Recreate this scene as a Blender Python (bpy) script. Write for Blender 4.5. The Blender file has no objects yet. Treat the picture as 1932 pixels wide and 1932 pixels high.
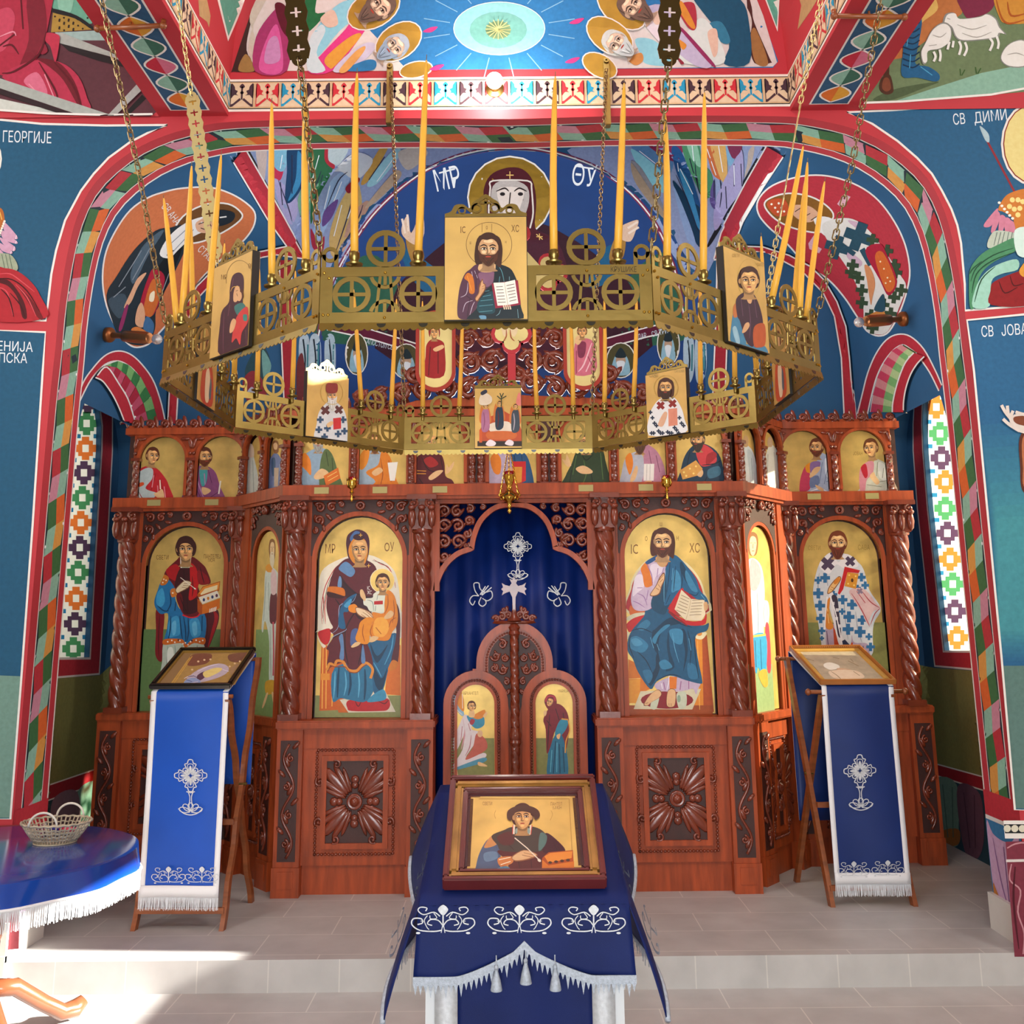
import bpy, bmesh, math, random
import numpy as np
from mathutils import Vector, Matrix
from mathutils.bvhtree import BVHTree
from mathutils.geometry import tessellate_polygon
R = random.Random(7)
PI = math.pi
C = bpy.context.scene.collection
# ---------------------------------------------------------------- camera (a 26 mm phone frame, cropped to a square)
F = 1933.0; CX = 966.0; CY = 744.0; TH = math.radians(12.1); RO = .0095
EYE = Vector((0, 0, 1.7))
CM = Matrix.Rotation(PI/2+TH, 3, 'X') @ Matrix.Rotation(-RO, 3, 'Z')
cam = bpy.data.cameras.new('camera'); camo = bpy.data.objects.new('camera', cam); C.objects.link(camo)
cam.sensor_width = 36; cam.lens = 36*F/1932; cam.shift_y = -(966-CY)/1932; cam.clip_start = .05
camo.matrix_world = Matrix.Translation(EYE) @ CM.to_4x4()
bpy.context.scene.camera = camo
def ray(x, y): return CM @ Vector(((x-CX)/F, -(y-CY)/F, -1))
def PY(x, y, Y): d = ray(x, y); return EYE + d*(Y/d.y)
def PZ(x, y, z): d = ray(x, y); return EYE + d*((z-EYE.z)/d.z)
def PX(x, y, X): d = ray(x, y); return EYE + d*(X/d.x)
# ---------------------------------------------------------------- materials
def lin(h):
    h = h.lstrip('#')
    return tuple((lambda c: c/12.92 if c <= .04045 else ((c+.055)/1.055)**2.4)(int(h[i:i+2], 16)/255) for i in (0, 2, 4)) + (1,)
MC = {}
def mat(name, col='ffffff', rough=.5, metal=0, bump=0, bscale=200, var=0, vscale=8, spec=.5, coat=0, sheen=0, stretch=None, emit=0, trans=0):
    if name in MC: return MC[name]
    m = bpy.data.materials.new(name); m.use_nodes = True; nt = m.node_tree; b = nt.nodes['Principled BSDF']
    b.inputs['Base Color'].default_value = lin(col); b.inputs['Roughness'].default_value = rough; b.inputs['Metallic'].default_value = metal
    b.inputs['Specular IOR Level'].default_value = spec; b.inputs['Coat Weight'].default_value = coat; b.inputs['Coat Roughness'].default_value = .12
    b.inputs['Sheen Weight'].default_value = sheen; b.inputs['Transmission Weight'].default_value = trans
    if emit: b.inputs['Emission Color'].default_value = lin(col); b.inputs['Emission Strength'].default_value = emit
    tc = nt.nodes.new('ShaderNodeTexCoord'); mp = nt.nodes.new('ShaderNodeMapping'); nt.links.new(tc.outputs['Object'], mp.inputs[0])
    if stretch: mp.inputs['Scale'].default_value = stretch
    if var:
        n = nt.nodes.new('ShaderNodeTexNoise'); n.inputs['Scale'].default_value = vscale; n.inputs['Detail'].default_value = 6
        nt.links.new(mp.outputs[0], n.inputs[0])
        r = nt.nodes.new('ShaderNodeValToRGB'); c = lin(col)
        r.color_ramp.elements[0].position = .3; r.color_ramp.elements[1].position = .7
        r.color_ramp.elements[0].color = tuple(max(0, v*(1-var)) for v in c[:3]) + (1,)
        r.color_ramp.elements[1].color = tuple(min(1, v*(1+var)) for v in c[:3]) + (1,)
        nt.links.new(n.outputs[0], r.inputs[0]); nt.links.new(r.outputs[0], b.inputs['Base Color'])
    if bump:
        n = nt.nodes.new('ShaderNodeTexNoise'); n.inputs['Scale'].default_value = bscale; n.inputs['Detail'].default_value = 3
        nt.links.new(mp.outputs[0], n.inputs[0])
        bp = nt.nodes.new('ShaderNodeBump'); bp.inputs['Strength'].default_value = bump; bp.inputs['Distance'].default_value = .003
        nt.links.new(n.outputs[0], bp.inputs['Height']); nt.links.new(bp.outputs[0], b.inputs['Normal'])
    MC[name] = m; return m
WOOD = mat('stained_wood', '9c421c', .42, 0, .15, 60, .3, 5, .35, .08, stretch=(6, 6, .7))
WOODD = mat('dark_carved_wood', '742f1a', .3, 0, .2, 80, .25, 9, .55, .35)
WOODX = mat('deep_wood_ground', '3c1810', .5, 0, .2, 90, .2, 9)
OAK = mat('stand_wood', '8a4a24', .4, 0, .15, 60, .25, 6, .5, .2, stretch=(1, 1, 6))
BRASS = mat('brass', '8f7a45', .36, 1, .1, 60, .18, 7)
BRASSP = mat('polished_brass', 'dcb24c', .16, 1)
STEEL = mat('steel_chain', '8d7c58', .3, 1)
WAX = mat('beeswax', 'e2a83a', .45, 0, 0, 1, .06, 20, .4)
CLOTH = mat('blue_satin', '082868', .45, 0, .12, 500, .08, 6, .4)
VELVET = mat('blue_velvet', '051a54', .62, 0, .2, 700, .12, 7, .25)
CURT = mat('blue_curtain', '04246c', .5, 0, .1, 400, .08, 5, .3)
SILVER = mat('silver_thread', 'c9ccd0', .45, .35, .4, 600, .12, 90)
WHITE = mat('white_ribbon', 'e8e8ea', .6, 0, .2, 500)
LACE = mat('white_fringe', 'dfe3e8', .7, 0, .3, 400, .08, 60)
BLUEW = mat('blue_plaster', '20547c', .75, 0, .12, 40, .1, 2.5)
REDW = mat('red_plaster', 'b8303a', .7, 0, .1, 40, .06, 3)
CREAM = mat('cream_plaster', 'd8cba8', .8, 0, .1, 40)
OLIVE = mat('olive_plaster', '8a8a52', .8, 0, .12, 40, .1, 3)
TILE = None
BLACKM = mat('black_lacquer', '15130f', .25, 0, 0, 1, 0, 1, .5, .4)
GLASSR = mat('red_glass', 'c01020', .1, 0, 0, 1, 0, 1, .5, 0, 0, None, 0, .6)
STONEW = mat('white_stone', 'd9d6cf', .5, 0, .1, 60, .05, 6)
# painted colours (icons and murals): the colour of each brush stroke is stored on its own polygon
def paintmat(name, rough, spec=.4, coat=0):
    m = bpy.data.materials.new(name); m.use_nodes = True; nt = m.node_tree; b = nt.nodes['Principled BSDF']
    a = nt.nodes.new('ShaderNodeAttribute'); a.attribute_name = 'pc'
    tc = nt.nodes.new('ShaderNodeTexCoord'); n = nt.nodes.new('ShaderNodeTexNoise'); n.inputs['Scale'].default_value = 45; n.inputs['Detail'].default_value = 5
    nt.links.new(tc.outputs['Object'], n.inputs[0])
    mx = nt.nodes.new('ShaderNodeMix'); mx.data_type = 'RGBA'; mx.blend_type = 'OVERLAY'; mx.inputs[0].default_value = .22
    nt.links.new(a.outputs['Color'], mx.inputs[6]); nt.links.new(n.outputs[0], mx.inputs[7]); nt.links.new(mx.outputs[2], b.inputs['Base Color'])
    b.inputs['Roughness'].default_value = rough; b.inputs['Specular IOR Level'].default_value = spec; b.inputs['Coat Weight'].default_value = coat
    return m
PAINT = paintmat('egg_tempera', .42); FRESCO = paintmat('wall_fresco', .7, .3)
GOLD = mat('gold_leaf', 'd4b262', .38, .35, .12, 25, .2, 9)
GOLDW = mat('painted_gold', 'a8842c', .5, .5, .1, 30, .15, 12)
# ---------------------------------------------------------------- object helpers
def tag(o, label=None, cat=None, group=None, kind=None):
    for k, v in (('label', label), ('category', cat), ('group', group), ('kind', kind)):
        if v: o[k] = v
    return o
def thing(name, label, cat, loc, group=None):
    o = bpy.data.objects.new(name, None); o.empty_display_size = .05; C.objects.link(o); o.location = loc
    return tag(o, label, cat, group)
def worldloc(o):
    v = Vector(o.location)
    while o.parent: o = o.parent; v = v+Vector(o.location)
    return v
def adopt(o, parent):
    if parent: o.parent = parent; o.location = Vector(o.location)-worldloc(parent)
    return o
def mk(name, bm, mats, parent=None, smooth=False, label=None, merge=False):
    me = bpy.data.meshes.new(name)
    if merge: bmesh.ops.remove_doubles(bm, verts=bm.verts, dist=1e-5)
    bmesh.ops.recalc_face_normals(bm, faces=bm.faces)
    bm.to_mesh(me); bm.free()
    for m in (mats if isinstance(mats, (list, tuple)) else [mats]): me.materials.append(m)
    if smooth:
        me.polygons.foreach_set('use_smooth', [True]*len(me.polygons))
        if smooth != 1: me.set_sharp_from_angle(angle=math.radians(smooth))
    o = bpy.data.objects.new(name, me); C.objects.link(o); adopt(o, parent)
    if label: o['label'] = label
    return o
def raw(name, vs, fs, mats, parent=None, smooth=False):
    me = bpy.data.meshes.new(name); me.from_pydata([tuple(v) for v in vs], [], fs); me.update()
    for m in (mats if isinstance(mats, (list, tuple)) else [mats]): me.materials.append(m)
    if smooth: me.polygons.foreach_set('use_smooth', [True]*len(me.polygons))
    o = bpy.data.objects.new(name, me); C.objects.link(o); adopt(o, parent); return o
BM = bmesh.new
def box(bm, a, b, M=None, mi=0, bev=0):
    x0, y0, z0 = [min(p, q) for p, q in zip(a, b)]; x1, y1, z1 = [max(p, q) for p, q in zip(a, b)]
    if bev:
        t = BM(); box(t, a, b); bmesh.ops.bevel(t, geom=t.edges[:], offset=bev, segments=2, affect='EDGES')
        mp = {v: bm.verts.new(M @ v.co if M else v.co) for v in t.verts}
        for f in t.faces:
            n = bm.faces.new([mp[v] for v in f.verts]); n.material_index = mi
        t.free(); return
    vs = [bm.verts.new(M @ Vector(p) if M else p) for p in ((x0, y0, z0), (x1, y0, z0), (x1, y1, z0), (x0, y1, z0), (x0, y0, z1), (x1, y0, z1), (x1, y1, z1), (x0, y1, z1))]
    for f in ((0, 3, 2, 1), (4, 5, 6, 7), (0, 1, 5, 4), (1, 2, 6, 5), (2, 3, 7, 6), (3, 0, 4, 7)):
        n = bm.faces.new([vs[i] for i in f]); n.material_index = mi
def prism(bm, pts, t, M=None, mi=0):
    """2D outline (x,y) extruded 0..t in z, through M"""
    n = len(pts); f = lambda x, y, z: (M @ Vector((x, y, z)) if M else Vector((x, y, z)))
    a = [bm.verts.new(f(p[0], p[1], 0)) for p in pts]; b = [bm.verts.new(f(p[0], p[1], t)) for p in pts]
    for tri in tessellate_polygon([[Vector((p[0], p[1], 0)) for p in pts]]):
        for L in (a, b):
            try: bm.faces.new([L[i] for i in tri]).material_index = mi
            except ValueError: pass
    for i in range(n): bm.faces.new([a[i], a[(i+1) % n], b[(i+1) % n], b[i]]).material_index = mi
def strip2(bm, A, B, t, M=None, mi=0, closed=False):
    """plate between two equally long 2D polylines A and B, thickness t"""
    f = lambda p, z: bm.verts.new(M @ Vector((p[0], p[1], z)) if M else Vector((p[0], p[1], z)))
    q = [(f(a, 0), f(b, 0), f(b, t), f(a, t)) for a, b in zip(A, B)]
    n = len(q)
    for i in range(n if closed else n-1):
        u, v = q[i], q[(i+1) % n]
        for k in range(4): bm.faces.new([u[k], v[k], v[(k+1) % 4], u[(k+1) % 4]]).material_index = mi
    if not closed:
        for e in (q[0], q[-1]): bm.faces.new(e).material_index = mi
def arcp(cx, cy, r, a0, a1, n, ry=None):
    ry = r if ry is None else ry
    return [(cx+r*math.cos(a0+(a1-a0)*i/n), cy+ry*math.sin(a0+(a1-a0)*i/n)) for i in range(n+1)]
def ring(bm, cx, cy, r0, r1, t, M=None, a0=0, a1=2*PI, n=20, mi=0):
    cl = abs(a1-a0-2*PI) < 1e-4
    A = arcp(cx, cy, r0, a0, a1, n); B = arcp(cx, cy, r1, a0, a1, n)
    if cl: A.pop(); B.pop()
    strip2(bm, A, B, t, M, mi, cl)
def bar(bm, p, q, w, t, M=None, mi=0):
    d = Vector((q[0]-p[0], q[1]-p[1])); n = Vector((-d.y, d.x)).normalized()*w/2
    strip2(bm, [(p[0]+n.x, p[1]+n.y), (q[0]+n.x, q[1]+n.y)], [(p[0]-n.x, p[1]-n.y), (q[0]-n.x, q[1]-n.y)], t, M, mi)
def tube(bm, pts, r, n=8, mi=0, closed=False, caps=True):
    """sweep a circle along 3D points; r number or list"""
    pts = [Vector(p) for p in pts]; N = len(pts); rs = r if isinstance(r, (list, tuple)) else [r]*N
    up = None; rows = []
    for i, p in enumerate(pts):
        a = pts[(i-1) % N] if (i or closed) else p; b = pts[(i+1) % N] if (i < N-1 or closed) else p
        t = (b-a)
        t = t.normalized() if t.length > 1e-9 else Vector((0, 0, 1))
        if up is None: up = Vector((0, 0, 1)) if abs(t.z) < .9 else Vector((0, 1, 0))
        s = t.cross(up)
        s = s.normalized() if s.length > 1e-6 else Vector((1, 0, 0))
        up = s.cross(t)
        rows.append([bm.verts.new(p+(s*math.cos(2*PI*k/n)+up*math.sin(2*PI*k/n))*rs[i]) for k in range(n)])
    for i in range(N if closed else N-1):
        u, v = rows[i], rows[(i+1) % N]
        for k in range(n): bm.faces.new([u[k], u[(k+1) % n], v[(k+1) % n], v[k]]).material_index = mi
    if caps and not closed:
        for e in (rows[0], rows[-1]): bm.faces.new(e).material_index = mi
def lathe(bm, c, prof, n=16, mi=0, axis=None):
    """prof: list of (r,h) from c along axis"""
    c = Vector(c); ax = (axis or Vector((0, 0, 1))).normalized()
    s = ax.cross(Vector((1, 0, 0)) if abs(ax.x) < .8 else Vector((0, 1, 0))).normalized(); u = s.cross(ax)
    rows = [[bm.verts.new(c+ax*h+(s*math.cos(2*PI*k/n)+u*math.sin(2*PI*k/n))*max(r, 1e-4)) for k in range(n)] for r, h in prof]
    for a, b in zip(rows, rows[1:]):
        for k in range(n): bm.faces.new([a[k], a[(k+1) % n], b[(k+1) % n], b[k]]).material_index = mi
    for e in (rows[0], rows[-1]): bm.faces.new(e).material_index = mi
def blob(bm, c, rx, ry, rz, M=None, mi=0, u=8, v=6):
    m = (M or Matrix.Identity(4)) @ Matrix.Translation(c) @ Matrix.Diagonal((rx, ry, rz, 1))
    r = bmesh.ops.create_uvsphere(bm, u_segments=u, v_segments=v, radius=1, matrix=m)
    for x in r['verts']:
        for f in x.link_faces: f.material_index = mi
def frame_mat(o, xdir, ydir):
    """4x4 with columns x, y, x×y at o"""
    x = Vector(xdir).normalized(); y = Vector(ydir).normalized(); z = x.cross(y).normalized()
    m = Matrix((x, y, z)).transposed().to_4x4(); m.translation = Vector(o); return m
# ---------------------------------------------------------------- painting engine
def spl(p, closed=True, n=5):
    N = len(p); o = []
    if N < 3: return p
    for i in range(N if closed else N-1):
        g = (lambda k: p[k % N]) if closed else (lambda k: p[max(0, min(N-1, k))])
        a, b, c, d = g(i-1), g(i), g(i+1), g(i+2)
        for k in range(n):
            t = k/n; t2 = t*t; t3 = t2*t
            o.append(tuple(.5*(2*b[j]+(c[j]-a[j])*t+(2*a[j]-5*b[j]+4*c[j]-d[j])*t2+(3*b[j]-a[j]-3*c[j]+d[j])*t3) for j in (0, 1)))
    if not closed: o.append(p[-1])
    return o
def pp(s): return [tuple(float(v) for v in q.split(',')) for q in s.split()] if isinstance(s, str) else [(float(a), float(b)) for a, b in s]
class Art:
    """flat brush-work on a real surface: each polygon lies a hair above the ones it covers"""
    def __init__(s, hit, xf=(0, 0, 1), eps=.0002, fine=None):
        s.hit = hit; s.ox, s.oy, s.k = xf; s.eps = eps; s.fine = fine; s.V = []; s.Fc = []; s.col = []; s.mi = []; s.bb = []; s.pre = None; s.grid = None; s.fix = 0; s.lift = 0; s.sx = 1
    def _add(s, pts2, tris, col, gold):
        if s.fix: L = s.fix
        else:
            if s.grid is None:
                s.uv = getattr(s.hit, 'uv', False); s.cell = .004 if s.uv else 2.0; s.g0 = (-6.5, -6.5) if s.uv else (-900., -900.); s.grid = np.zeros((3300, 3300) if s.uv else (1900, 1900), np.int16)
            G = s.grid; kx = s.k*s.sx
            P2 = np.array([((s.ox+p[0]*kx-s.g0[0])/s.cell, (s.oy+p[1]*s.k-s.g0[1])/s.cell) for p in pts2]); P2 = np.clip(P2, 0, G.shape[0]-2)
            cells = []
            for t in tris:
                a, b_, c = P2[t[0]], P2[t[1]], P2[t[2]]; x0, y0 = np.minimum(np.minimum(a, b_), c).astype(int); x1, y1 = np.maximum(np.maximum(a, b_), c).astype(int)
                if x1-x0 < 3 or y1-y0 < 3: cells.append((slice(y0, y1+1), slice(x0, x1+1), None)); continue
                X = np.arange(x0, x1+1)[None, :]+.5; Y = np.arange(y0, y1+1)[:, None]+.5
                e = [((q[0]-p[0])*(Y-p[1])-(q[1]-p[1])*(X-p[0]))/(math.dist(p, q)+1e-9) for p, q in ((a, b_), (b_, c), (c, a))]
                sg = 1 if (b_[0]-a[0])*(c[1]-a[1])-(b_[1]-a[1])*(c[0]-a[0]) > 0 else -1
                cells.append((slice(y0, y1+1), slice(x0, x1+1), (e[0]*sg > -.75) & (e[1]*sg > -.75) & (e[2]*sg > -.75)))
            L = 0
            for ys, xs, m in cells:
                w_ = G[ys, xs] if m is None else G[ys, xs][m]
                if w_.size: L = max(L, int(w_.max()))
            L += 1
            for ys, xs, m in cells:
                if m is None: G[ys, xs] = L
                else: G[ys, xs][m] = L
        if s.fine:
            pts2 = list(pts2); todo = [tuple(t) for t in tris]; tris = []; cache = {}
            while todo:
                t = todo.pop(); e = [(math.dist(pts2[t[i]], pts2[t[(i+1) % 3]]), i) for i in range(3)]; m, i = max(e)
                if m*s.k < s.fine: tris.append(t); continue
                a, b, c = t[i], t[(i+1) % 3], t[(i+2) % 3]; key = (min(a, b), max(a, b))
                if key not in cache:
                    pts2.append(((pts2[a][0]+pts2[b][0])/2, (pts2[a][1]+pts2[b][1])/2)); cache[key] = len(pts2)-1
                j = cache[key]; todo += [(a, j, c), (j, b, c)]
        o = len(s.V); ok = {}
        for i, p in enumerate(pts2):
            h = s.hit(s.ox+p[0]*s.k*s.sx, s.oy+p[1]*s.k)
            if h is None: s.V.append(Vector((0, 0, -50))); ok[i] = 0
            else: s.V.append(h[0]+h[1]*(L*s.eps+s.lift)); ok[i] = 1
        c = lin(col) if isinstance(col, str) else col
        s.col += [c]*len(pts2)
        for t in tris:
            if all(ok[i] for i in t): s.Fc.append(tuple(o+i for i in t)); s.mi.append(1 if gold else 0)
    def p(s, col, pts, sm=1, gold=0):
        pts = pp(pts)
        if sm: pts = spl(pts, True, 4 if len(pts) > 5 else 6)
        if s.pre: pts = [s.pre(q) for q in pts]
        s._add(pts, tessellate_polygon([[Vector((a, b, 0)) for a, b in pts]]), col, gold); return s
    def e(s, col, cx, cy, rx, ry=None, rot=0, gold=0, n=20):
        ry = ry or rx; c, d = math.cos(rot), math.sin(rot)
        return s.p(col, [(cx+rx*math.cos(2*PI*i/n)*c-ry*math.sin(2*PI*i/n)*d, cy+rx*math.cos(2*PI*i/n)*d+ry*math.sin(2*PI*i/n)*c) for i in range(n)], 0, gold)
    def l(s, col, w, pts, taper=0, sm=1, closed=False):
        pts = pp(pts)
        if sm and len(pts) > 2: pts = spl(pts, closed, 4)
        if s.pre: o_, a_, b_ = s.pre((0, 0)), s.pre((1, 0)), s.pre((0, 1)); w *= math.sqrt(math.dist(o_, a_)*math.dist(o_, b_)); pts = [s.pre(q) for q in pts]
        N = len(pts); A = []; B = []
        for i, q in enumerate(pts):
            a = pts[i-1] if (i or closed) else q; b = pts[(i+1) % N] if (i < N-1 or closed) else q
            dx, dy = b[0]-a[0], b[1]-a[1]; L = math.hypot(dx, dy) or 1
            ww = w/2*((1-taper)+taper*math.sin(PI*min(1, (i+.4)/(N-.2)))) if taper else w/2
            A.append((q[0]-dy/L*ww, q[1]+dx/L*ww)); B.append((q[0]+dy/L*ww, q[1]-dx/L*ww))
        tr = []
        for i in range(N if closed else N-1):
            j = (i+1) % N; tr += [(i, j, N+j), (i, N+j, N+i)]
        s._add(A+B, tr, col, 0); return s
    def m(s, col, w, lines, taper=.7):
        for q in lines.split('|'): s.l(col, w, q.strip(), taper)
        return s
    def rect(s, col, x0, y0, x1, y1, gold=0): return s.p(col, [(x0, y0), (x1, y0), (x1, y1), (x0, y1)], 0, gold)
    def text(s, col, txt, x, y, h, sx=.75, rot=0):
        cu = bpy.data.curves.new('t', 'FONT'); cu.body = txt; cu.resolution_u = 2; o = bpy.data.objects.new('t', cu); C.objects.link(o)
        dg = bpy.context.evaluated_depsgraph_get(); me = o.evaluated_get(dg).to_mesh(); me.calc_loop_triangles()
        k = h/.7; c, d = math.cos(rot), math.sin(rot)
        pts = [(x+v.co.x*k*sx*c+v.co.y*k*d, y+v.co.x*k*sx*d-v.co.y*k*c) for v in me.vertices]; tr = [tuple(t.vertices) for t in me.loop_triangles]
        bpy.data.objects.remove(o); bpy.data.curves.remove(cu)
        if pts: s._add(pts, tr, col, 0)
        return s
    def done(s, name, parent=None, m=None, g=None):
        s.grid = None; o = raw(name, s.V, s.Fc, [m or PAINT, g or GOLD], parent); me = o.data
        a = me.color_attributes.new('pc', 'FLOAT_COLOR', 'POINT'); a.data.foreach_set('color', [v for c in s.col for v in c])
        me.polygons.foreach_set('material_index', s.mi); return o
def on_plane(o, n):
    o = Vector(o); n = Vector(n).normalized()
    if n.dot(EYE-o) < 0: n = -n
    def hit(x, y):
        d = ray(x, y); k = d.dot(n)
        if abs(k) < 1e-9: return None
        return EYE+d*((o-EYE).dot(n)/k), n
    return hit
def on_mesh(ob, far=30):
    me = ob.data; W = worldloc(ob)
    b = BVHTree.FromPolygons([v.co+W for v in me.vertices], [tuple(p.vertices) for p in me.polygons])
    def hit(x, y):
        d = ray(x, y).normalized(); h = b.ray_cast(EYE, d, far)
        if h[0] is None: return None
        n = h[1] if h[1].dot(d) < 0 else -h[1]
        return h[0], n
    return hit
def on_any(*hs):
    def hit(x, y):
        r = [q for q in (h(x, y) for h in hs) if q]
        return min(r, key=lambda q: (q[0]-EYE).length) if r else None
    return hit
def on_uv(M):
    """drawing coordinates are metres in the x,y plane of M"""
    n = (M.to_3x3() @ Vector((0, 0, 1))).normalized()
    def hit(x, y): return M @ Vector((x, y, 0)), n
    hit.uv = True
    return hit
# ---- figures
def head(A, cx, cy, h, hair='4a2416', style='short', beard=None, bcol=None, skin='d8a468', rot=0, turn=0, neck=1, halo=None, hl=None):
    """icon head: h = chin to crown; style short|long|veil|bald|none"""
    bcol = bcol or hair; c, d = math.cos(rot), math.sin(rot)
    old = A.pre
    A.pre = lambda q: (cx+(q[0]*c-q[1]*d)*h, cy+(q[0]*d+q[1]*c)*h)
    def dk(col, f): return ''.join('%02x' % max(0, min(255, int(int(col[i:i+2], 16)*f))) for i in (0, 2, 4))
    if halo:
        A.e('f2ead0', 0, -.05, .84*halo); A.e('c9a545', 0, -.05, .8*halo, gold=1)
    if style == 'long': A.p(hair, '-.3,-.45 .3,-.45 .47,-.1 .46,.35 .4,.62 .2,.5 -.2,.5 -.42,.5 -.46,.1')
    elif style != 'bald' and style != 'none': A.p(hair, '-.28,-.46 0,-.54 .28,-.46 .44,-.1 .4,.2 .25,.32 -.25,.32 -.4,.2 -.44,-.1')
    if neck: A.p(dk(skin, .8), '-.19,.2 .19,.2 .2,.62 .3,.75 -.3,.75 -.2,.62'); A.p(dk(skin, .62), '-.18,.38 .18,.38 .12,.56 -.15,.54')
    if style in ('short', 'bald'): A.e(dk(skin, .85), -.35, .03, .06, .1); A.e(dk(skin, .85), .35, .03, .06, .1)
    A.p(skin, '-.2,-.4 .2,-.4 .33,-.15 .32,.12 .22,.36 .06,.48 -.06,.48 -.22,.36 -.32,.12 -.33,-.15')
    t = turn*.12
    A.p(dk(skin, .74), [(-.33, -.2), (-.26, -.05), (-.24, .15), (-.12, .36), (-.02, .47), (-.2, .38), (-.31, .14)] if turn >= 0 else [(.33, -.2), (.26, -.05), (.24, .15), (.12, .36), (.02, .47), (.2, .38), (.31, .14)])
    L = hl or dk(skin, 1.18)
    A.e(L, t, -.26, .16, .06); A.e(L, -.15+t, .1, .07, .06); A.e(L, .17+t, .1, .07, .06); A.e(L, t, .36, .07, .05)
    if style in ('short', 'long'): A.p(hair, '-.34,-.1 -.33,-.36 -.12,-.54 .14,-.54 .34,-.36 .35,-.1 .27,-.24 .12,-.34 -.04,-.3 -.2,-.32 -.29,-.2')
    for sx in (-.15+t, .15+t):
        A.l(dk(hair, .7) if style != 'bald' else '4a3a2a', .045, [(sx-.12, -.09), (sx, -.14), (sx+.11, -.09)], .5)
        A.e(dk(skin, .6), sx, -.01, .1, .055); A.e('f3e6cf', sx, -.01, .085, .035); A.e('20100c', sx+.01, -.01, .036, .036)
        A.l('3a1c10', .022, [(sx-.1, 0), (sx, -.05), (sx+.1, 0)])
    A.l(dk(skin, .55), .03, [(t-.06, -.1), (t-.02, .08), (t-.05, .17), (t+.05, .17)]); A.l(L, .035, [(t+.02, -.08), (t+.03, .12)])
    if beard:
        k = {'short': .58, 'mid': .75, 'long': 1.1}[beard]
        A.p(bcol, [(-.33, .05), (-.24, .17), (-.1, .2), (.1, .2), (.24, .17), (.33, .05), (.3, .36), (.16, k-.1), (.05, k), (-.05, k), (-.16, k-.1), (-.3, .36)])
        A.m(dk(bcol, .7), .03, f'-.2,.3 -.1,{k-.2} 0,{k-.04}|.2,.3 .1,{k-.2} .02,{k-.05}|0,.4 0,{k-.1}'); A.l(dk(bcol, 1.25), .02, [(-.12, .34), (-.05, k-.15)])
    A.l('a23c2c', .05, [(t-.09, .27), (t, .265), (t+.09, .27)], .6)
    A.pre = old
def hand(A, x, y, s, rot=0, flip=1, skin='dcae78', pose='bless'):
    c, d = math.cos(rot), math.sin(rot); old = A.pre
    A.pre = lambda q: (x+(q[0]*flip*c-q[1]*d)*s, y+(q[0]*flip*d+q[1]*c)*s)
    A.p('7a4a28', '-.24,.32 -.25,-.12 .02,-.3 .25,-.14 .24,.34'); A.p(skin, '-.2,.34 -.21,-.12 .02,-.26 .21,-.12 .2,.36')
    fs = {'bless': ((-.16, -.14, -.2, -.72), (-.03, -.2, -.03, -.86), (.09, -.16, .02, -.48), (.18, -.1, .26, -.5)),
          'open': ((-.17, -.14, -.36, -.66), (-.06, -.2, -.12, -.84), (.06, -.2, .1, -.84), (.17, -.12, .3, -.66)),
          'hold': ((-.16, -.12, -.2, -.42), (-.05, -.18, -.02, -.5), (.06, -.18, .14, -.46), (.15, -.1, .28, -.34))}[pose]
    for a, b, e, f in fs:
        A.l('7a4a28', .15, [(a, b), ((a+e)/2+.01, (b+f)/2), (e, f)]); A.l(skin, .105, [(a, b+.06), ((a+e)/2+.01, (b+f)/2), (e, f+.02)])
    A.l('7a4a28', .16, [(-.18, .1), (-.34, -.08), (-.36, -.3)]); A.l(skin, .11, [(-.16, .12), (-.34, -.08), (-.355, -.28)])
    A.pre = old
# ================================================================ the setting
def struct(o): o['kind'] = 'structure'; return o
def poly_ext(pts):
    return pts
# floor: grey ceramic tiles
def tilemat(name, c, g, sx, sy):
    m = bpy.data.materials.new(name); m.use_nodes = True; nt = m.node_tree; b = nt.nodes['Principled BSDF']
    tc = nt.nodes.new('ShaderNodeTexCoord'); br = nt.nodes.new('ShaderNodeTexBrick'); nt.links.new(tc.outputs['Object'], br.inputs[0])
    br.offset = .5; br.inputs['Color1'].default_value = lin(c); br.inputs['Color2'].default_value = lin(c); br.inputs['Mortar'].default_value = lin(g)
    br.inputs['Scale'].default_value = 1; br.inputs['Brick Width'].default_value = sx; br.inputs['Row Height'].default_value = sy; br.inputs['Mortar Size'].default_value = .003
    n = nt.nodes.new('ShaderNodeTexNoise'); n.inputs['Scale'].default_value = 5; n.inputs['Detail'].default_value = 8; nt.links.new(tc.outputs['Object'], n.inputs[0])
    mx = nt.nodes.new('ShaderNodeMix'); mx.data_type = 'RGBA'; mx.blend_type = 'OVERLAY'; mx.inputs[0].default_value = .25
    nt.links.new(br.outputs[0], mx.inputs[6]); nt.links.new(n.outputs[0], mx.inputs[7]); nt.links.new(mx.outputs[2], b.inputs['Base Color'])
    b.inputs['Roughness'].default_value = .42; return m
TILE = tilemat('floor_tile', 'b9b7b6', 'd6d3ce', .62, .31)
TILER = tilemat('riser_tile', 'bab8b6', 'cdcac5', .33, .6)
b = BM(); box(b, (-5, -2.5, -.06), (5, 5.2, 0)); struct(mk('floor', b, TILE))
b = BM(); box(b, (-5, 5.2, -.06), (5, 8.6, .14), mi=0)
for f in b.faces:
    if f.normal.y < -.5 or f.calc_center_median().y < 5.201: f.material_index = 1
o = struct(mk('floor_platform', b, [TILE, TILER]))
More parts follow.
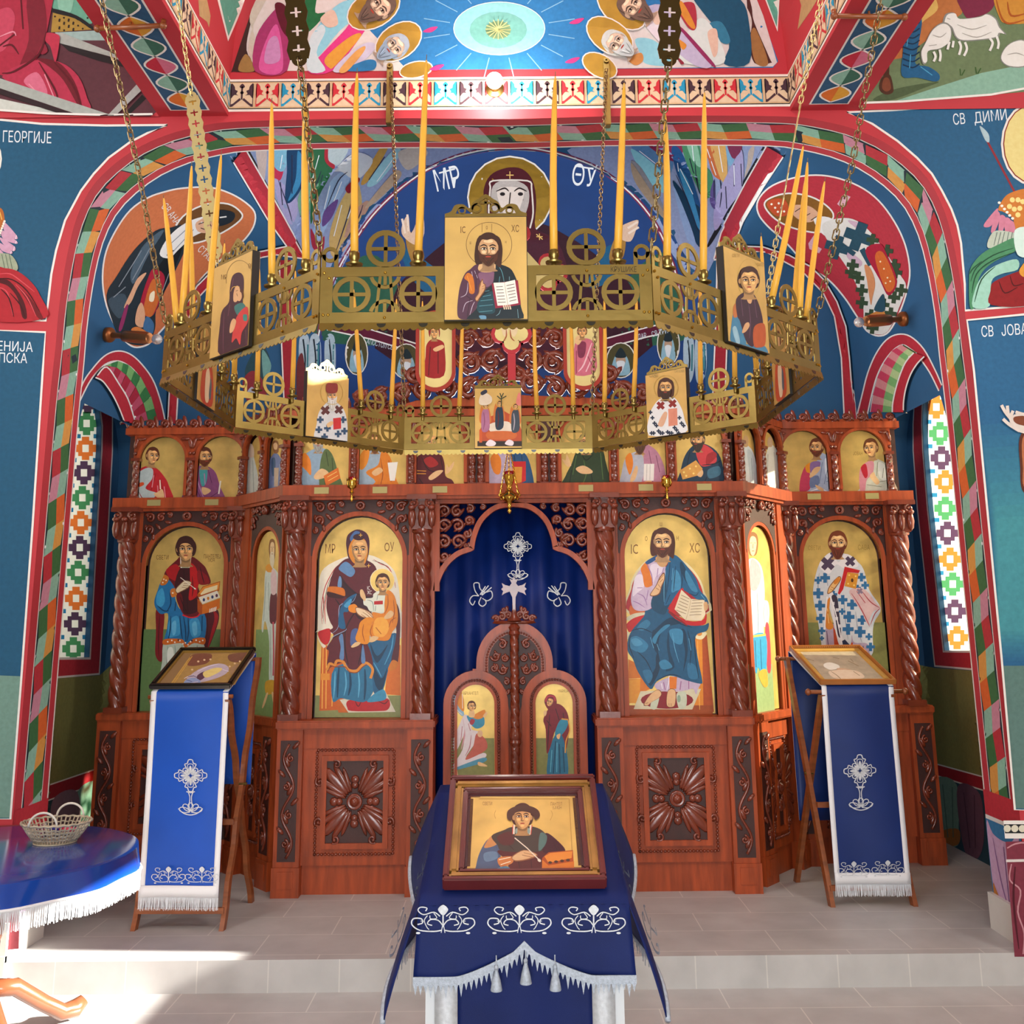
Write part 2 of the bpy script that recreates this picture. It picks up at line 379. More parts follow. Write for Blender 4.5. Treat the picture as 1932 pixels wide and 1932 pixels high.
# ---- the arch: outline on the plane Y = 5.2
YA, YB = 5.2, 5.57
ap = [(43, 1560), (60, 1300), (77, 1040), (95, 770), (104, 661), (112, 575), (128, 475), (149, 400), (183, 341), (245, 288), (308, 257), (370, 240), (435, 230), (600, 225), (780, 223)]
L = [(PY(x, y, YA).x, PY(x, y, YA).z) for x, y in ap]
L[:4] = [(-2.40, z) for _, z in L[:4]]; L = [(-2.40, .14)]+L
half = spl(L, False, 5)
ARCH = half+[(0, 4.365)]+[(-x, z) for x, z in reversed(half)]
def arclen(c):
    s = [0]
    for a, b_ in zip(c, c[1:]): s.append(s[-1]+math.dist(a, b_))
    return s
ASL = arclen(ARCH)
def on_arch(curve, off=0):
    sl = arclen(curve)
    def hit(s, y):
        i = max(0, min(len(curve)-2, next((k for k in range(len(sl)-1) if sl[k+1] >= s), len(curve)-2)))
        a, b_ = curve[i], curve[i+1]; t = (s-sl[i])/max(1e-6, sl[i+1]-sl[i])
        dx, dz = b_[0]-a[0], b_[1]-a[1]; l = math.hypot(dx, dz) or 1
        return Vector((a[0]+dx*t, y, a[1]+dz*t)), Vector((dz/l, 0, -dx/l))
    return hit, sl[-1]
ZT = 4.64
b = BM()
out = ARCH[:]
# front and back faces as quads from the arch out to the wall edge
def outer(p, i, n):
    x, z = p
    if i < n*.22: return (-5.2, z)
    if i > n*.78: return (5.2, z)
    return None
n = len(ARCH)
vs = {}
def V(x, y, z):
    k = (round(x, 4), round(y, 4), round(z, 4))
    if k not in vs: vs[k] = b.verts.new((x, y, z))
    return vs[k]
for Y in (YA, YB):
    po = [(-5.2, .0), (-2.40, .0)]+ARCH+[(2.40, .0), (5.2, .0), (5.2, ZT), (-5.2, ZT)]
    if Y == YB: po = [(x, min(z, 4.7)) for x, z in po]
    for tri in tessellate_polygon([[Vector((x, z, 0)) for x, z in po]]):
        try: b.faces.new([V(po[i][0], Y, po[i][1]) for i in tri])
        except ValueError: pass
for p, q in zip(ARCH, ARCH[1:]): b.faces.new([V(p[0], YA, p[1]), V(q[0], YA, q[1]), V(q[0], YB, q[1]), V(p[0], YB, p[1])])
WF = struct(mk('wall_front', b, REDW))
# intrados ribbon of folded bricks
hit, SL = on_arch(ARCH)
A = Art(hit, eps=.0006)
def sband(A, y0, y1, col, s0=0, s1=None, m=140):
    s1 = s1 or SL; ss = [s0+(s1-s0)*i/m for i in range(m+1)]
    n_ = len(ss); pts = [(s, y0) for s in ss]+[(s, y1) for s in ss]; tr = []
    for i in range(m): tr += [(i, i+1, n_+i+1), (i, n_+i+1, n_+i)]
    A._add(pts, tr, col, 0)
sband(A, 5.275, 5.495, 'e9e4dc'); sband(A, 5.283, 5.487, '1f2f38'); A.fix = 1; sband(A, 5.556, 5.569, 'e9e4dc'); A.fix = 0
cols = [('c98a9c', '8db9a3'), ('b8343c', '3d6b3c'), ('8fbfa8', 'd99a4a'), ('3f6e42', 'd8662c')]
A.fix = 3
nc = int(SL/.135); cl = SL/nc
for k in range(nc):
    a, bq = cols[k % 4]; s0 = k*cl; s1 = s0+cl; yA, yM, yB = 5.293, 5.385, 5.477
    w0 = .009 if k % 2 else -.009; w1 = -w0; sk = .035
    f = lambda s, y, w: (s+(y-5.385)/.085*sk, y+w)
    A.p(a, [f(s0, yA, w0), f(s0, yM, w0), f(s1, yM, w1), f(s1, yA, w1)], 0); A.p(bq, [f(s0, yM, w0), f(s0, yB, w0), f(s1, yB, w1), f(s1, yM, w1)], 0)
    A.fix = 3; A.e('ffffff', s0+cl*.1, 5.478 if k % 2 else 5.292, .009, .007, n=8)
A.done('brick_ribbon', WF, FRESCO)
# ---- bema: side walls with a deep blind arch, vault, east wall with the apse
YE = 7.75
prof = [(-2.65, 0), (-2.65, 1), (-2.65, 2.2), (-2.65, 3.0), (-2.64, 3.4), (-2.60, 3.8), (-2.51, 4.12), (-2.38, 4.32), (-2.12, 4.48), (-1.74, 4.56)]
crown = [(-1.74+1.74*(1-math.cos(a)), 4.56+1.2*math.sin(a)) for a in [PI/2*i/10 for i in range(1, 11)]]
profS = spl(prof[3:], False, 4)
for sgn, nm in ((-1, 'wall_left'), (1, 'wall_right')):
    b = BM()
    # blind arch outline in (Y, z) on X = 2.65
    na = [(6.12, 0), (6.12, 2.7)]+spl([(6.12, 2.75), (6.2, 2.98), (6.32, 3.15), (6.47, 3.3), (6.64, 3.375), (6.9, 3.4), (7.16, 3.345), (7.42, 3.17), (7.56, 2.98), (7.62, 2.75)], False, 2)+[(7.62, 0)]
    po = [(YB, 0)]+na+[(YE, 0), (YE, 3.6), (YB, 3.6)]
    po = [(y, min(z, 3.6)) for y, z in po]
    bl = {}
    for tri in tessellate_polygon([[Vector((y, z, 0)) for y, z in po]]):
        try: b.faces.new([bl.setdefault(i, None) or bl.update({i: b.verts.new((sgn*2.65, po[i][0], po[i][1]))}) or bl[i] for i in tri])
        except ValueError: pass
    for (y0, z0), (y1, z1) in zip(na, na[1:]): b.faces.new([b.verts.new(p) for p in ((sgn*2.65, y0, z0), (sgn*2.65, y1, z1), (sgn*2.95, y1, z1), (sgn*2.95, y0, z0))])
    # niche back with the window opening (pointed arch)
    wy0, wy1, wz0, wz1 = 6.05, 7.5, 1.37, 3.3
    if sgn < 0:
        pr = [(170, 723), (180, 745), (187, 775), (191, 805), (190, 850), (181, 999), (168, 1240)]
    else:
        pr = [(1758, 704), (1748, 725), (1742, 760), (1741, 800), (1743, 850), (1752, 960), (1782, 1227)]
    q = [PX(x, y, sgn*2.95) for x, y in pr]; q = [(p.y, p.z) for p in q]
    pk = 6.74; wz0 = q[-1][1]
    hole = q[::-1]+[(pk, q[0][1]+.03)]+[(2*pk-y, z) for y, z in q]
    hole[-1] = (hole[-1][0], wz0)
    HOLE = hole if sgn < 0 else hole
    ou = [(6.1, 0), (7.62, 0), (7.62, 3.6), (6.1, 3.6)]
    allp = ou+hole
    for tri in tessellate_polygon([[Vector((y, z, 0)) for y, z in ou], [Vector((y, z, 0)) for y, z in hole]]):
        b.faces.new([b.verts.new((sgn*2.95, allp[i][0], allp[i][1])) for i in tri])
    for i in range(len(hole)):
        (y0, z0), (y1, z1) = hole[i], hole[(i+1) % len(hole)]
        b.faces.new([b.verts.new(p) for p in ((sgn*2.95, y0, z0), (sgn*2.95, y1, z1), (sgn*3.2, y1, z1), (sgn*3.2, y0, z0))])
    w = struct(mk(nm, b, BLUEW, merge=True))
    if sgn < 0: WL, HL = w, hole
    else: WR, HR = w, hole
# vault
b = BM(); full = profS+crown; full = full+[(-x, z) for x, z in reversed(full[:-1])]
ys = [YB+(YE-YB)*i/8 for i in range(9)]; rows = [[b.verts.new((x, y, z)) for x, z in full] for y in ys]
for r0, r1 in zip(rows, rows[1:]):
    for i in range(len(full)-1): b.faces.new([r0[i], r0[i+1], r1[i+1], r1[i]])
CV = struct(mk('ceiling_vault', b, BLUEW, smooth=1))
# east wall and apse
b = BM(); r = 1.5; zc = 3.9
po = [(-3.1, 0), (-r, 0)]+[(-r*math.cos(a), zc+r*math.sin(a)) for a in [PI*i/24 for i in range(25)]]+[(r, 0), (3.1, 0), (3.1, 6.2), (-3.1, 6.2)]
for tri in tessellate_polygon([[Vector((x, z, 0)) for x, z in po]]): b.faces.new([b.verts.new((po[i][0], YE, po[i][1])) for i in tri])
WB = struct(mk('wall_back', b, BLUEW, merge=True))
b = BM(); nu = 24; depth = .95
def ap_pt(u, vz): return (-r*math.cos(u), YE+r*depth*math.sin(u), vz)
cols_ = [PI*i/nu for i in range(nu+1)]
rws = [[b.verts.new(ap_pt(u, z)) for u in cols_] for z in (0, 2, zc)]
for k in range(1, 11):
    ph = PI/2*k/10; rws.append([b.verts.new((-r*math.cos(ph)*math.cos(u), YE+r*depth*math.cos(ph)*math.sin(u), zc+r*math.sin(ph))) for u in cols_])
for r0, r1 in zip(rws, rws[1:]):
    for i in range(nu): b.faces.new([r0[i], r0[i+1], r1[i+1], r1[i]])
AP = struct(mk('wall_apse', b, mat('apse_blue', '143c78', .75, 0, .1, 40, .1, 3), smooth=1, merge=True))
# ---- ceiling of the nave: soffit beams, the square lantern with its cove, side vaults
b = BM()
for s in (-1, 1):
    b.faces.new([b.verts.new((s*1.55, y, 4.4)) for y in (-2, YA)]+[b.verts.new((s*1.93, y, 4.4)) for y in (YA, -2)])
    b.faces.new([b.verts.new((s*1.55, y, 4.4)) for y in (-2, YA)]+[b.verts.new((s*1.55, y, ZT)) for y in (YA, -2)])
    b.faces.new([b.verts.new((s*1.93, y, 4.4)) for y in (-2, YA)]+[b.verts.new((s*1.93, y, 4.75)) for y in (YA, -2)])
CB = struct(mk('ceiling_beams', b, REDW))
b = BM(); cy0 = YA-1.55
ring_ = []
for k in range(9):
    a = PI/2*k/8*.86; d = 1.45*(1-math.cos(a)); z = ZT+1.55*math.sin(a); h = 1.55-d
    ring_.append([b.verts.new((sx*h, cy0+sy*h, z)) for sx, sy in ((-1, 1), (1, 1), (1, -1), (-1, -1))])
for r0, r1 in zip(ring_, ring_[1:]):
    for i in range(4): b.faces.new([r0[i], r0[(i+1) % 4], r1[(i+1) % 4], r1[i]])
b.faces.new(ring_[-1])
CD = struct(mk('ceiling_dome', b, REDW))
for s, nm in ((-1, 'ceiling_left'), (1, 'ceiling_right')):
    b = BM(); rr = 2.4; rows = []
    for k in range(11):
        a = PI/2*k/10; rows.append([b.verts.new((x, YA-.012-rr*(1-math.cos(a)), 4.395+rr*math.sin(a))) for x in (s*1.93, s*5.2)])
    for r0, r1 in zip(rows, rows[1:]): b.faces.new([r0[0], r0[1], r1[1], r1[0]])
    o = struct(mk(nm, b, REDW, smooth=1))
    if s < 0: CL = o
    else: CR = o
# nave side walls (out of the frame) with openings shaped to aim the sun
b = BM(); box(b, (-5.3, -2.5, 0), (-5.2, YA, 4.6)); struct(mk('wall_nave_left', b, CREAM))
b = BM(); oy0, oy1, oz0, oz1 = 3.65, 4.92, 2.88, 3.58
for p0, p1 in (((5.2, -2.5, 0), (5.3, YA, oz0)), ((5.2, -2.5, oz1), (5.3, YA, 5.13)), ((5.2, -2.5, 5.13), (5.3, 3.57, 7)), ((5.2, 3.71, 5.13), (5.3, YA, 7)), ((5.2, 3.57, 5.3), (5.3, 3.71, 7)), ((5.2, -2.5, oz0), (5.3, oy0, oz1)), ((5.2, oy1, oz0), (5.3, YA, oz1))): box(b, p0, p1)  # small high slot added so sun catches only the chandelier crest
struct(mk('wall_nave_right', b, CREAM))

b = BM(); box(b, (-5.2, -2.6, 0), (-1.1, -2.5, 5)); box(b, (1.1, -2.6, 0), (5.2, -2.5, 5)); box(b, (-1.1, -2.6, 2.7), (1.1, -2.5, 5)); struct(mk('wall_nave_rear', b, CREAM))
b = BM(); box(b, (-5.3, -2.6, 6.9), (5.3, 8.8, 7.0)); box(b, (-5.3, -2.6, 4.4), (-1.93, .2, 4.5)); box(b, (1.93, -2.6, 4.4), (5.3, .2, 4.5)); box(b, (-1.93, -2.6, 4.65), (1.93, 2.1, 4.7)); struct(mk('ceiling_nave', b, CREAM))
b = BM(); box(b, (-3.3, YB, 3.6), (-3.25, 8.8, 7)); box(b, (3.25, YB, 3.6), (3.3, 8.8, 7)); box(b, (-5.3, YB, 3.6), (-3.2, YB+.03, 7)); box(b, (3.2, YB, 3.6), (5.3, YB+.03, 7)); box(b, (-3.3, 9.2, 0), (3.3, 9.3, 7)); struct(mk('wall_outer', b, CREAM))
# window panes (painted film, lit by the day behind them) and their borders
def panemat():
    m = bpy.data.materials.new('painted_window_film'); m.use_nodes = True; nt = m.node_tree; nt.nodes.clear(); N = nt.nodes.new; L_ = nt.links.new
    a = N('ShaderNodeAttribute'); a.attribute_name = 'pc'; d = N('ShaderNodeBsdfDiffuse'); t = N('ShaderNodeBsdfTranslucent'); tr = N('ShaderNodeBsdfTransparent'); m1 = N('ShaderNodeMixShader'); m2 = N('ShaderNodeMixShader'); o = N('ShaderNodeOutputMaterial')
    for q in (d, t, tr): L_(a.outputs[0], q.inputs[0])
    m1.inputs[0].default_value = .45; m2.inputs[0].default_value = .3; L_(d.outputs[0], m1.inputs[1]); L_(t.outputs[0], m1.inputs[2]); L_(m1.outputs[0], m2.inputs[1]); L_(tr.outputs[0], m2.inputs[2]); L_(m2.outputs[0], o.inputs[0]); return m
FILM = panemat()
GRN, ORG, PUR, BLU = '4f9468', 'df7d3e', '57415f', '3280b2'
for sg, H, nm, cs, ds, W in ((-1, HL, 'window_1', [(165, 758, PUR), (163, 799, GRN), (161, 846, ORG), (158, 892, PUR), (155, 939, GRN), (152, 986, ORG), (150, 1033, PUR), (147, 1080, GRN), (143, 1129, ORG), (141, 1177, PUR), (138, 1224, GRN)], [(180, 776), (181, 823), (180, 868), (178, 916), (175, 963), (172, 1008), (170, 1056), (167, 1104), (164, 1151), (160, 1202), (147, 823), (139, 868), (135, 916), (133, 962), (129, 1010), (126, 1057), (122, 1104), (119, 1153), (116, 1202)], WL),
                         (1, HR, 'window_2', [(1767, 768, ORG), (1774, 818, GRN), (1777, 864, PUR), (1784, 909, ORG), (1784, 959, GRN), (1788, 1006, PUR), (1793, 1055, ORG), (1798, 1102, GRN), (1802, 1153, PUR), (1806, 1203, ORG)], [(1754, 748), (1753, 796), (1755, 842), (1760, 889), (1764, 934), (1768, 981), (1772, 1031), (1776, 1081), (1781, 1128), (1786, 1177)], WR)):
    b = BM(); vs = [b.verts.new((sg*2.985, y, z)) for y, z in H]
    for tri in tessellate_polygon([[Vector((y, z, 0)) for y, z in H]]): b.faces.new([vs[i] for i in tri])
    o = struct(mk(nm, b, FILM, merge=True)); a = o.data.color_attributes.new('pc', 'FLOAT_COLOR', 'POINT'); a.data.foreach_set('color', list(lin('e6dfc4'))*len(o.data.vertices))
    A = Art(on_plane((sg*2.985, 7, 2), (-sg, 0, 0)), eps=.0008); A.fix = 2
    hh = 22
    for x, y, c in cs:
        for p, q, r_, t_ in ((-7, -hh, 7, -14.5), (-14, -14.5, 14, -7), (-21, -7, -6, 7), (6, -7, 21, 7), (-14, 7, 14, 14.5), (-7, 14.5, 7, hh)): A.rect(c, x+p, y+q, x+r_, y+t_)
    for x, y in ds: A.rect(BLU, x-5, y-4, x+5, y+4)
    A.done('painted_pattern', o, FILM, FILM)
    # border of the pane on the niche back
    A = Art(on_plane((sg*2.95, 7, 2), (-sg, 0, 0)), eps=.001)
    ins = ([(95, 760), (150, 740), (170, 722), (180, 744), (188, 775), (192, 805), (191, 850), (182, 999), (169, 1241), (95, 1241)] if sg < 0 else [(1850, 735), (1790, 730), (1758, 703), (1747, 725), (1741, 760), (1740, 800), (1742, 850), (1751, 960), (1781, 1228), (1850, 1228)])
    ous = ([(95, 715), (160, 690), (188, 697), (201, 720), (209, 750), (213, 785), (213, 850), (205, 999), (188, 1273), (95, 1281)] if sg < 0 else [(1850, 700), (1790, 690), (1745, 684), (1733, 710), (1725, 750), (1722, 800), (1722, 850), (1730, 960), (1763, 1258), (1850, 1266)])
    def band(col, P_, Q_):
        n_ = len(P_); A._add(P_+Q_, [t for i in range(n_-1) for t in ((i, i+1, n_+i+1), (i, n_+i+1, n_+i))], col, 0)
    mixp = lambda t: [(p[0]+(q[0]-p[0])*t, p[1]+(q[1]-p[1])*t) for p, q in zip(ins, ous)]
    A.fix = 1; band('bc3540', mixp(.1), mixp(.9)); band('e6e0da', mixp(-.02), mixp(.1)); band('e6e0da', mixp(.9), ous); A.done('painted_border', W, FRESCO)
# ================================================================ the iconostasis (carved wooden screen)
UP = Vector((0, 0, 1))
def FR(x, y, dx=1, dy=0): return frame_mat((x, y, 0), (dx, dy, 0), UP)   # local x along the bay, y up, z towards the nave
SCR = thing('iconostasis', 'carved reddish brown wooden icon screen closing off the altar under the arch', 'icon screen', (0, 6.4, .14))
def archboard(bm, w, h0, h1, r, s, t, M, mi=0, rise=None):
    """board with an arched hole: half width w, from h0 to h1, hole half width r, springing at s"""
    rise = rise or r
    prism(bm, [(-w, h0), (-w, h1), (w, h1), (w, h0), (r, h0), (r, s)]+[(r*math.cos(a), s+rise*math.sin(a)) for a in [PI*i/20 for i in range(1, 20)]]+[(-r, s), (-r, h0)], t, M, mi)
def archring(bm, r0, r1, s, h0, t, M, mi=0):
    A = [(-r0, h0)]+[(-r0*math.cos(a), s+r0*math.sin(a)) for a in [PI*i/20 for i in range(21)]]+[(r0, h0)]
    B = [(-r1, h0)]+[(-r1*math.cos(a), s+r1*math.sin(a)) for a in [PI*i/20 for i in range(21)]]+[(r1, h0)]
    strip2(bm, A, B, t, M, mi)
def twisted(bm, M, x, z, h0, h1, r, lobes=3, pitch=.3, d=.28, n=24, hand=1):
    N = max(8, int((h1-h0)/(pitch*.09))); rows = []
    for i in range(N+1):
        h = h0+(h1-h0)*i/N; row = []
        for k in range(n):
            a = 2*PI*k/n; q = abs(math.cos((lobes*a-hand*2*PI*h/pitch)/2)); rr = r*(1.12-d*1.1*(1-q)**1.4)
            row.append(bm.verts.new(M @ Vector((x+rr*math.cos(a), h, z+rr*math.sin(a)))))
        rows.append(row)
    for a, b_ in zip(rows, rows[1:]):
        for k in range(n): bm.faces.new([a[k], a[(k+1) % n], b_[(k+1) % n], b_[k]])
    for e in (rows[0], rows[-1]): bm.faces.new(e)
def curl(bm, M, x, y, r, a0=0, turns=1.25, hand=1, w=.011, z=0, n=18, tail=None):
    pts = []
    for i in range(n+1):
        t = i/n; rr = r*(1-.78*t); a = a0+hand*turns*2*PI*t; pts.append(M @ Vector((x+rr*math.cos(a), y+rr*math.sin(a), z+w*.35)))
    if tail: pts = [M @ Vector((p[0], p[1], z+w*.3)) for p in tail]+pts
    tube(bm, pts, [w*(1-.35*i/len(pts)) for i in range(len(pts))], 6); e = pts[-1]
    bmesh.ops.create_uvsphere(bm, u_segments=7, v_segments=5, radius=w*1.25, matrix=Matrix.Translation(e))
def leaf(bm, M, x, y, ang, L, w, z=0, th=.012):
    blob(bm, (0, 0, 0), L/2, w/2, th, M @ Matrix.Translation((x+math.cos(ang)*L/2, y+math.sin(ang)*L/2, z)) @ Matrix.Rotation(ang, 4, 'Z'))
def carve_corner(bm, M, x, y, sx, sy, s, z=0):
    """acanthus scrollwork filling a corner of size s; (x,y) is the outer corner, sx,sy point inwards"""
    q = lambda u, v: (x+sx*u*s, y+sy*v*s)
    h = sx*sy
    for u, v, r, a, hd in ((.24, .22, .17, .4, 1), (.62, .2, .15, 2.4, -1), (.22, .6, .15, 4.2, -1), (.9, .13, .09, .3, 1), (.12, .92, .09, 1.3, 1)):
        p = q(u, v); curl(bm, M, p[0], p[1], r*s, a if h > 0 else PI-a, 1.2, hd*h, .055*s, z)
    for u, v, a, L in ((.42, .4, .8, .3), (.44, .1, .1, .26), (.1, .42, 1.5, .26), (.72, .34, .2, .26), (.36, .72, 1.4, .26), (.5, .24, -.5, .2), (.03, .03, .8, .3)):
        p = q(u, v); an = math.atan2(math.sin(a)*sy, math.cos(a)*sx); leaf(bm, M, p[0], p[1], an, L*s, .12*s, z, .05*s)
def beads(bm, pts, r, M, z, step):
    """row of beads along a 2D polyline"""
    d = [0]
    for a, b_ in zip(pts, pts[1:]): d.append(d[-1]+math.dist(a, b_))
    k = int(d[-1]/step)
    for i in range(k+1):
        s = d[-1]*i/k; j = max(j for j in range(len(d)) if d[j] <= s+1e-9); j = min(j, len(pts)-2); t = (s-d[j])/max(1e-6, d[j+1]-d[j])
        blob(bm, (pts[j][0]+(pts[j+1][0]-pts[j][0])*t, pts[j][1]+(pts[j+1][1]-pts[j][1])*t, z), r, r, r, M, 0, 6, 4)
def vine(bm, M, x, y0, y1, w, z):
    n = 40; k = 2.0; pts = []
    for i in range(n+1):
        t = i/n; pts.append(M @ Vector((x+w*.34*math.sin(t*k*2*PI), y0+(y1-y0)*t, z)))
    tube(bm, pts, .009, 6)
    for j in range(4):
        yy = y0+(y1-y0)*(j+.5)/4; s = 1 if j % 2 else -1
        curl(bm, M, x+s*w*.1, yy, w*.26, PI/2, 1.2, s, .008, z)
        leaf(bm, M, x+s*w*.05, yy-.05, PI/2+s*.5, .07, .03, z); leaf(bm, M, x+s*w*.2, yy+.05, PI/2-s*.8, .06, .026, z)
def capital(bm, M, x, z, y0, y1, w):
    box(bm, (x-w*.75, y1-.03, z-w*.75), (x+w*.75, y1, z+w*.75), M); box(bm, (x-w*.5, y0, z-w*.45), (x+w*.5, y1-.02, z+w*.45), M)
    for i in range(3):
        u = (i-1)*w*.5
        leaf(bm, M, x+u, y0+.005, PI/2, (y1-y0)*.62, w*.42, z+w*.5, .02); blob(bm, (x+u, y0+(y1-y0)*.62, z+w*.62), w*.2, .018, .02, M)
    for s in (-1, 1): curl(bm, M, x+s*w*.42, y1-.055, .03, PI/2, 1.2, s, .009, z+w*.6)
def base_block(M, hw, y1, parent, depth=.05):
    """panelled pedestal of one bay: local half width hw"""
    b = BM(); box(b, (-hw+.15, .3, -.2), (hw-.15, y1-.05, 0), M); box(b, (-hw+.15, .14, -.2), (hw-.15, .3, -.02), M); box(b, (-hw+.15, y1-.16, -.2), (hw-.15, y1-.05, .008), M)
    fx, f0, f1 = hw-.23, .36, y1-.17
    for p0, p1 in (((-fx+.03, f0+.03, 0), (fx-.03, f0+.06, .018)), ((-fx+.03, f1-.06, 0), (fx-.03, f1-.03, .018)), ((-fx+.03, f0+.06, 0), (-fx+.06, f1-.06, .018)), ((fx-.06, f0+.06, 0), (fx-.03, f1-.06, .018))): box(b, p0, p1, M)
    o = mk('base_panel', b, WOOD, parent)
    b = BM(); box(b, (-fx+.06, f0+.06, 0), (fx-.06, f1-.06, .004), M); mk('panel_ground', b, WOODX, o)
    b = BM(); beads(b, [(-fx, f0), (fx, f0), (fx, f1), (-fx, f1), (-fx, f0)], .0095, M, .006, .0205); mk('bead_border', b, WOODD, o, True)
    b = BM(); cx, cy = 0, (f0+f1)/2; s = (f1-f0)/2-.07
    lathe(b, M @ Vector((cx, cy, .002)), [(.045, 0), (.045, .018), (.036, .022), (.03, .012), (.026, .02), (.012, .034), (0, .036)], 16, 0, M.to_3x3() @ Vector((0, 0, 1)))
    for i in range(4):
        a = PI/4+i*PI/2
        c, d = math.cos(a), math.sin(a)
        for da, L, w in ((0, 1.02, .16), (.24, .92, .1), (-.24, .92, .1), (.42, .72, .07), (-.42, .72, .07)): leaf(b, M, cx+math.cos(a+da)*.05, cy+math.sin(a+da)*.05, a+da, s*L, w*.42, .006, .013)
        for sg in (-1, 1):
            curl(b, M, cx+math.cos(a+sg*.3)*s*1.08, cy+math.sin(a+sg*.3)*s*1.08, .026, a, 1, sg, .009, .008)
        a2 = i*PI/2
        for t, r in ((.42, .022), (.56, .026)):
            blob(b, (cx+math.cos(a2)*s*t, cy+math.sin(a2)*s*t, .008), r, r, .013, M)
        for sg in (-1, 1): curl(b, M, cx+math.cos(a2)*s*.48-math.sin(a2)*sg*.035, cy+math.sin(a2)*s*.48+math.cos(a2)*sg*.035, .02, a2, 1, sg, .007, .006)
    mk('carved_foliage', b, WOODD, o, True)
    for sx in (-1, 1):
        x = sx*(hw-.075); b = BM()
        box(b, (x-.075, .3, -.2), (x+.075, y1-.05, .045), M); box(b, (x-.08, .14, -.2), (x+.08, .3, .055), M); box(b, (x-.045, .19, .055), (x+.045, .28, .06), M)
        p = mk('pilaster', b, WOOD, parent)
        b = BM(); box(b, (x-.052, .33, .045), (x+.052, y1-.11, .047), M); mk('panel_ground', b, WOODX, p)
        b = BM(); vine(b, M, x, .35, y1-.13, .09, .05); mk('carved_vine', b, WOODD, p, True)
    b = BM(); box(b, (-hw-.01, y1-.05, -.3), (hw+.01, y1, .06), M, bev=.008); mk('ledge', b, WOOD, parent)
ICON_SLOTS = {}
def main_bay(key, M, hw, r, z0=1.1, spring=2.04, colx=None, cols=(1, 1), zc=.08):
    """register with an arched icon opening between ledge and cornice"""
    b = BM(); archboard(b, hw, z0, 2.42, r+.012, spring, .03, M); archring(b, r+.012, r+.04, spring, z0, .034 if key in 'ef' else .045, M)
    for s in (-1, 1): box(b, (s*(r+.045), z0, .03), (s*(r+.06), 2.40, .036), M)
    o = mk('arch_frame', b, WOOD, SCR)
    b = BM(); box(b, (-hw, z0, -.06), (hw, 2.42, -.03), M); mk('back_board', b, WOODX, SCR)
    b = BM(); archboard(b, r+.05, spring+.02, 2.405, r+.035, spring, .006, M @ Matrix.Translation((0, 0, .03))); mk('spandrel_ground', b, WOODX, o)
    sz = min(.26, r+.02)
    for s in (-1, 1): b = BM(); carve_corner(b, M, s*(r+.05), 2.40, -s, -1, sz*.78, .042); mk('carved_spandrel', b, WOODD, o, True)
    b = BM(); ring(b, 0, 2.365, .014, .03, .03, M @ Matrix.Translation((0, 0, .034)), n=14); blob(b, (0, 2.365, .05), .011, .011, .011, M); mk('rosette', b, WOODD, o, True)
    for s, on in zip((-1, 1), cols):
        if not on: continue
        x = s*(colx or hw-.055)
        b = BM(); twisted(b, M, x, zc, z0+.03, 2.2, .05, 3, .118, .34); box(b, (x-.06, z0, zc-.06), (x+.06, z0+.035, zc+.06), M); lathe(b, M @ Vector((x, 2.19, zc)), [(.06, 0), (.065, .012), (.06, .025)], 14, 0, UP)
        c = mk('twisted_column', b, WOODD, SCR, 40)
        b = BM(); capital(b, M, x, zc, 2.21, 2.42, .12); mk('capital', b, WOODD, c, 50)
# front bays (left, right), wings, slanted bays
FL, FRT = FR(-.945, 6.40), FR(.945, 6.40)
WGL, WGR = FR(-2.2, 6.98), FR(2.2, 6.98)
aL = Vector((-1.84, 6.96)); bL = Vector((-1.40, 6.42)); dL = (bL-aL)
AL = FR((aL.x+bL.x)/2, (aL.y+bL.y)/2, dL.x, dL.y); AR = FR(-(aL.x+bL.x)/2, (aL.y+bL.y)/2, dL.x, -dL.y)
base_block(FR(-.935, 6.31), .455, 1.1, SCR); base_block(FR(.935, 6.31), .455, 1.1, SCR)
base_block(FR(-2.22, 6.93), .47, 1.1, SCR); base_block(FR(2.22, 6.93), .47, 1.1, SCR)
base_block(AL, .33, 1.1, SCR); base_block(AR, .33, 1.1, SCR)
main_bay('a', FL, .46, .252, colx=.388); main_bay('b', FRT, .46, .252, colx=.388)
main_bay('c', WGL, .45, .25, colx=.385, zc=.07); main_bay('d', WGR, .45, .25, colx=.385, zc=.07)
AL2, AR2 = AL @ Matrix.Translation((.113, 0, .0)), AR @ Matrix.Translation((-.113, 0, 0))
main_bay('e', AL2, .217, .168, spring=2.06, cols=(0, 0)); main_bay('f', AR2, .217, .168, spring=2.06, cols=(0, 0))
for W, sg in ((AL, -1), (AR, 1)): b = BM(); box(b, (sg*.33, 1.1, -.06), (sg*.1, 2.42, .03), W); box(b, (sg*.29, 1.1, .03), (sg*.14, 2.42, .04), W); mk('side_stile', b, WOOD, SCR)
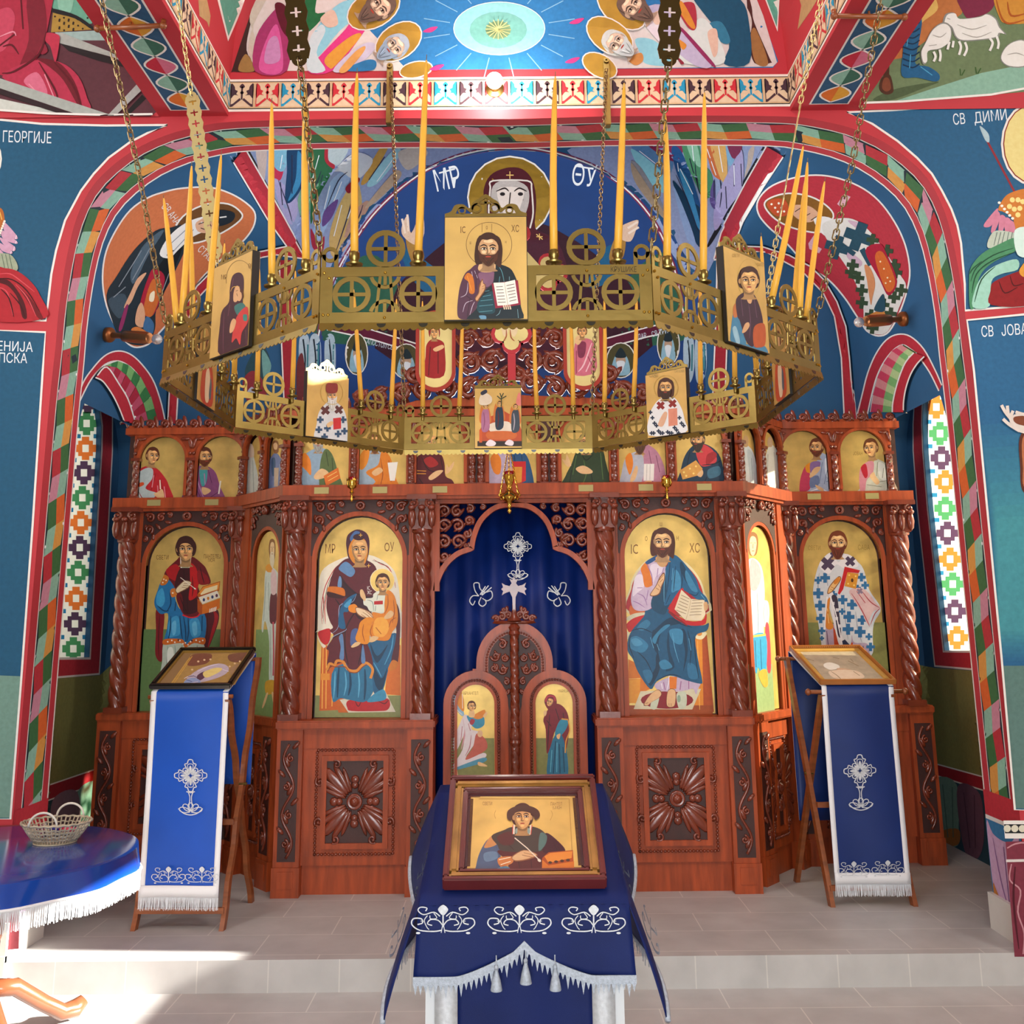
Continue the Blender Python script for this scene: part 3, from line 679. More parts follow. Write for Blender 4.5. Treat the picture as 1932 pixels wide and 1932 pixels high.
# the opening of the royal doors: trefoil headed frame with pierced carving
MD = FR(0, 6.42)
tre = [(0, 2.352), (-.1, 2.335), (-.185, 2.265), (-.228, 2.17), (-.243, 2.09), (-.26, 2.08), (-.34, 2.05), (-.41, 1.985), (-.452, 1.9), (-.462, 1.84)]
trs = spl(tre[:5], False, 5)+spl(tre[5:], False, 5)
def offs(c, d):
    o = []
    for i, p in enumerate(c):
        a = c[max(0, i-1)]; b_ = c[min(len(c)-1, i+1)]; dx, dy = b_[0]-a[0], b_[1]-a[1]; l = math.hypot(dx, dy) or 1
        o.append((p[0]+dy/l*d, p[1]-dx/l*d))
    return o
b = BM()
T = trs[::-1]+[(-x, y) for x, y in trs[1:]]
T2 = offs(trs, .032); T2[0] = (0, 2.384); T2 = T2[::-1]+[(-x, y) for x, y in T2[1:]]
strip2(b, T, T2, .05, MD); box(b, (-.49, 2.375, 0), (.49, 2.42, .05), MD)
for s in (-1, 1): box(b, (s*.455, 1.84, 0), (s*.495, 2.42, .045), MD); box(b, (s*.487, .14, -.05), (s*.51, 2.42, .03), MD)
o = mk('trefoil_frame', b, WOOD, SCR)
for s in (-1, 1):
    b = BM()
    for (x, y, r, a, h) in ((.43, 2.33, .04, 0, 1), (.35, 2.33, .038, 2, -1), (.27, 2.345, .028, 1, 1), (.43, 2.24, .042, 3, -1), (.345, 2.24, .042, .5, 1), (.275, 2.27, .03, 4, -1), (.43, 2.14, .042, 1, 1), (.34, 2.14, .045, 3, -1), (.285, 2.19, .028, 2, 1), (.43, 2.05, .035, .4, -1), (.19, 2.355, .018, 1, 1), (.44, 1.98, .022, 2, 1), (.29, 2.115, .02, 2, 1)):
        curl(b, MD, s*x, y, r, a if s > 0 else PI-a, 1.25, h*s, .0125, .02)
        leaf(b, MD, s*x, y-r, PI/2+s*.7, r*2, .024, .02); leaf(b, MD, s*(x-r), y, s*.5 if s > 0 else PI+.5, r*1.9, .022, .024)
    mk('pierced_carving', b, WOODD, o, True)
# main cornice with small brass name plates
b = BM()
cp = [(-2.70, 6.90), (-1.88, 6.90), (-1.42, 6.30), (1.42, 6.30), (1.88, 6.90), (2.70, 6.90)]
for (x0, y0), (x1, y1) in zip(cp, cp[1:]):
    d = Vector((x1-x0, y1-y0)); M = FR(x0, y0, d.x, d.y); L_ = d.length
    e0 = -.0 if x0 < -2.6 else (-.0); 
    box(b, (e0, 2.42, -.16), (L_, 2.49, 0), M); box(b, (e0+.01, 2.40, -.16), (L_-.01, 2.42, -.015), M)
o = mk('cornice', b, WOOD, SCR)
PL = mat('name_plate', 'a89a62', .5, .3)
for x in (-1.18, -.82, -.45, .45, .82, 1.18):
    b = BM(); box(b, (x-.045, 2.435, 0), (x+.045, 2.475, .003), FR(0, 6.30)); mk('name_plate', b, PL, o)
for x in (-2.42, -2.03, 2.03, 2.42):
    b = BM(); box(b, (x-.045, 2.435, 0), (x+.045, 2.475, .003), FR(0, 6.90)); mk('name_plate', b, PL, o)
# upper tier of small arches
def small_bay(M, x, hw, r, spring=2.76, z0=2.49, z1=2.93):
    b = BM(); M2 = M @ Matrix.Translation((x, 0, 0)); archboard(b, hw, z0, z1, r+.006, spring, .02, M2); archring(b, r+.006, r+.026, spring, z0+.02, .035, M2); o = mk('small_arch', b, WOOD, SCR)
    b = BM()
    for s in (-1, 1):
        leaf(b, M2, s*(hw-.005), z1-.1, PI/2+s*.2, .085, .03, .025); leaf(b, M2, s*(hw-.02), z1-.03, PI if s > 0 else 0, .06, .025, .025); blob(b, (s*(hw-.012), z1-.13, .025), .012, .014, .012, M2)
    mk('carved_leaves', b, WOODD, o, True)
def small_col(M, x, z=.03, z0=2.49):
    b = BM(); twisted(b, M, x, z, z0+.015, 2.745, .021, 3, .06, .3, 12); box(b, (x-.03, 2.745, z-.025), (x+.03, 2.765, z+.025), M); box(b, (x-.026, z0, z-.022), (x+.026, z0+.016, z+.022), M); mk('small_column', b, WOODD, SCR, 40)
TM = FR(0, 6.42)
for x in (-1.18, -.818, -.456, 0, .456, .818, 1.18): small_bay(TM, x, .181, .143)
b = BM()
for s in (-1, 1): box(b, (s*.18, 2.49, 0), (s*.276, 2.93, .02), TM)
box(b, (-1.37, 2.49, -.05), (1.37, 2.93, -.03), TM); mk('back_board', b, WOODX, SCR)
for x in (.637, .999, 1.345): small_col(TM, x); small_col(TM, -x)
for x in (.2, .256): small_col(TM, x); small_col(TM, -x)
for s, W in ((-1, WGL), (1, WGR)):
    for x in (-.2, .2): small_bay(W, x, .2, .15)
    for x in (-.375, 0, .375): small_col(W, x)
    b = BM(); box(b, (-.45, 2.49, -.05), (.45, 2.93, -.03), W); mk('back_board', b, WOODX, SCR)
for W in (AL, AR):
    for x in (-.165, .165): small_bay(W, x, .165, .122, 2.78)
    for x in (-.31, 0, .31): small_col(W, x)
    b = BM(); box(b, (-.33, 2.49, -.05), (.33, 2.93, -.03), W); mk('back_board', b, WOODX, SCR)
b = BM(); c = BM()
cp2 = [(-2.66, 6.94), (-1.86, 6.94), (-1.41, 6.37), (1.41, 6.37), (1.86, 6.94), (2.66, 6.94)]
for (x0, y0), (x1, y1) in zip(cp2, cp2[1:]):
    d = Vector((x1-x0, y1-y0)); M = FR(x0, y0, d.x, d.y); L_ = d.length
    box(b, (0, 2.93, -.12), (L_, 2.975, 0), M); box(b, (0, 2.975, -.06), (L_, 3.0, -.04), M)
    k = int(L_/.092)
    for i in range(k):
        x = (i+.5)*L_/k; curl(c, M, x, 3.01, .034, -PI/2, 1.1, 1, .013, -.04); leaf(c, M, x-.046, 2.975, PI/2+.25, .1, .034, -.045); blob(c, (x+.012, 3.012, -.03), .013, .013, .012, M)
mk('top_rail', b, WOOD, SCR); mk('crest', c, WOODD, SCR, True)
# pediment of scrolls carrying the painted cross and two framed ovals
PM = FR(0, 6.36)
b = BM()
for s in (-1, 1):
    for (x, y, r, a, h) in ((.12, 3.12, .075, 0, 1), (.27, 3.1, .07, 2, -1), (.13, 3.28, .075, 3, -1), (.27, 3.26, .075, .5, 1), (.42, 3.1, .07, 1, 1), (.56, 3.09, .065, 2, -1), (.7, 3.08, .06, 0, 1), (.83, 3.06, .05, 2, -1), (.95, 3.05, .045, 0, 1), (.28, 3.42, .065, 3, -1), (.2, 3.55, .055, 1, 1), (.31, 3.55, .045, 0, -1), (.62, 3.2, .06, 3, 1), (.16, 3.42, .05, 1, 1), (.05, 3.2, .05, 2, 1)):
        curl(b, PM, s*x, y, r, a if s > 0 else PI-a, 1.3, h*s, .021, 0)
        leaf(b, PM, s*x, y-r, PI/2-s*.7, r*2.2, .042, 0, .018); leaf(b, PM, s*(x+r*.6), y, PI/2+s*.9, r*1.9, .036, .01, .018)
mk('scroll_pediment', b, WOODD, SCR, True)
b = BM()
for s in (-1, 1): prism(b, [(s*.03, 2.99), (s*.75, 2.99), (s*.6, 3.03), (s*.03, 3.06)], .03, PM @ Matrix.Translation((0, 0, -.03)))
mk('pediment_base', b, WOOD, SCR)
# ---- the two leaves of the royal doors
def door_leaf(s, label):
    t = thing('royal_door', label, 'door', (s*.25, 6.45, .3))
    M = FR(0, 6.46); xc = s*.236
    b = BM()
    # outline: lower rectangle + side arch + half of the middle arch
    sa = [(xc+s*.195*math.cos(a), 1.172+.195*math.sin(a)) for a in [PI*i/16 for i in range(17)]]      # outer -> inner
    mid = [(s*.232*math.sin(a), 1.41+.245*math.cos(a)) for a in [PI/2*i/12 for i in range(13)]]        # top -> side
    cut = [p for p in sa if abs(p[0]) >= .238]
    o_ = [(s*.431, .3)]+cut+[(s*.234, 1.368)]+mid[::-1]+[(s*.004, 1.655), (s*.004, .3)]
    # pierced holes: icon window and quarter tympanum are closed by their own panels behind
    prism(b, o_, .02, M)
    archring_M = M @ Matrix.Translation((xc, 0, 0))
    archring(b, .15, .195, 1.172, .66, .04, archring_M); archring(b, .112, .128, 1.172, .72, .036, archring_M)
    box(b, (xc-.195, .6, 0), (xc+.195, .72, .036), M); box(b, (xc-.195, .3, 0), (xc+.195, .36, .036), M)
    A_ = [(s*.232*math.sin(a), 1.41+.245*math.cos(a)) for a in [PI/2*i/12 for i in range(13)]]; B_ = [(s*.19*math.sin(a), 1.41+.2*math.cos(a)) for a in [PI/2*i/12 for i in range(13)]]
    A_.append((s*.232, 1.35)); B_.append((s*.19, 1.33)); strip2(b, A_, B_, .037, M)
    box(b, (s*.205, 1.335, 0), (s*.255, 1.376, .03), M); mk('door_frame', b, WOOD, t)
    b = BM(); pts = [(xc-.138, .68)]+[(xc-.138*math.cos(a), 1.172+.138*math.sin(a)) for a in [PI*i/20 for i in range(21)]]+[(xc+.138, .68)]
    beads(b, pts, .0075, M, .026, .0165); pts = [(s*.172*math.sin(a), 1.41+.183*math.cos(a)) for a in [.16+(PI/2-.16)*i/12 for i in range(13)]]+[(s*.172, 1.36)]
    beads(b, pts, .0075, M, .026, .0165); mk('bead_border', b, WOODD, t, True)
    b = BM(); prism(b, [(s*.028, 1.12), (s*.028, 1.59)]+[(s*.16*math.sin(a), 1.41+.172*math.cos(a)) for a in [.15+(PI/2-.15)*i/8 for i in range(9)]]+[(s*.16, 1.345), (s*.085, 1.3)], .003, M @ Matrix.Translation((0, 0, .02))); mk('tympanum_ground', b, WOODX, t)
    b = BM()
    for (x, y, r, a, h) in ((.075, 1.52, .03, 1, 1), (.115, 1.45, .03, 0, -1), (.06, 1.44, .022, 3, 1), (.125, 1.38, .025, 2, 1), (.07, 1.37, .028, 0, -1), (.05, 1.3, .022, 1, 1), (.045, 1.24, .016, 1, -1)):
        curl(b, M, s*x, y, r, a if s > 0 else PI-a, 1.2, h*s, .009, .026); leaf(b, M, s*x, y-r, PI/2+s*.6, r*2, .02, .026); leaf(b, M, s*(x-.02), y-r*.5, PI/2-s*.5, r*2, .018, .024)
    mk('carved_tympanum', b, WOODD, t, True)
    b = BM(); prism(b, [(-.112, .72), (-.112, 1.172)]+[(-.112*math.cos(a), 1.172+.112*math.sin(a)) for a in [PI*i/16 for i in range(1, 16)]]+[(.112, 1.172), (.112, .72)], .004, M @ Matrix.Translation((xc, 0, .02))); ip = mk('icon_panel', b, GOLD, t)
    if s > 0:
        b = BM(); twisted(b, M, 0, .05, 1.03, 1.58, .024, 3, .075, .3, 14); twisted(b, M, 0, .05, .4, .94, .024, 3, .075, .3, 14)
        lathe(b, M @ Vector((0, .93, .05)), [(.026, 0), (.036, .02), (.03, .035), (.036, .05), (.036, .07), (.028, .085), (.03, .105)], 14, 0, UP); lathe(b, M @ Vector((0, 1.57, .05)), [(.028, 0), (.036, .012), (.028, .03), (.036, .05), (.02, .07)], 14, 0, UP); lathe(b, M @ Vector((0, .3, .05)), [(.036, 0), (.036, .05), (.028, .1)], 14, 0, UP)
        mk('meeting_column', b, WOODD, t, 40)
        b = BM(); fl = [(.008, 1.72), (.01, 1.8), (.026, 1.835), (.055, 1.825), (.075, 1.812), (.066, 1.838), (.078, 1.85), (.066, 1.862), (.075, 1.888), (.055, 1.875), (.026, 1.868), (.014, 1.885), (.026, 1.912), (.01, 1.905), (0, 1.925)]
        prism(b, fl+[(-x, y) for x, y in reversed(fl[:-1])], .022, M @ Matrix.Translation((0, 0, .03))); ring(b, 0, 1.85, .014, .03, .026, M @ Matrix.Translation((0, 0, .03)), n=14); lathe(b, M @ Vector((0, 1.66, .04)), [(.045, 0), (.02, .03), (.012, .07), (.012, .1)], 12, 0, UP)
        mk('door_cross', b, WOODD, t, 40)
        b = BM()
        for q in (-1, 1):
            for (x, y, r, a) in ((.035, 1.69, .026, 0), (.075, 1.685, .026, 1), (.11, 1.67, .022, 0), (.06, 1.725, .02, 2)): curl(b, M, q*x, y, r, a if q > 0 else PI-a, 1.2, q, .011, .03); leaf(b, M, q*x, y-.02, PI/2+q*.5, .05, .024, .03)
        prism(b, [(-.135, 1.645), (-.12, 1.66), (.12, 1.66), (.135, 1.645), (.1, 1.64), (-.1, 1.64)], .03, M @ Matrix.Translation((0, 0, .015)))
        mk('carved_crown', b, WOODD, t, True)
    return t, ip, M, xc
DLF = door_leaf(-1, 'left leaf of the low carved wooden doors, its icon showing a winged messenger')
DRT = door_leaf(1, 'right leaf of the low carved wooden doors, its icon showing a woman in dark red')
for x, y in ((519, 1386), (1425, 1376)):
    b = BM(); p = PY(x, y, 6.62); lathe(b, p, [(.016, .03), (.008, .02), (.008, 0), (.018, -.012), (.02, -.026), (.012, -.036)], 12, 0, Vector((0, 1, 0))); mk('door_knob', b, BLACKM, SCR, 40)
# ---- curtain behind the doors
b = BM(); n = 60; rows = []
for j in range(2):
    row = []
    for i in range(n+1):
        x = -.56+1.12*i/n; row.append(b.verts.new((x, 6.62+.018*math.sin(i*.75)+.012*math.sin(i*.31+1), .2 if j == 0 else 2.44)))
    rows.append(row)
for i in range(n): b.faces.new([rows[0][i], rows[0][i+1], rows[1][i+1], rows[1][i]])
CUR = mk('altar_curtain', b, CURT, None, True); CUR.modifiers.new('s', 'SOLIDIFY').thickness = .004
tag(CUR, 'dark blue curtain with silver crosses drawn across the doorway behind the low doors', 'curtain')
# ================================================================ the icons of the screen
def icon(M, r, spring, z0, label, group=None, z=-.02, dx=0):
    M2 = M @ Matrix.Translation((dx, 0, z)); o = M2 @ Vector((0, z0, 0))
    t = thing('icon', label, 'icon', o, group)
    b = BM(); prism(b, [(-r, z0), (-r, spring)]+[(-r*math.cos(a), spring+r*math.sin(a)) for a in [PI*i/20 for i in range(1, 20)]]+[(r, spring), (r, z0)], .008, M2 @ Matrix.Translation((0, 0, -.008)))
    mk('gold_panel', b, GOLD, t)
    return t, on_plane(o, (M.to_3x3() @ Vector((0, 0, 1))))
SK = 'e0b884'
# -- seated woman with child
t, h = icon(FL, .258, 2.04, 1.105, 'arched icon of a seated woman in dark red mantle holding a child in orange'); A = Art(h, (560, 960, .2071))
A.p('8a9058', '170,1700 950,1700 955,1900 160,1900', 0); A.p('e9e0cc', '190,1100 200,700 250,540 440,440 560,420 700,430 850,520 915,640 945,900 945,1180 190,1120')
A.p('c9601c', '225,1240 440,1260 430,1830 205,1840 215,1500', 0); A.p('d8701f', '850,1240 945,1240 945,1700 800,1690', 0); A.m('f0b04a', 9, '240,1260 235,1500 230,1820|270,1270 265,1820|330,1500 320,1800', 0); A.rect('e09030', 220, 1500, 300, 1560)
A.m('b8262c', 8, '232,1050 225,900 250,740 290,640 350,540 400,500|262,1050 255,900 285,720|700,460 760,500 830,530 880,620 900,720|235,1000 245,870 238,780'); A.m('30241e', 5, '248,1050 240,930 262,790 300,650 380,520|690,470 780,500 840,545')
A.p('c01c22', '192,1130 230,1105 305,1095 300,1200 262,1240 215,1200'); A.p('e6dcc6', '188,1150 215,1210 262,1245 258,1262 235,1262 195,1190')
A.p('d8d2bc', '390,1740 800,1650 900,1850 465,1856', 0); A.p('c8641e', '355,1740 395,1745 470,1856 380,1856', 0)
A.p('b81a22', '455,1760 520,1735 800,1722 850,1770 830,1828 760,1842 500,1842 460,1812'); A.m('5e0c12', 10, '530,1745 560,1800 590,1745|740,1750 800,1775 835,1740')
A.p('2a7196', '325,1745 350,1440 700,1420 730,1560 640,1750 480,1740 400,1725'); A.m('0f3f5e', 22, '385,1440 375,1560 370,1720|480,1460 490,1600 470,1700|620,1460 625,1600 615,1740'); A.m('5aa8cc', 14, '350,1480 345,1600 335,1730|440,1480 450,1600 430,1700|560,1480 570,1600 560,1720')
A.p('1c5c84', '655,1220 890,1130 908,1200 885,1320 830,1480 790,1640 740,1700 695,1650 690,1450 668,1300'); A.p('0d3452', '672,1230 735,1340 830,1235 740,1400 690,1330'); A.p('0d3452', '690,1420 770,1545 825,1450 775,1650 715,1600'); A.m('4a98c0', 12, '880,1150 860,1280 800,1420|700,1400 740,1470 770,1530')
A.p('3a8fb4', '640,1755 700,1690 790,1645 812,1730 720,1757')
A.p('551622', '855,850 915,870 942,1000 935,1250 915,1410 860,1390 900,1200 905,1080 880,960'); A.p('d0781f', '830,1470 870,1380 920,1400 900,1460', 1)
A.p('5c1924', '470,450 380,510 330,580 285,740 270,900 300,1020 330,1080 300,1110 335,1160 270,1270 292,1300 275,1450 350,1420 440,1400 480,1460 560,1455 610,1400 690,1440 680,1330 640,1200 650,1000 720,800 730,560 640,470')
A.l('d98a30', 24, '275,1470 300,1410 345,1425 365,1385 420,1392 440,1425 475,1468 545,1475 595,1425 640,1405 692,1462 672,1545'); A.l('8a3f12', 8, '285,1480 310,1430 350,1440 440,1440 480,1485 550,1490 600,1440 640,1420')
A.p('37101c', '390,600 470,700 600,800 720,800 660,980 560,1000 470,830 410,760'); A.m('2e0c16', 13, '440,1110 440,1270 470,1420|600,1190 590,1300 560,1420|330,1180 380,1150 450,1120|410,650 520,760 640,800|560,900 480,1020 440,1110|350,820 400,900 390,1000')
A.p('6088b4', '382,540 450,482 530,560 495,620 425,585'); A.p('6a92bc', '372,705 388,615 408,640 405,715'); A.p('5f83b0', '385,1170 420,1150 430,1360 390,1360 400,1260'); A.p('5f83b0', '590,1300 605,1240 625,1390 590,1400'); A.p('4c5f94', '500,1110 560,1100 540,1230 490,1240'); A.m('8fa6c8', 6, '545,775 505,850 392,882 380,1070 322,1135|450,1090 440,1110 325,1170 280,1250')
A.p('d0701e', '278,745 300,708 420,722 442,782 418,792 292,755'); A.p('3a0f14', '285,755 420,792 432,806 390,818 288,800')
A.p('1d5c86', '392,925 450,825 545,772 495,850 470,935 425,950 445,1085 382,1072'); A.p('4a9ac4', '430,880 490,820 500,845 465,900')
A.p('e88a1e', '475,885 530,868 558,910 532,948 478,932'); A.p('8a5028', '540,896 630,918 690,960 705,1012 690,1036 640,1005 585,985 545,950'); A.p('ecd0a8', '545,902 625,925 682,962 698,1010 688,1026 645,998 590,978 550,945'); A.m('9a6238', 6, '600,940 650,975 690,1020|625,930 670,965 700,1000|585,960 630,990 660,1005')
A.p('47192c', '450,300 470,232 550,188 632,218 662,290 657,400 642,470 660,500 600,510 510,492 470,445 455,370'); A.p('46689c', '485,262 530,205 575,215 540,262 500,300'); A.p('d98a2c', '478,340 520,272 590,264 632,300 648,390 630,480 600,510 520,495 475,420')
head(A, 572, 372, 212, '5a2a18', 'none', None, 'e2b27a'); A.e('3c1420', 565, 258, 52, 30); A.m('e8b048', 7, '582,222 582,256|566,240 598,240|655,500 655,536|640,518 672,518')
A.e('efe4c0', 780, 655, 114); A.e('b39a4a', 780, 655, 108, gold=1)
A.p('dfe3d0', '700,775 760,745 850,760 890,800 900,930 690,940 640,890 610,870 615,820 690,810'); A.m('8f9c94', 8, '640,830 690,850 700,930|740,780 730,830|720,880 715,930|860,800 850,880')
A.p('b81c20', '705,842 785,836 785,870 705,873', 0); A.p('dd821c', '822,742 890,792 922,950 912,1060 872,1120 842,1190 780,1202 690,1182 660,1112 700,1010 690,942 790,952 800,850'); A.p('efa83e', '715,1010 800,992 842,1080 790,1165 700,1142'); A.p('e48d1e', '580,1032 640,990 700,1000 672,1080 662,1190 640,1232 572,1222 535,1182 560,1100'); A.m('a85210', 9, '830,780 830,880 800,960|880,830 890,940 870,1040|690,1060 670,1120 690,1170|610,1050 600,1130 620,1210|720,1080 770,1140|840,1080 860,1020 905,990')
A.p(SK, '497,1252 540,1214 582,1220 560,1246 510,1264'); A.p(SK, '662,1202 690,1160 745,1170 722,1200 680,1216'); A.p(SK, '578,742 602,738 628,800 622,842 600,822 580,792'); A.p(SK, '798,984 850,928 884,950 862,990 812,1004')
head(A, 783, 672, 152, '4a2412', 'short'); A.text('f4f0e8', 'IC', 640, 738, 34, .6); A.text('f4f0e8', 'XC', 642, 778, 34, .6)
A.text('70421c', 'МР', 255, 405, 82, .55); A.text('70421c', 'OУ', 795, 388, 82, .55)
A.done('painting', t)
# -- seated bearded man with book
t, h = icon(FRT, .258, 2.04, 1.105, 'arched icon of a seated bearded man in blue mantle holding an open red book'); A = Art(h, (1140, 960, .2071))
A.p('e0d4a8', '228,960 235,720 262,620 330,520 420,450 560,420 640,430 760,500 862,620 915,760 935,960', 1); A.p('b5242c', '245,950 248,730 282,630 350,540 470,460 640,450 750,520 850,640 902,780 910,960')
A.p('d8761c', '220,1370 440,1480 420,1640 340,1680 215,1770', 0); A.p('e89a2c', '228,1560 330,1550 320,1770 222,1770', 0); A.p('e08a26', '820,1170 892,1170 905,1850 800,1850', 0); A.p('b04c18', '892,1160 935,1150 1000,1850 905,1850', 0); A.p('a04a18', '200,1790 990,1790 990,1900 200,1900', 0); A.m('f4c060', 8, '850,1200 860,1600 870,1830|225,1550 330,1545')
A.p('d6661e', '240,880 300,930 380,920 380,970 240,970'); A.p('d6cfae', '198,1000 270,955 380,945 372,990 250,1020'); A.p('c81a1a', '203,1050 260,1000 350,970 375,972 340,1035 240,1122 208,1092'); A.p('e8dcb0', '832,1175 870,1120 935,1130 892,1188'); A.e('d88a3a', 868, 1138, 24, 20); A.p('e4d8b0', '198,1120 230,1130 225,1185 198,1180')
A.p('d8d0ae', '268,1824 330,1662 882,1640 802,1828', 0); A.e('8a1420', 572, 1742, 240, 80); A.p('c9d2b8', '420,1808 450,1700 505,1678 475,1818'); A.p('c9d2b8', '660,1684 742,1674 745,1800 680,1816'); A.e('8fa890', 680, 1730, 16, 34)
A.p('c6b0c8', '470,1590 660,1520 870,1560 850,1650 835,1690 810,1640 760,1650 660,1665 500,1655'); A.m('9a5a8e', 10, '540,1580 555,1650|700,1570 690,1650|770,1560 770,1640'); A.m('f0e6f0', 10, '590,1450 590,1560 572,1650|520,1590 530,1640'); A.p('e07a1e', '592,1530 662,1530 656,1640 596,1640', 0)
for q in ('358,1782 420,1690 490,1645 525,1680 500,1722 430,1762 392,1794', '568,1792 580,1655 645,1648 652,1740 632,1804'): A.p('7a4424', q); A.p('e2b684', [(x*.92+.08*(445 if x < 540 else 610), y*.94+.06*1720) for x, y in pp(q)])
A.m('8a5a34', 5, '375,1775 400,1765|590,1795 588,1770|610,1800 608,1772')
A.p('15547a', '390,915 360,980 250,1110 212,1210 215,1300 262,1372 310,1490 420,1642 480,1572 600,1520 740,1560 872,1592 892,1560 852,1360 832,1160 932,1112 952,1040 900,1062 760,1052 620,970 585,915')
A.p('0b3653', '470,1090 600,990 700,1040 560,1080 500,1180 490,1320 445,1250 435,1130'); A.p('0a304b', '492,1310 505,1460 430,1610 400,1560 465,1450 470,1350'); A.p('0b3653', '700,1110 740,1120 760,1300 720,1480 735,1300'); A.p('0c3a58', '585,1120 600,1300 640,1440 560,1480 590,1400 570,1250')
A.p('2f7aa2', '228,1190 300,1160 400,1240 345,1310 240,1270'); A.p('4a94ba', '245,1195 300,1180 350,1230 280,1250'); A.p('3a86ae', '592,1112 660,1090 715,1120 705,1230 630,1210'); A.p('357fa6', '500,1400 560,1375 620,1440 530,1462'); A.p('2c7098', '760,1410 830,1430 850,1545 770,1535'); A.p('2f749a', '300,1080 380,1010 420,1050 350,1110'); A.p('357fa6', '440,1180 540,1070 600,1060 500,1150 465,1230'); A.p('2b6d94', '350,1480 420,1470 440,1530 400,1590')
A.m('082a42', 9, '250,1110 340,1090 440,1130|300,1300 380,1380 440,1500|760,1110 790,1250 780,1420|820,1160 830,1340 860,1540|620,1000 700,1050 800,1080|480,1560 600,1510 700,1530|240,1150 230,1250 270,1360'); A.m('5fa8cc', 6, '620,1130 640,1260 680,1400|480,1230 500,1290|770,1180 790,1290|420,1170 450,1270')
A.p('cbb4cb', '390,490 470,470 560,530 552,640 485,685 440,800 432,900 350,932 270,912 243,820 268,680 300,590 335,548'); A.p('e8dae6', '280,625 345,602 362,705 300,765 258,790'); A.p('e4d4e2', '420,520 500,510 540,560 470,620 440,690'); A.p('e07a1c', '333,545 388,488 422,600 442,690 372,712 350,612'); A.m('9a70a4', 8, '300,770 360,800 390,880|260,840 310,860 370,900|385,500 430,600 440,700|490,540 480,620|350,720 300,720|400,740 385,830|540,540 520,620')
A.p('0f4463', '440,800 540,650 560,560 590,500 600,760 640,770 580,905 540,965 435,912'); A.p('1b5e88', '590,430 655,425 742,510 832,630 872,742 932,810 946,870 880,852 760,762 690,742 640,835 562,882 545,860 570,760 555,560 580,500'); A.p('0d3b59', '700,480 745,560 760,680 730,640 690,540'); A.p('3f8bb4', '640,560 690,610 695,720 660,745 610,750'); A.p('3a84ac', '745,560 815,670 850,752 795,742 742,640'); A.m('0b3653', 8, '600,470 590,600 570,760|650,520 640,640 630,750|690,520 710,640 700,735|860,760 830,790 770,770|600,780 560,870'); A.m('62a8cc', 6, '560,560 545,700 545,850|625,540 615,650|880,780 920,830'); A.p('1f4f86', '378,482 480,422 476,458 400,505')
A.p('cfa06a', '470,440 590,430 560,520 500,520')
head(A, 530, 305, 240, '4e2414', 'long', 'short', '5a2c16', 'dfae78')
A.p('7a4424', '415,782 468,700 505,620 545,580 552,640 526,705 505,775 450,798'); A.p('e4b888', '422,778 474,702 510,628 540,592 545,640 520,700 498,768 450,790'); A.m('9a5e34', 6, '500,650 540,600|505,670 535,640|490,690 515,720|470,720 500,740')
A.p('c41c22', '588,930 692,733 722,762 645,935 770,1020 895,1012 925,950 932,1002 902,1058 740,1052'); A.p('8a1014', '588,930 640,960 745,1050 740,1060 600,960'); A.p('e8d8b6', '640,915 702,737 790,820 850,825 912,832 922,960 884,1020 742,1016', 0); A.m('c8b48a', 5, '790,820 770,920 742,1012', 0)
for k in range(8): y = 790+k*27; A.m('8a6c4c', 5, f'{700-k*9},{y-4} {740-k*9},{y+14} {775-k*6},{y+32}|{800-k*5},{y+44} {850-k*4},{y+40} {898-k*3},{y+38}' if k < 6 else f'{690-k*6},{y} {740-k*6},{y+28}', .2)
A.p('d8a878', '905,860 935,850 945,905 915,930')
for s_, x, y, hh in (('О', 370, 292, 40), ('Н', 655, 288, 40), ('Ш', 503, 158, 34), ('IC', 238, 410, 88), ('ХС', 775, 398, 82)): A.text('7a4a1c', s_, x, y, hh, .6)
A.done('painting', t)
# -- standing young saint with box of medicines
t, h = icon(WGL, .256, 2.04, 1.105, 'arched icon of a beardless youth in maroon and blue holding a small orange box'); A = Art(h, (240, 980, .1915))
A.p('5f7d48', '150,1082 990,1082 960,1950 120,1950', 0)
A.p('7a1016', '285,890 365,920 352,1150 342,1395 278,1335 284,1100'); A.p('54101a', '750,920 880,885 905,980 855,1140 795,1275 735,1300 745,1100'); A.p('a4161c', '850,900 898,960 852,1130 792,1270 830,1100 860,980'); A.m('3a060c', 8, '320,940 310,1150 310,1350|790,940 790,1100 760,1260')
A.p('b9c6b6', '368,1210 540,1215 745,1210 745,1420 600,1500 520,1600 330,1600 345,1400'); A.m('7a9088', 9, '400,1250 390,1420 370,1560|470,1240 480,1400 460,1500|540,1240 545,1400|620,1260 610,1330|690,1240 690,1310'); A.p('e6ece0', '400,1280 450,1270 460,1420 420,1500 395,1420'); A.p('c8521a', '325,1528 420,1540 400,1640 315,1640'); A.e('f4efe4', 350, 1590, 8)
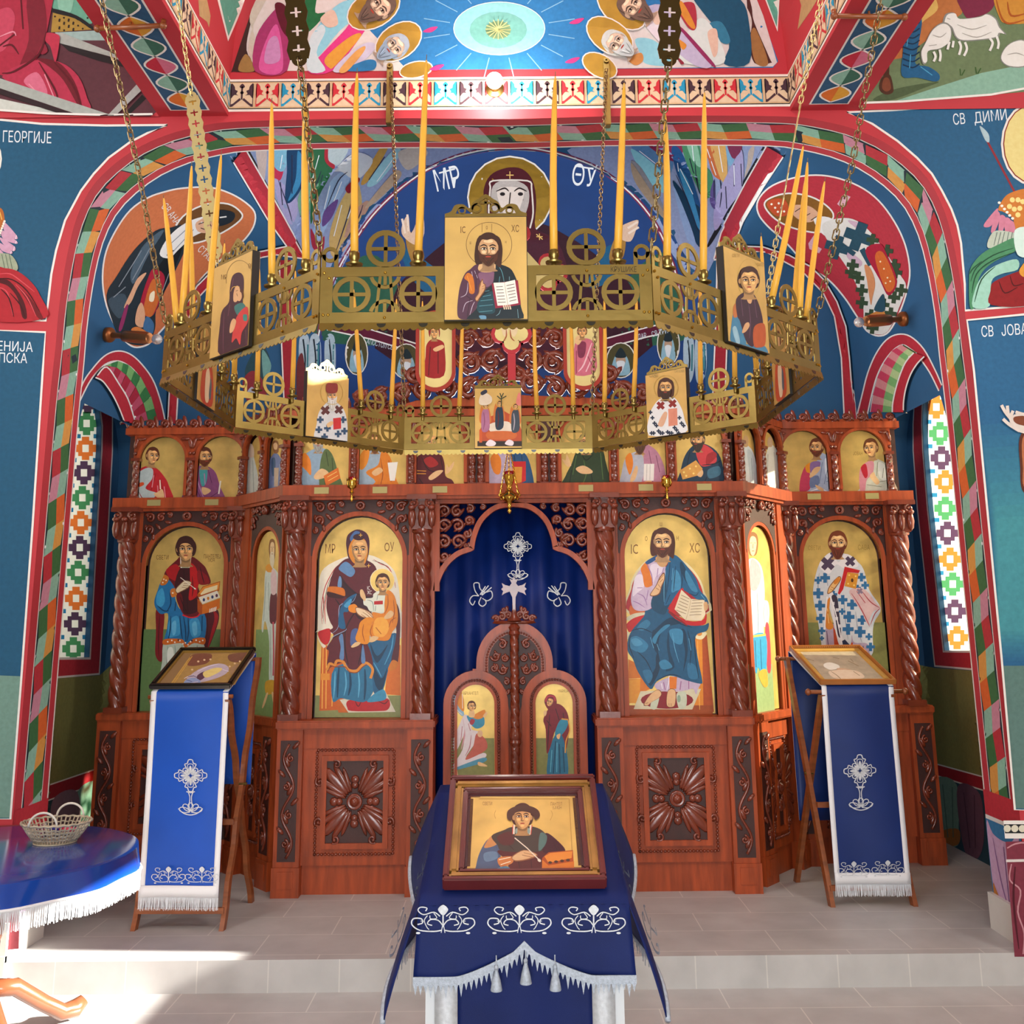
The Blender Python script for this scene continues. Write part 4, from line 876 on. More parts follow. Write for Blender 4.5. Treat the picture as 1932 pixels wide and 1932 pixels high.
A.p('1e70a6', '375,575 460,600 470,720 480,800 545,900 760,925 762,1175 660,1180 580,1240 540,1195 375,1195 392,1080 402,930 330,932 280,872 268,800 300,700 330,620'); A.p('3d9ccc', '298,725 350,680 372,800 335,862 288,825'); A.p('3a96c8', '415,1000 500,955 522,1120 460,1155 405,1150'); A.p('3a96c8', '615,1000 700,980 725,1130 640,1155'); A.p('62b4dc', '440,1030 480,1000 480,1110 450,1140'); A.p('62b4dc', '640,1030 680,1010 690,1120 655,1140'); A.m('0d3a60', 13, '555,950 575,1090 578,1235|430,950 425,1080 405,1180|600,960 605,1100 590,1200|520,950 530,1080 545,1180|740,950 735,1100|300,850 360,900 410,900|420,720 430,830 390,910|480,810 470,900')
A.p('cf691c', '370,1180 540,1180 580,1232 655,1175 765,1168 758,1232 660,1218 575,1262 530,1218 365,1236'); 
for x, y in ((400, 1205), (440, 1192), (470, 1210), (520, 1195), (550, 1225), (600, 1235), (625, 1205), (680, 1190), (715, 1205), (745, 1192), (575, 1215)): A.e('fbf3e6', x, y, 8, n=8)
A.e('2a1a30', 505, 1188, 9, n=8); A.e('2a1a30', 638, 1195, 9, n=8)
A.p('690f14', '520,372 488,400 400,480 366,552 430,612 480,700 490,800 552,932 620,972 690,962 722,920 700,830 722,740 702,640 822,632 785,500 742,440 640,368 620,462 530,472'); A.p('ad1318', '388,492 480,440 522,500 500,602 440,592 398,552'); A.p('3d0b12', '520,485 620,480 622,760 682,770 692,905 560,925 545,760 500,700 470,640'); A.p('c21418', '622,440 682,482 705,620 692,690 682,762 608,792 620,640'); A.p('8c1016', '702,500 792,560 805,632 720,642 692,582'); A.m('2a060a', 9, '560,500 565,650|640,560 650,680 640,760|720,470 740,560 760,630|520,760 560,860 600,930|590,790 600,900'); A.l('d8202a', 12, '545,940 620,966 690,956 722,918')
A.p('a9ab88', '536,400 620,400 615,478 534,478', 0); A.m('f6eee2', 13, '530,365 534,478|627,358 612,472', 0); A.p('c8701e', '370,545 412,580 380,642 328,645 345,590'); [A.e('f6e4c0', x, y, 8, n=8) for x, y in ((362, 590), (352, 622), (384, 600))]
A.p('d0782a', '426,700 468,680 492,740 442,768'); A.e('f6e8cc', 450, 725, 9, n=8); A.p('7a5030', '475,692 520,636 572,600 634,616 625,652 590,686 530,716 492,730'); A.p('e6d4ac', '482,692 524,642 572,606 628,620 618,648 586,678 528,708 496,722'); A.m('8a6238', 6, '560,630 612,632|552,650 608,655|540,668 590,676'); A.l('f4ecd8', 6, '525,572 600,630 660,675', 0, 0); A.e('f4ecd8', 668, 682, 13, 7, .6)
A.p('b85a14', '690,745 745,660 918,608 908,700 740,838', 0); A.p('e89030', '700,735 750,668 912,618 900,690 880,700', 0); A.p('f4e0ac', '722,735 765,684 892,645 886,690 730,745', 0); A.p('ece2cc', '704,768 888,702 918,768 742,836', 0); A.p('d8701a', '698,782 742,842 914,778 912,872 868,902 720,938 694,902', 0); A.p('b04e10', '694,782 742,842 738,935 720,938 694,902', 0)
for i, c in enumerate(('2c3a6a', 'c8741e', '2c3a6a', '5a2a4a')): A.e(c, 757+i*42, 792-i*14, 12, 17, n=10)
for i in range(5): A.l('f2e6d4', 9, [(812+i*15, 918-i*4), (818+i*15, 880-i*5)], 0, 0)
head(A, 578, 292, 232, '3e1a12', 'short'); A.p('3e1a12', '488,270 500,210 580,178 660,210 684,270 670,330 640,345 648,290 610,240 540,240 516,290 520,345 500,320')
A.text('6a4416', 'СВЕТИ', 285, 395, 42, .62); A.text('6a4416', 'ПАНТЕЛЕЈ', 752, 385, 40, .56); A.text('6a4416', 'МОН', 795, 420, 34, .6)
A.done('painting', t)
# -- bishop
def crs(A, x, y, s, col, rot=0):
    c, d = math.cos(rot), math.sin(rot); k = .36*s
    P_ = [(-k, -s), (k, -s), (k, -k), (s, -k), (s, k), (k, k), (k, s), (-k, s), (-k, k), (-s, k), (-s, -k), (-k, -k)]
    A.p(col, [(x+a*c-b_*d, y+a*d+b_*c) for a, b_ in P_], 0)
t, h = icon(WGR, .256, 2.04, 1.105, 'arched icon of a brown-bearded bishop in white vestment covered with blue crosses'); A = Art(h, (1390, 960, .2019))
A.p('86864a', '640,1062 1420,1062 1460,1800 650,1800', 0)
A.p('b6a2b8', '825,1100 1240,1100 1250,1480 1240,1700 860,1700 830,1330'); A.p('b8441e', '900,1100 985,1240 1085,1250 1085,1420 920,1420', 0); A.m('4a3050', 8, '840,1140 860,1320|1180,1280 1200,1420')
A.p('d3d7dc', '885,408 800,470 750,570 715,740 718,860 750,1000 785,1220 800,1330 832,1320 830,1120 850,900 900,1050 975,1260 1060,1275 1075,1180 1100,1250 1220,1260 1245,1365 1275,1330 1270,1180 1285,1060 1345,930 1240,760 1190,580 1135,500 1010,420')
A.m('9aa4b0', 9, '770,600 760,760 790,940|840,560 850,720|1000,800 1010,1000 1040,1220|1110,960 1130,1120 1170,1250|1180,620 1200,720|900,880 950,1050 990,1240')
for x, y, s in ((825, 645, 46), (760, 668, 34), (762, 790, 48), (778, 905, 48), (785, 1025, 44), (795, 1140, 34), (1165, 640, 40), (1200, 715, 36), (990, 850, 44), (1078, 895, 48), (1048, 1010, 52), (1172, 1040, 44), (1040, 1125, 52), (1152, 1150, 52), (1235, 1195, 32), (1250, 1290, 40), (905, 800, 34), (985, 960, 30), (1130, 740, 30), (795, 1210, 22)): crs(A, x, y, s, '2e6c9e')
A.p('e9e6ea', '880,410 800,470 770,540 860,610 930,520 1010,560 1130,540 1110,470 1010,420 950,500'); 
for x, y, s, r in ((850, 512, 66, .75), (1060, 490, 50, -.75), (900, 430, 30, .6)): crs(A, x, y, s, '4f3f58', r)
A.p('e4e2e6', '860,800 905,800 985,1190 1060,1275 975,1290 930,1180'); A.p('3a3044', '885,820 935,820 955,960 975,1180 945,1180 915,980'); [A.rect('d8d6dc', x, y, x+28, y+30) for x, y in ((885, 870), (925, 930), (918, 1010), (950, 1080))]; A.p('2a3050', '975,1240 1010,1220 1055,1270 980,1270', 0)
A.p('d8842a', '832,900 872,830 862,1000 905,1095 870,1130 826,1090'); A.m('f6d890', 7, '850,980 860,1070|845,930 850,960'); A.m('f4f2f4', 10, '845,820 828,1000 822,1130|875,820 930,1000 985,1270', 0)
A.p('d9b6b6', '1050,785 1110,740 1205,760 1300,880 1345,930 1275,960 1235,1055 1255,1090 1210,1060 1160,950'); A.m('b04048', 9, '1070,790 1130,880 1200,1010 1240,1100|1170,770 1250,870 1335,925|1250,1080 1290,980 1340,930|1120,770 1200,880'); crs(A, 1150, 770, 30, '8a7a90', .6)
A.p('c41f22', '1008,540 1152,575 1138,602 1034,592 994,752 960,802 944,790 990,620', 0); A.p('d8942e', '1034,592 1138,606 1112,748 1006,722', 0); [A.e('f6d070', x, y, 9, n=8) for x, y in ((1050, 620), (1110, 630), (1040, 700), (1095, 715))]; A.e('4a2a10', 1078, 668, 12, 18)
A.p('8a5426', '846,795 866,722 948,632 976,656 936,722 892,776'); A.p('e6b878', '852,788 872,726 948,642 968,658 930,716 888,768'); A.p('d8842a', '905,690 940,640 968,660 925,705'); A.m('8a5426', 5, '880,730 910,745|872,750 898,762')
head(A, 943, 318, 205, '7a3a1a', 'short', 'mid', '6a2f1a', 'e6b67e')
A.text('a8843a', 'СВЕТИ', 665, 385, 40, .62); A.text('a8843a', 'САВА', 1130, 382, 44, .66)
A.done('painting', t)
# -- narrow icons on the slanted bays
t, h = icon(AL2, .172, 2.06, 1.105, 'narrow slanted arched icon of a standing figure in pale robe, left bay', z=.012); A = Art(h, (240, 980, .1915))
A.p('7f9a5e', '1270,1085 1545,1085 1530,1950 1240,1950', 0); A.e('b48a2c', 1430, 285, 52, 110, gold=1)
A.p('8a5a2a', '1395,290 1405,210 1430,190 1455,215 1462,300 1450,400 1410,400'); A.p('e0bc8a', '1408,290 1415,235 1432,222 1448,240 1452,300 1445,380 1430,410 1415,380'); A.p('d8c8a8', '1412,330 1445,330 1450,420 1430,490 1408,420'); A.m('4a2a14', 4, '1414,275 1428,272|1434,272 1448,276|1430,280 1428,318'); A.l('a23c2c', 5, '1422,340 1440,340')
A.p('c8d0c4', '1370,500 1430,470 1500,560 1505,740 1470,900 1480,1100 1460,1580 1400,1600 1400,1200 1360,1000 1340,1110 1325,1060 1350,780 1355,600'); A.p('d8902a', '1365,470 1400,440 1440,500 1430,520 1380,515'); A.p('5e1a2a', '1415,740 1475,735 1470,990 1440,1030 1405,990'); A.p('d8b8b8', '1425,500 1470,540 1470,720 1420,720'); A.m('8a9890', 6, '1370,560 1360,760 1345,1000|1395,620 1400,900|1410,1050 1415,1400 1420,1560|1490,620 1490,800'); A.l('c04a5a', 14, '1440,1010 1445,1300 1440,1540'); A.p('c8962e', '1365,1600 1455,1590 1450,1700 1370,1720'); A.p(SK, '1370,1720 1390,1720 1350,1840 1330,1850'); A.p(SK, '1425,1720 1445,1715 1470,1880 1455,1880')
A.done('painting', t)
t, h = icon(AR2, .172, 2.06, 1.105, 'narrow slanted arched icon of a standing figure in blue and white, right bay', z=.012); A = Art(h, (1390, 960, .2019))
A.p('8aa070', '20,1450 330,1450 360,1950 40,1950', 0); A.e('b48a2c', 150, 330, 75, 130, gold=1)
A.p('8a5a30', '105,330 115,240 150,215 190,245 200,330 180,430 120,430'); A.p('e4c49a', '118,330 128,270 152,255 178,275 185,330 172,410 150,440 128,410'); A.m('4a2a14', 5, '125,320 145,316|158,316 178,320|152,325 150,370'); A.l('a23c2c', 6, '140,395 165,395')
A.p('d6d8de', '90,520 150,460 230,540 260,760 250,1000 240,1200 110,1220 80,1000 70,760'); A.p('c03a4c', '95,700 130,720 120,1200 85,1150'); A.p('c2a0a8', '130,480 190,500 230,620 180,760 120,720'); A.p('e8e6dc', '225,960 240,870 270,855 295,880 305,980 290,1090 255,1100 230,1050'); A.m('9a9488', 5, '262,880 250,980 265,1080|280,900 285,1000'); A.p('c03a4c', '265,1110 300,1100 320,1480 285,1500'); A.p('2c90c0', '130,1200 270,1180 275,1500 240,1560 200,1480 180,1540 140,1400'); A.l('e0b050', 20, '130,1195 200,1185 270,1175'); A.m('12507a', 8, '170,1230 180,1480|220,1220 230,1500'); A.p('c89a3a', '200,1540 270,1500 290,1640 250,1660'); A.m('8fa4b4', 7, '120,800 125,1000 130,1180|190,780 200,1000 200,1170')
A.done('painting', t)
# -- the two small icons on the royal doors
_, ip, M, xc = DLF; A = Art(on_plane(M @ Vector((xc, 1, .0245)), (0, -1, 0)), (780, 940, .2794))
A.p('7f7f48', '258,1620 545,1620 548,1900 254,1900', 0); A.p('8fb4cc', '266,1340 280,1410 325,1470 342,1450 300,1370 285,1335'); A.p('d88a2e', '322,1300 342,1380 338,1440 300,1400 288,1340'); A.m('f0e6d8', 5, '275,1350 290,1420 330,1462|330,1320 332,1420')
A.p('d9ced2', '350,1460 400,1510 392,1560 445,1580 425,1640 352,1760 470,1720 492,1742 440,1772 280,1822 270,1800 330,1700 342,1600 300,1690 272,1700 268,1640 310,1530'); A.p('b95b4c', '425,1590 470,1610 497,1650 490,1700 400,1750 350,1762 402,1680'); A.p('c89098', '330,1480 350,1600 320,1700 345,1560'); A.p('4f8fa8', '280,1822 470,1752 478,1782 290,1835'); A.m('b07078', 6, '330,1540 320,1640|390,1600 380,1680 350,1740|370,1520 385,1570'); A.p('3a8aa8', '360,1470 410,1478 470,1470 478,1530 430,1556 390,1530'); A.p('d8842a', '400,1472 470,1430 486,1440 470,1480 430,1492'); A.p('a03040', '390,1490 415,1500 400,1530 380,1520'); A.e('d8b08a', 450, 1590, 18, 24)
A.p(SK, '470,1470 490,1445 500,1450 482,1480'); A.p(SK, '272,1830 295,1830 300,1890 280,1890'); A.p(SK, '440,1780 490,1800 495,1812 440,1805'); A.p(SK, '382,1430 408,1430 412,1475 375,1475'); head(A, 393, 1405, 68, '5a2c14', 'short', turn=1, neck=0); A.text('8a6a2a', 'АРХАНГЕЛ', 335, 1328, 22, .62); A.done('painting', ip)
_, ip, M, xc = DRT; A = Art(on_plane(M @ Vector((xc, 1, .0245)), (0, -1, 0)), (780, 940, .2794))
A.p('7f7f48', '808,1620 1092,1620 1096,1900 806,1900', 0); A.p('256a8a', '915,1700 970,1580 1022,1640 1044,1868 960,1876 903,1866 908,1750'); A.m('0f3f5a', 9, '960,1640 945,1860|985,1660 990,1860|1010,1680 1020,1850'); A.m('5aa8c4', 7, '935,1700 925,1850|970,1650 968,1850')
A.p('771925', '878,1490 930,1400 990,1392 1040,1450 1052,1560 1030,1700 1012,1620 962,1565 925,1680 900,1720 893,1560'); A.m('3f0a14', 8, '920,1460 910,1600 905,1700|960,1420 985,1500|1010,1450 1030,1560|900,1500 930,1540'); A.p('2f86a4', '955,1590 990,1500 1045,1496 1030,1560 985,1610'); A.l('d8942e', 9, '1000,1490 1045,1495'); A.l('d8942e', 8, '1045,1500 1055,1570 1030,1640 1025,1720'); A.p(SK, '880,1440 900,1436 895,1465 882,1470'); A.p(SK, '968,1600 992,1590 985,1625 970,1620')
A.p('771925', '886,1360 912,1325 955,1335 968,1385 945,1425 915,1430 890,1395'); head(A, 922, 1377, 58, '4a2416', 'none', rot=.35, turn=-1, neck=0); A.l('b03040', 12, '893,1375 905,1340 945,1338 958,1370'); A.text('8a6a2a', 'МАРИЈА', 975, 1312, 20, .6); A.done('painting', ip)

# ---- row of half figures in the upper tier
def small_icon(M, dx, r, label, xf, spring=2.76, z=-.01):
    t, h = icon(M, r, spring, 2.495, label, 'half figure icons of the upper tier', z, dx); return t, Art(h, xf)
XW = (220, 770, .17598); XC1 = (540, 800, .22774); XC2 = (960, 800, .22774); XR = (1380, 760, .18634)
t, A = small_icon(WGL, -.2, .156, 'upper tier icon of a beardless youth in red cloak, far left end', XW)
A.p('b8222a', '140,1040 160,900 200,700 320,620 420,640 500,720 560,830 590,1040'); A.p('b6c4c2', '200,740 250,680 330,640 390,660 380,760 310,860 430,910 410,950 330,1010 250,1000 220,930 205,860'); A.p('d8542a', '200,820 280,795 290,825 210,855'); A.m('8a1018', 9, '420,700 370,880|470,760 500,900 520,1020|240,900 280,970 340,990'); A.m('e0909a', 12, '400,720 380,850|440,830 450,1000|510,840 530,1010'); A.p(SK, '400,920 440,900 490,870 510,960 440,960'); A.m('f0e6d0', 12, '465,770 470,870', 0); head(A, 385, 510, 170, '5a2c18', 'short', turn=1, rot=.12); A.text('8a6a2a', 'ФИЛИП', 150, 600, 36, .6); A.done('painting', t)
t, A = small_icon(WGL, .2, .156, 'upper tier icon of a short-bearded man in purple cloak, second from the left end', XW)
A.p('8a4a78', '725,1030 735,850 780,690 880,620 980,625 1060,690 1105,830 1150,1030'); A.p('4aa0a0', '890,650 970,650 960,800 910,830'); A.m('5a2450', 9, '790,690 850,850 920,1000|980,650 1020,800|760,850 830,860|1000,960 1090,900'); A.m('b884ac', 14, '830,660 880,820 940,980|940,700 950,820|770,760 760,900'); A.p(SK, '915,850 980,860 1010,890 950,930 920,910'); A.m('f0e8d8', 16, '1115,780 1095,920', 0); head(A, 945, 520, 185, '5a2c18', 'short', 'short', '6a3418', turn=1); A.text('8a6a2a', 'ТОМА', 735, 600, 36, .6); A.done('painting', t)
t, A = small_icon(AL, -.165, .128, 'narrow upper tier icon of a pale figure, left slanted bay, nearer the wing', XW)
A.p('c8ccc2', '1365,990 1370,700 1400,560 1450,480 1490,600 1520,760 1525,990'); A.p('d8c0a8', '1400,420 1440,380 1470,430 1470,520 1410,520'); A.m('8a948e', 8, '1400,600 1395,900|1460,560 1470,900'); A.done('painting', t)
t, A = small_icon(AL, .165, .128, 'narrow upper tier icon of a grey-cloaked man with book, left slanted bay', XW)
A.p('6c7ca4', '1600,960 1610,700 1640,560 1700,480 1760,540 1790,700 1810,960'); A.p('3a5a7a', '1660,560 1700,540 1700,700 1670,720'); A.p('8a5a30', '1670,380 1700,345 1735,370 1735,470 1690,480'); A.p('e0b484', '1680,390 1705,370 1725,390 1720,440 1690,440'); A.p('c0a890', '1690,640 1740,640 1730,840 1690,840', 0); A.m('b0bcd4', 8, '1630,640 1620,900|1750,600 1770,900'); A.done('painting', t)
t, A = small_icon(TM, -1.18, .15, 'upper tier icon of a man in green over blue holding an orange book', XC1)
A.p('8aa4b8', '100,560 105,420 120,300 200,220 300,200 380,250 420,400 400,560'); A.p('e0801e', '105,310 150,240 200,300 205,420 170,390'); A.p('566a3a', '290,560 280,340 320,210 380,250 430,400 470,560'); A.m('2c3a1a', 7, '330,230 350,350|380,280 390,420|310,420 330,540'); A.p(SK, '230,430 290,370 350,400 330,440 250,460'); A.p('d8701e', '310,430 430,360 450,450 330,515', 0); A.m('f4d070', 6, '340,440 420,395|350,470 430,425'); head(A, 265, 145, 130, '8a8a84', 'bald', 'mid', '9a9a92'); A.done('painting', t)
t, A = small_icon(TM, -.818, .15, 'upper tier icon of a man in orange cloak with an open white scroll', XC1)
A.p('9ab0c0', '590,560 585,380 610,270 700,210 780,230 800,400 700,560'); A.p('e08a24', '590,310 640,220 690,220 670,330 620,380'); A.p('d87e1e', '660,400 760,340 790,230 860,270 900,430 930,560 640,560 740,480'); A.m('9a4a10', 7, '780,280 800,420 770,540|850,300 870,480'); A.p('ecebe2', '840,320 925,315 900,470 860,470', 0); A.p(SK, '710,400 770,360 800,390 740,430'); head(A, 735, 150, 130, '7a4a24', 'short', 'mid'); A.done('painting', t)
t, A = small_icon(TM, -.456, .15, 'upper tier icon of a woman in dark maroon with raised open hand', XC1)
A.p('571018', '1050,560 1060,400 1075,290 1140,240 1270,245 1310,320 1320,430 1380,470 1375,560'); A.m('2a060c', 9, '1120,270 1180,380 1300,400|1280,280 1300,380|1100,450 1150,520'); A.p('a02020', '1140,300 1200,270 1260,330 1190,360'); A.m('d8902e', 9, '1065,385 1160,390|1062,410 1158,412'); A.p(SK, '1180,440 1240,390 1300,385 1260,430 1200,465'); A.p(SK, '1320,410 1330,330 1345,360 1390,310 1380,360 1345,405'); head(A, 1205, 150, 130, '4a1420', 'none'); A.done('painting', t)
t, A = small_icon(TM, 0, .15, 'upper tier icon of a man holding a red book, at the centre of the row', (540, 800, .22774))
A.p('b8a8c0', '1665,560 1670,400 1690,290 1760,230 1900,230 1950,300 1950,560'); A.p('e0801e', '1690,290 1740,240 1780,300 1770,410 1720,400'); A.p('1e4f7a', '1860,240 1960,230 2020,330 2050,560 1900,560 1880,400'); A.m('0c2c48', 7, '1890,260 1900,360|1950,260 1960,360'); A.p('c41c22', '1870,310 1985,310 1985,470 1880,520', 0); A.p('d8932e', '1885,355 1955,355 1950,480 1890,505', 0); A.p(SK, '1800,440 1850,360 1870,380 1840,450'); head(A, 1850, 150, 130, '5a3018', 'long', 'short'); A.done('painting', t)
t, A = small_icon(TM, .456, .15, 'upper tier icon of a man in dark green fur mantle with raised hand', XC2)
A.p('243a1c', '450,540 470,430 520,330 560,230 640,190 760,200 800,300 815,540'); A.m('4a6a34', 8, '560,260 530,420|620,300 640,420 600,520|760,240 780,460'); A.m('0e1a0a', 9, '600,240 640,300 700,250|680,400 700,520|520,380 500,520'); A.p(SK, '555,370 620,345 690,385 680,410 600,410'); A.p(SK, '480,350 440,290 470,300 480,250 515,330 510,350'); head(A, 640, 150, 140, '5a4a34', 'long', 'mid', '6a5a40'); A.done('painting', t)
t, A = small_icon(TM, .818, .15, 'upper tier icon of a brown-bearded man in pink mantle with a folded scroll', XC2)
A.p('b4b8c4', '925,540 935,400 970,280 1060,230 1120,300 1100,540'); A.p('e0801e', '965,290 1010,240 1030,330 1000,420'); A.p('b88098', '1120,180 1200,200 1260,280 1300,420 1280,540 1100,540 1120,400'); A.m('7a4460', 7, '1160,220 1180,330|1220,260 1250,400|1200,440 1180,530'); A.p('ece8e0', '1120,330 1205,330 1200,470 1115,470', 0); A.m('9a9a94', 4, '1145,335 1140,465|1170,335 1168,465'); A.p(SK, '1005,460 1050,350 1070,370 1050,450 1020,480'); A.p(SK, '1120,480 1180,470 1170,510 1120,515'); head(A, 1085, 140, 150, '5a3a24', 'short', 'mid'); A.done('painting', t)
t, A = small_icon(TM, 1.18, .15, 'upper tier icon of a dark-bearded man in navy over red holding a jewelled book', XC2)
A.p('12334a', '1400,540 1420,400 1460,260 1540,170 1640,170 1740,250 1780,400 1770,540'); A.p('c8383e', '1545,190 1620,170 1700,230 1720,310 1640,350 1580,330'); A.p('a01c24', '1640,260 1700,230 1720,270 1640,340'); A.m('061a2a', 9, '1500,230 1470,380|1600,340 1700,330 1760,300|1640,440 1600,530'); A.p('3a6a80', '1650,380 1740,350 1750,420 1660,450'); A.p('d8a04a', '1415,385 1550,300 1605,370 1590,420 1440,460', 0); [A.e('f6d878', x, y, 9, n=8) for x, y in ((1450, 400), (1500, 370), (1550, 350), (1470, 430), (1530, 410))]; A.p(SK, '1560,420 1600,380 1610,410 1590,440'); head(A, 1565, 130, 140, '4a3a2c', 'short', 'mid', '3a2c22', turn=-1); A.done('painting', t)
t, A = small_icon(AR, -.165, .128, 'narrow upper tier icon of a man in white and pink, right slanted bay', XR)
A.p('d4dcdc', '60,880 80,560 120,440 160,430 220,500 260,680 270,880'); A.p('b8404a', '85,500 105,480 120,580 100,600'); A.p('b8c4c8', '160,480 220,540 250,840 200,880 180,700'); A.p('c8a070', '115,370 140,330 170,360 165,440 120,440'); A.m('8a9aa0', 7, '120,560 115,860|200,560 220,860'); A.done('painting', t)
t, A = small_icon(AR, .165, .128, 'narrow upper tier icon of a white-robed man, right slanted bay, nearer the wing', XR)
A.p('dcdcd2', '330,880 345,560 380,440 420,430 480,520 500,700 505,880'); A.p('c8a888', '365,380 385,345 410,360 412,440 370,440'); A.m('a0a49c', 7, '370,520 360,860|430,500 460,860'); A.done('painting', t)
t, A = small_icon(WGR, -.2, .156, 'upper tier icon of a short-bearded man in pale blue mantle, second from the right end', XR)
A.p('aab8cc', '700,930 780,880 800,700 900,540 930,510 1030,590 1090,740 1100,930'); A.p('c03a5a', '690,900 700,760 750,640 790,700 800,860 740,900'); A.p('e0901e', '750,640 800,610 800,700 760,700'); A.p('8a6a9a', '800,610 900,600 870,700 810,740'); A.p('6a7ca0', '800,760 880,740 880,830 800,860'); A.p('dfe6ee', '950,560 1040,640 1060,780 960,740'); A.p(SK, '790,740 840,660 900,650 880,700 810,755'); A.m('6a7c98', 8, '920,600 890,820|980,640 940,820|1050,760 960,800'); A.m('eef2f4', 12, '790,900 900,870 1000,920'); A.p(SK, '850,830 930,870 920,900 870,870'); head(A, 862, 450, 170, '6a3418', 'short', 'short', turn=-1); A.text('8a6a2a', 'ЈАКОВ', 1010, 530, 34, .6); A.done('painting', t)
t, A = small_icon(WGR, .2, .156, 'upper tier icon of a beardless youth in cream mantle over pink, far right end', XR)
A.p('c8cab4', '1250,930 1290,880 1360,760 1440,600 1480,570 1590,640 1640,780 1660,930'); A.p('d08a94', '1300,880 1300,680 1370,600 1440,600 1430,720 1370,780 1350,900'); A.p('b81e30', '1310,660 1360,620 1380,730 1350,760'); A.p('e2e2d2', '1490,600 1580,660 1600,790 1500,760'); A.p(SK, '1400,740 1440,700 1460,740 1500,800 1470,830 1420,780'); A.m('8a8c74', 8, '1480,600 1470,740|1540,660 1530,760|1620,780 1500,800|1370,830 1520,850'); head(A, 1412, 455, 175, '6a3c1c', 'short', turn=-1, rot=-.12); A.text('8a6a2a', 'ЈОВАН', 1230, 530, 34, .6); A.done('painting', t)
# ================================================================ the octagonal brass chandelier
CXc, CYc, SZ, ZB = -.06, 3.32, .8, 2.383; APO = SZ*1.2071
CH = thing('chandelier', 'large octagonal openwork brass chandelier hanging on chains, set with small icons and candles', 'chandelier', (CXc, CYc, ZB))
SIDES = ['front', 'right front', 'right', 'right rear', 'rear', 'left rear', 'left', 'left front']
def side(k):
    a = -PI/2+k*PI/4; n = Vector((math.cos(a), math.sin(a), 0)); x = Vector((-n.y, n.x, 0))
    return frame_mat((CXc+n.x*APO, CYc+n.y*APO, ZB), x, UP)
GILT = mat('icon_gold_ground', 'caa35c', .45, .35, .08, 40, .12, 12)
def xring(b, M, x, y, r0, r1, t=.004):
    ring(b, x, y, r0, r1, t, M, n=22); bar(b, (x-r0-.001, y), (x+r0+.001, y), .009, t*.9, M); bar(b, (x, y-r0-.001), (x, y+r0+.001), .009, t*.9, M)
cand = []
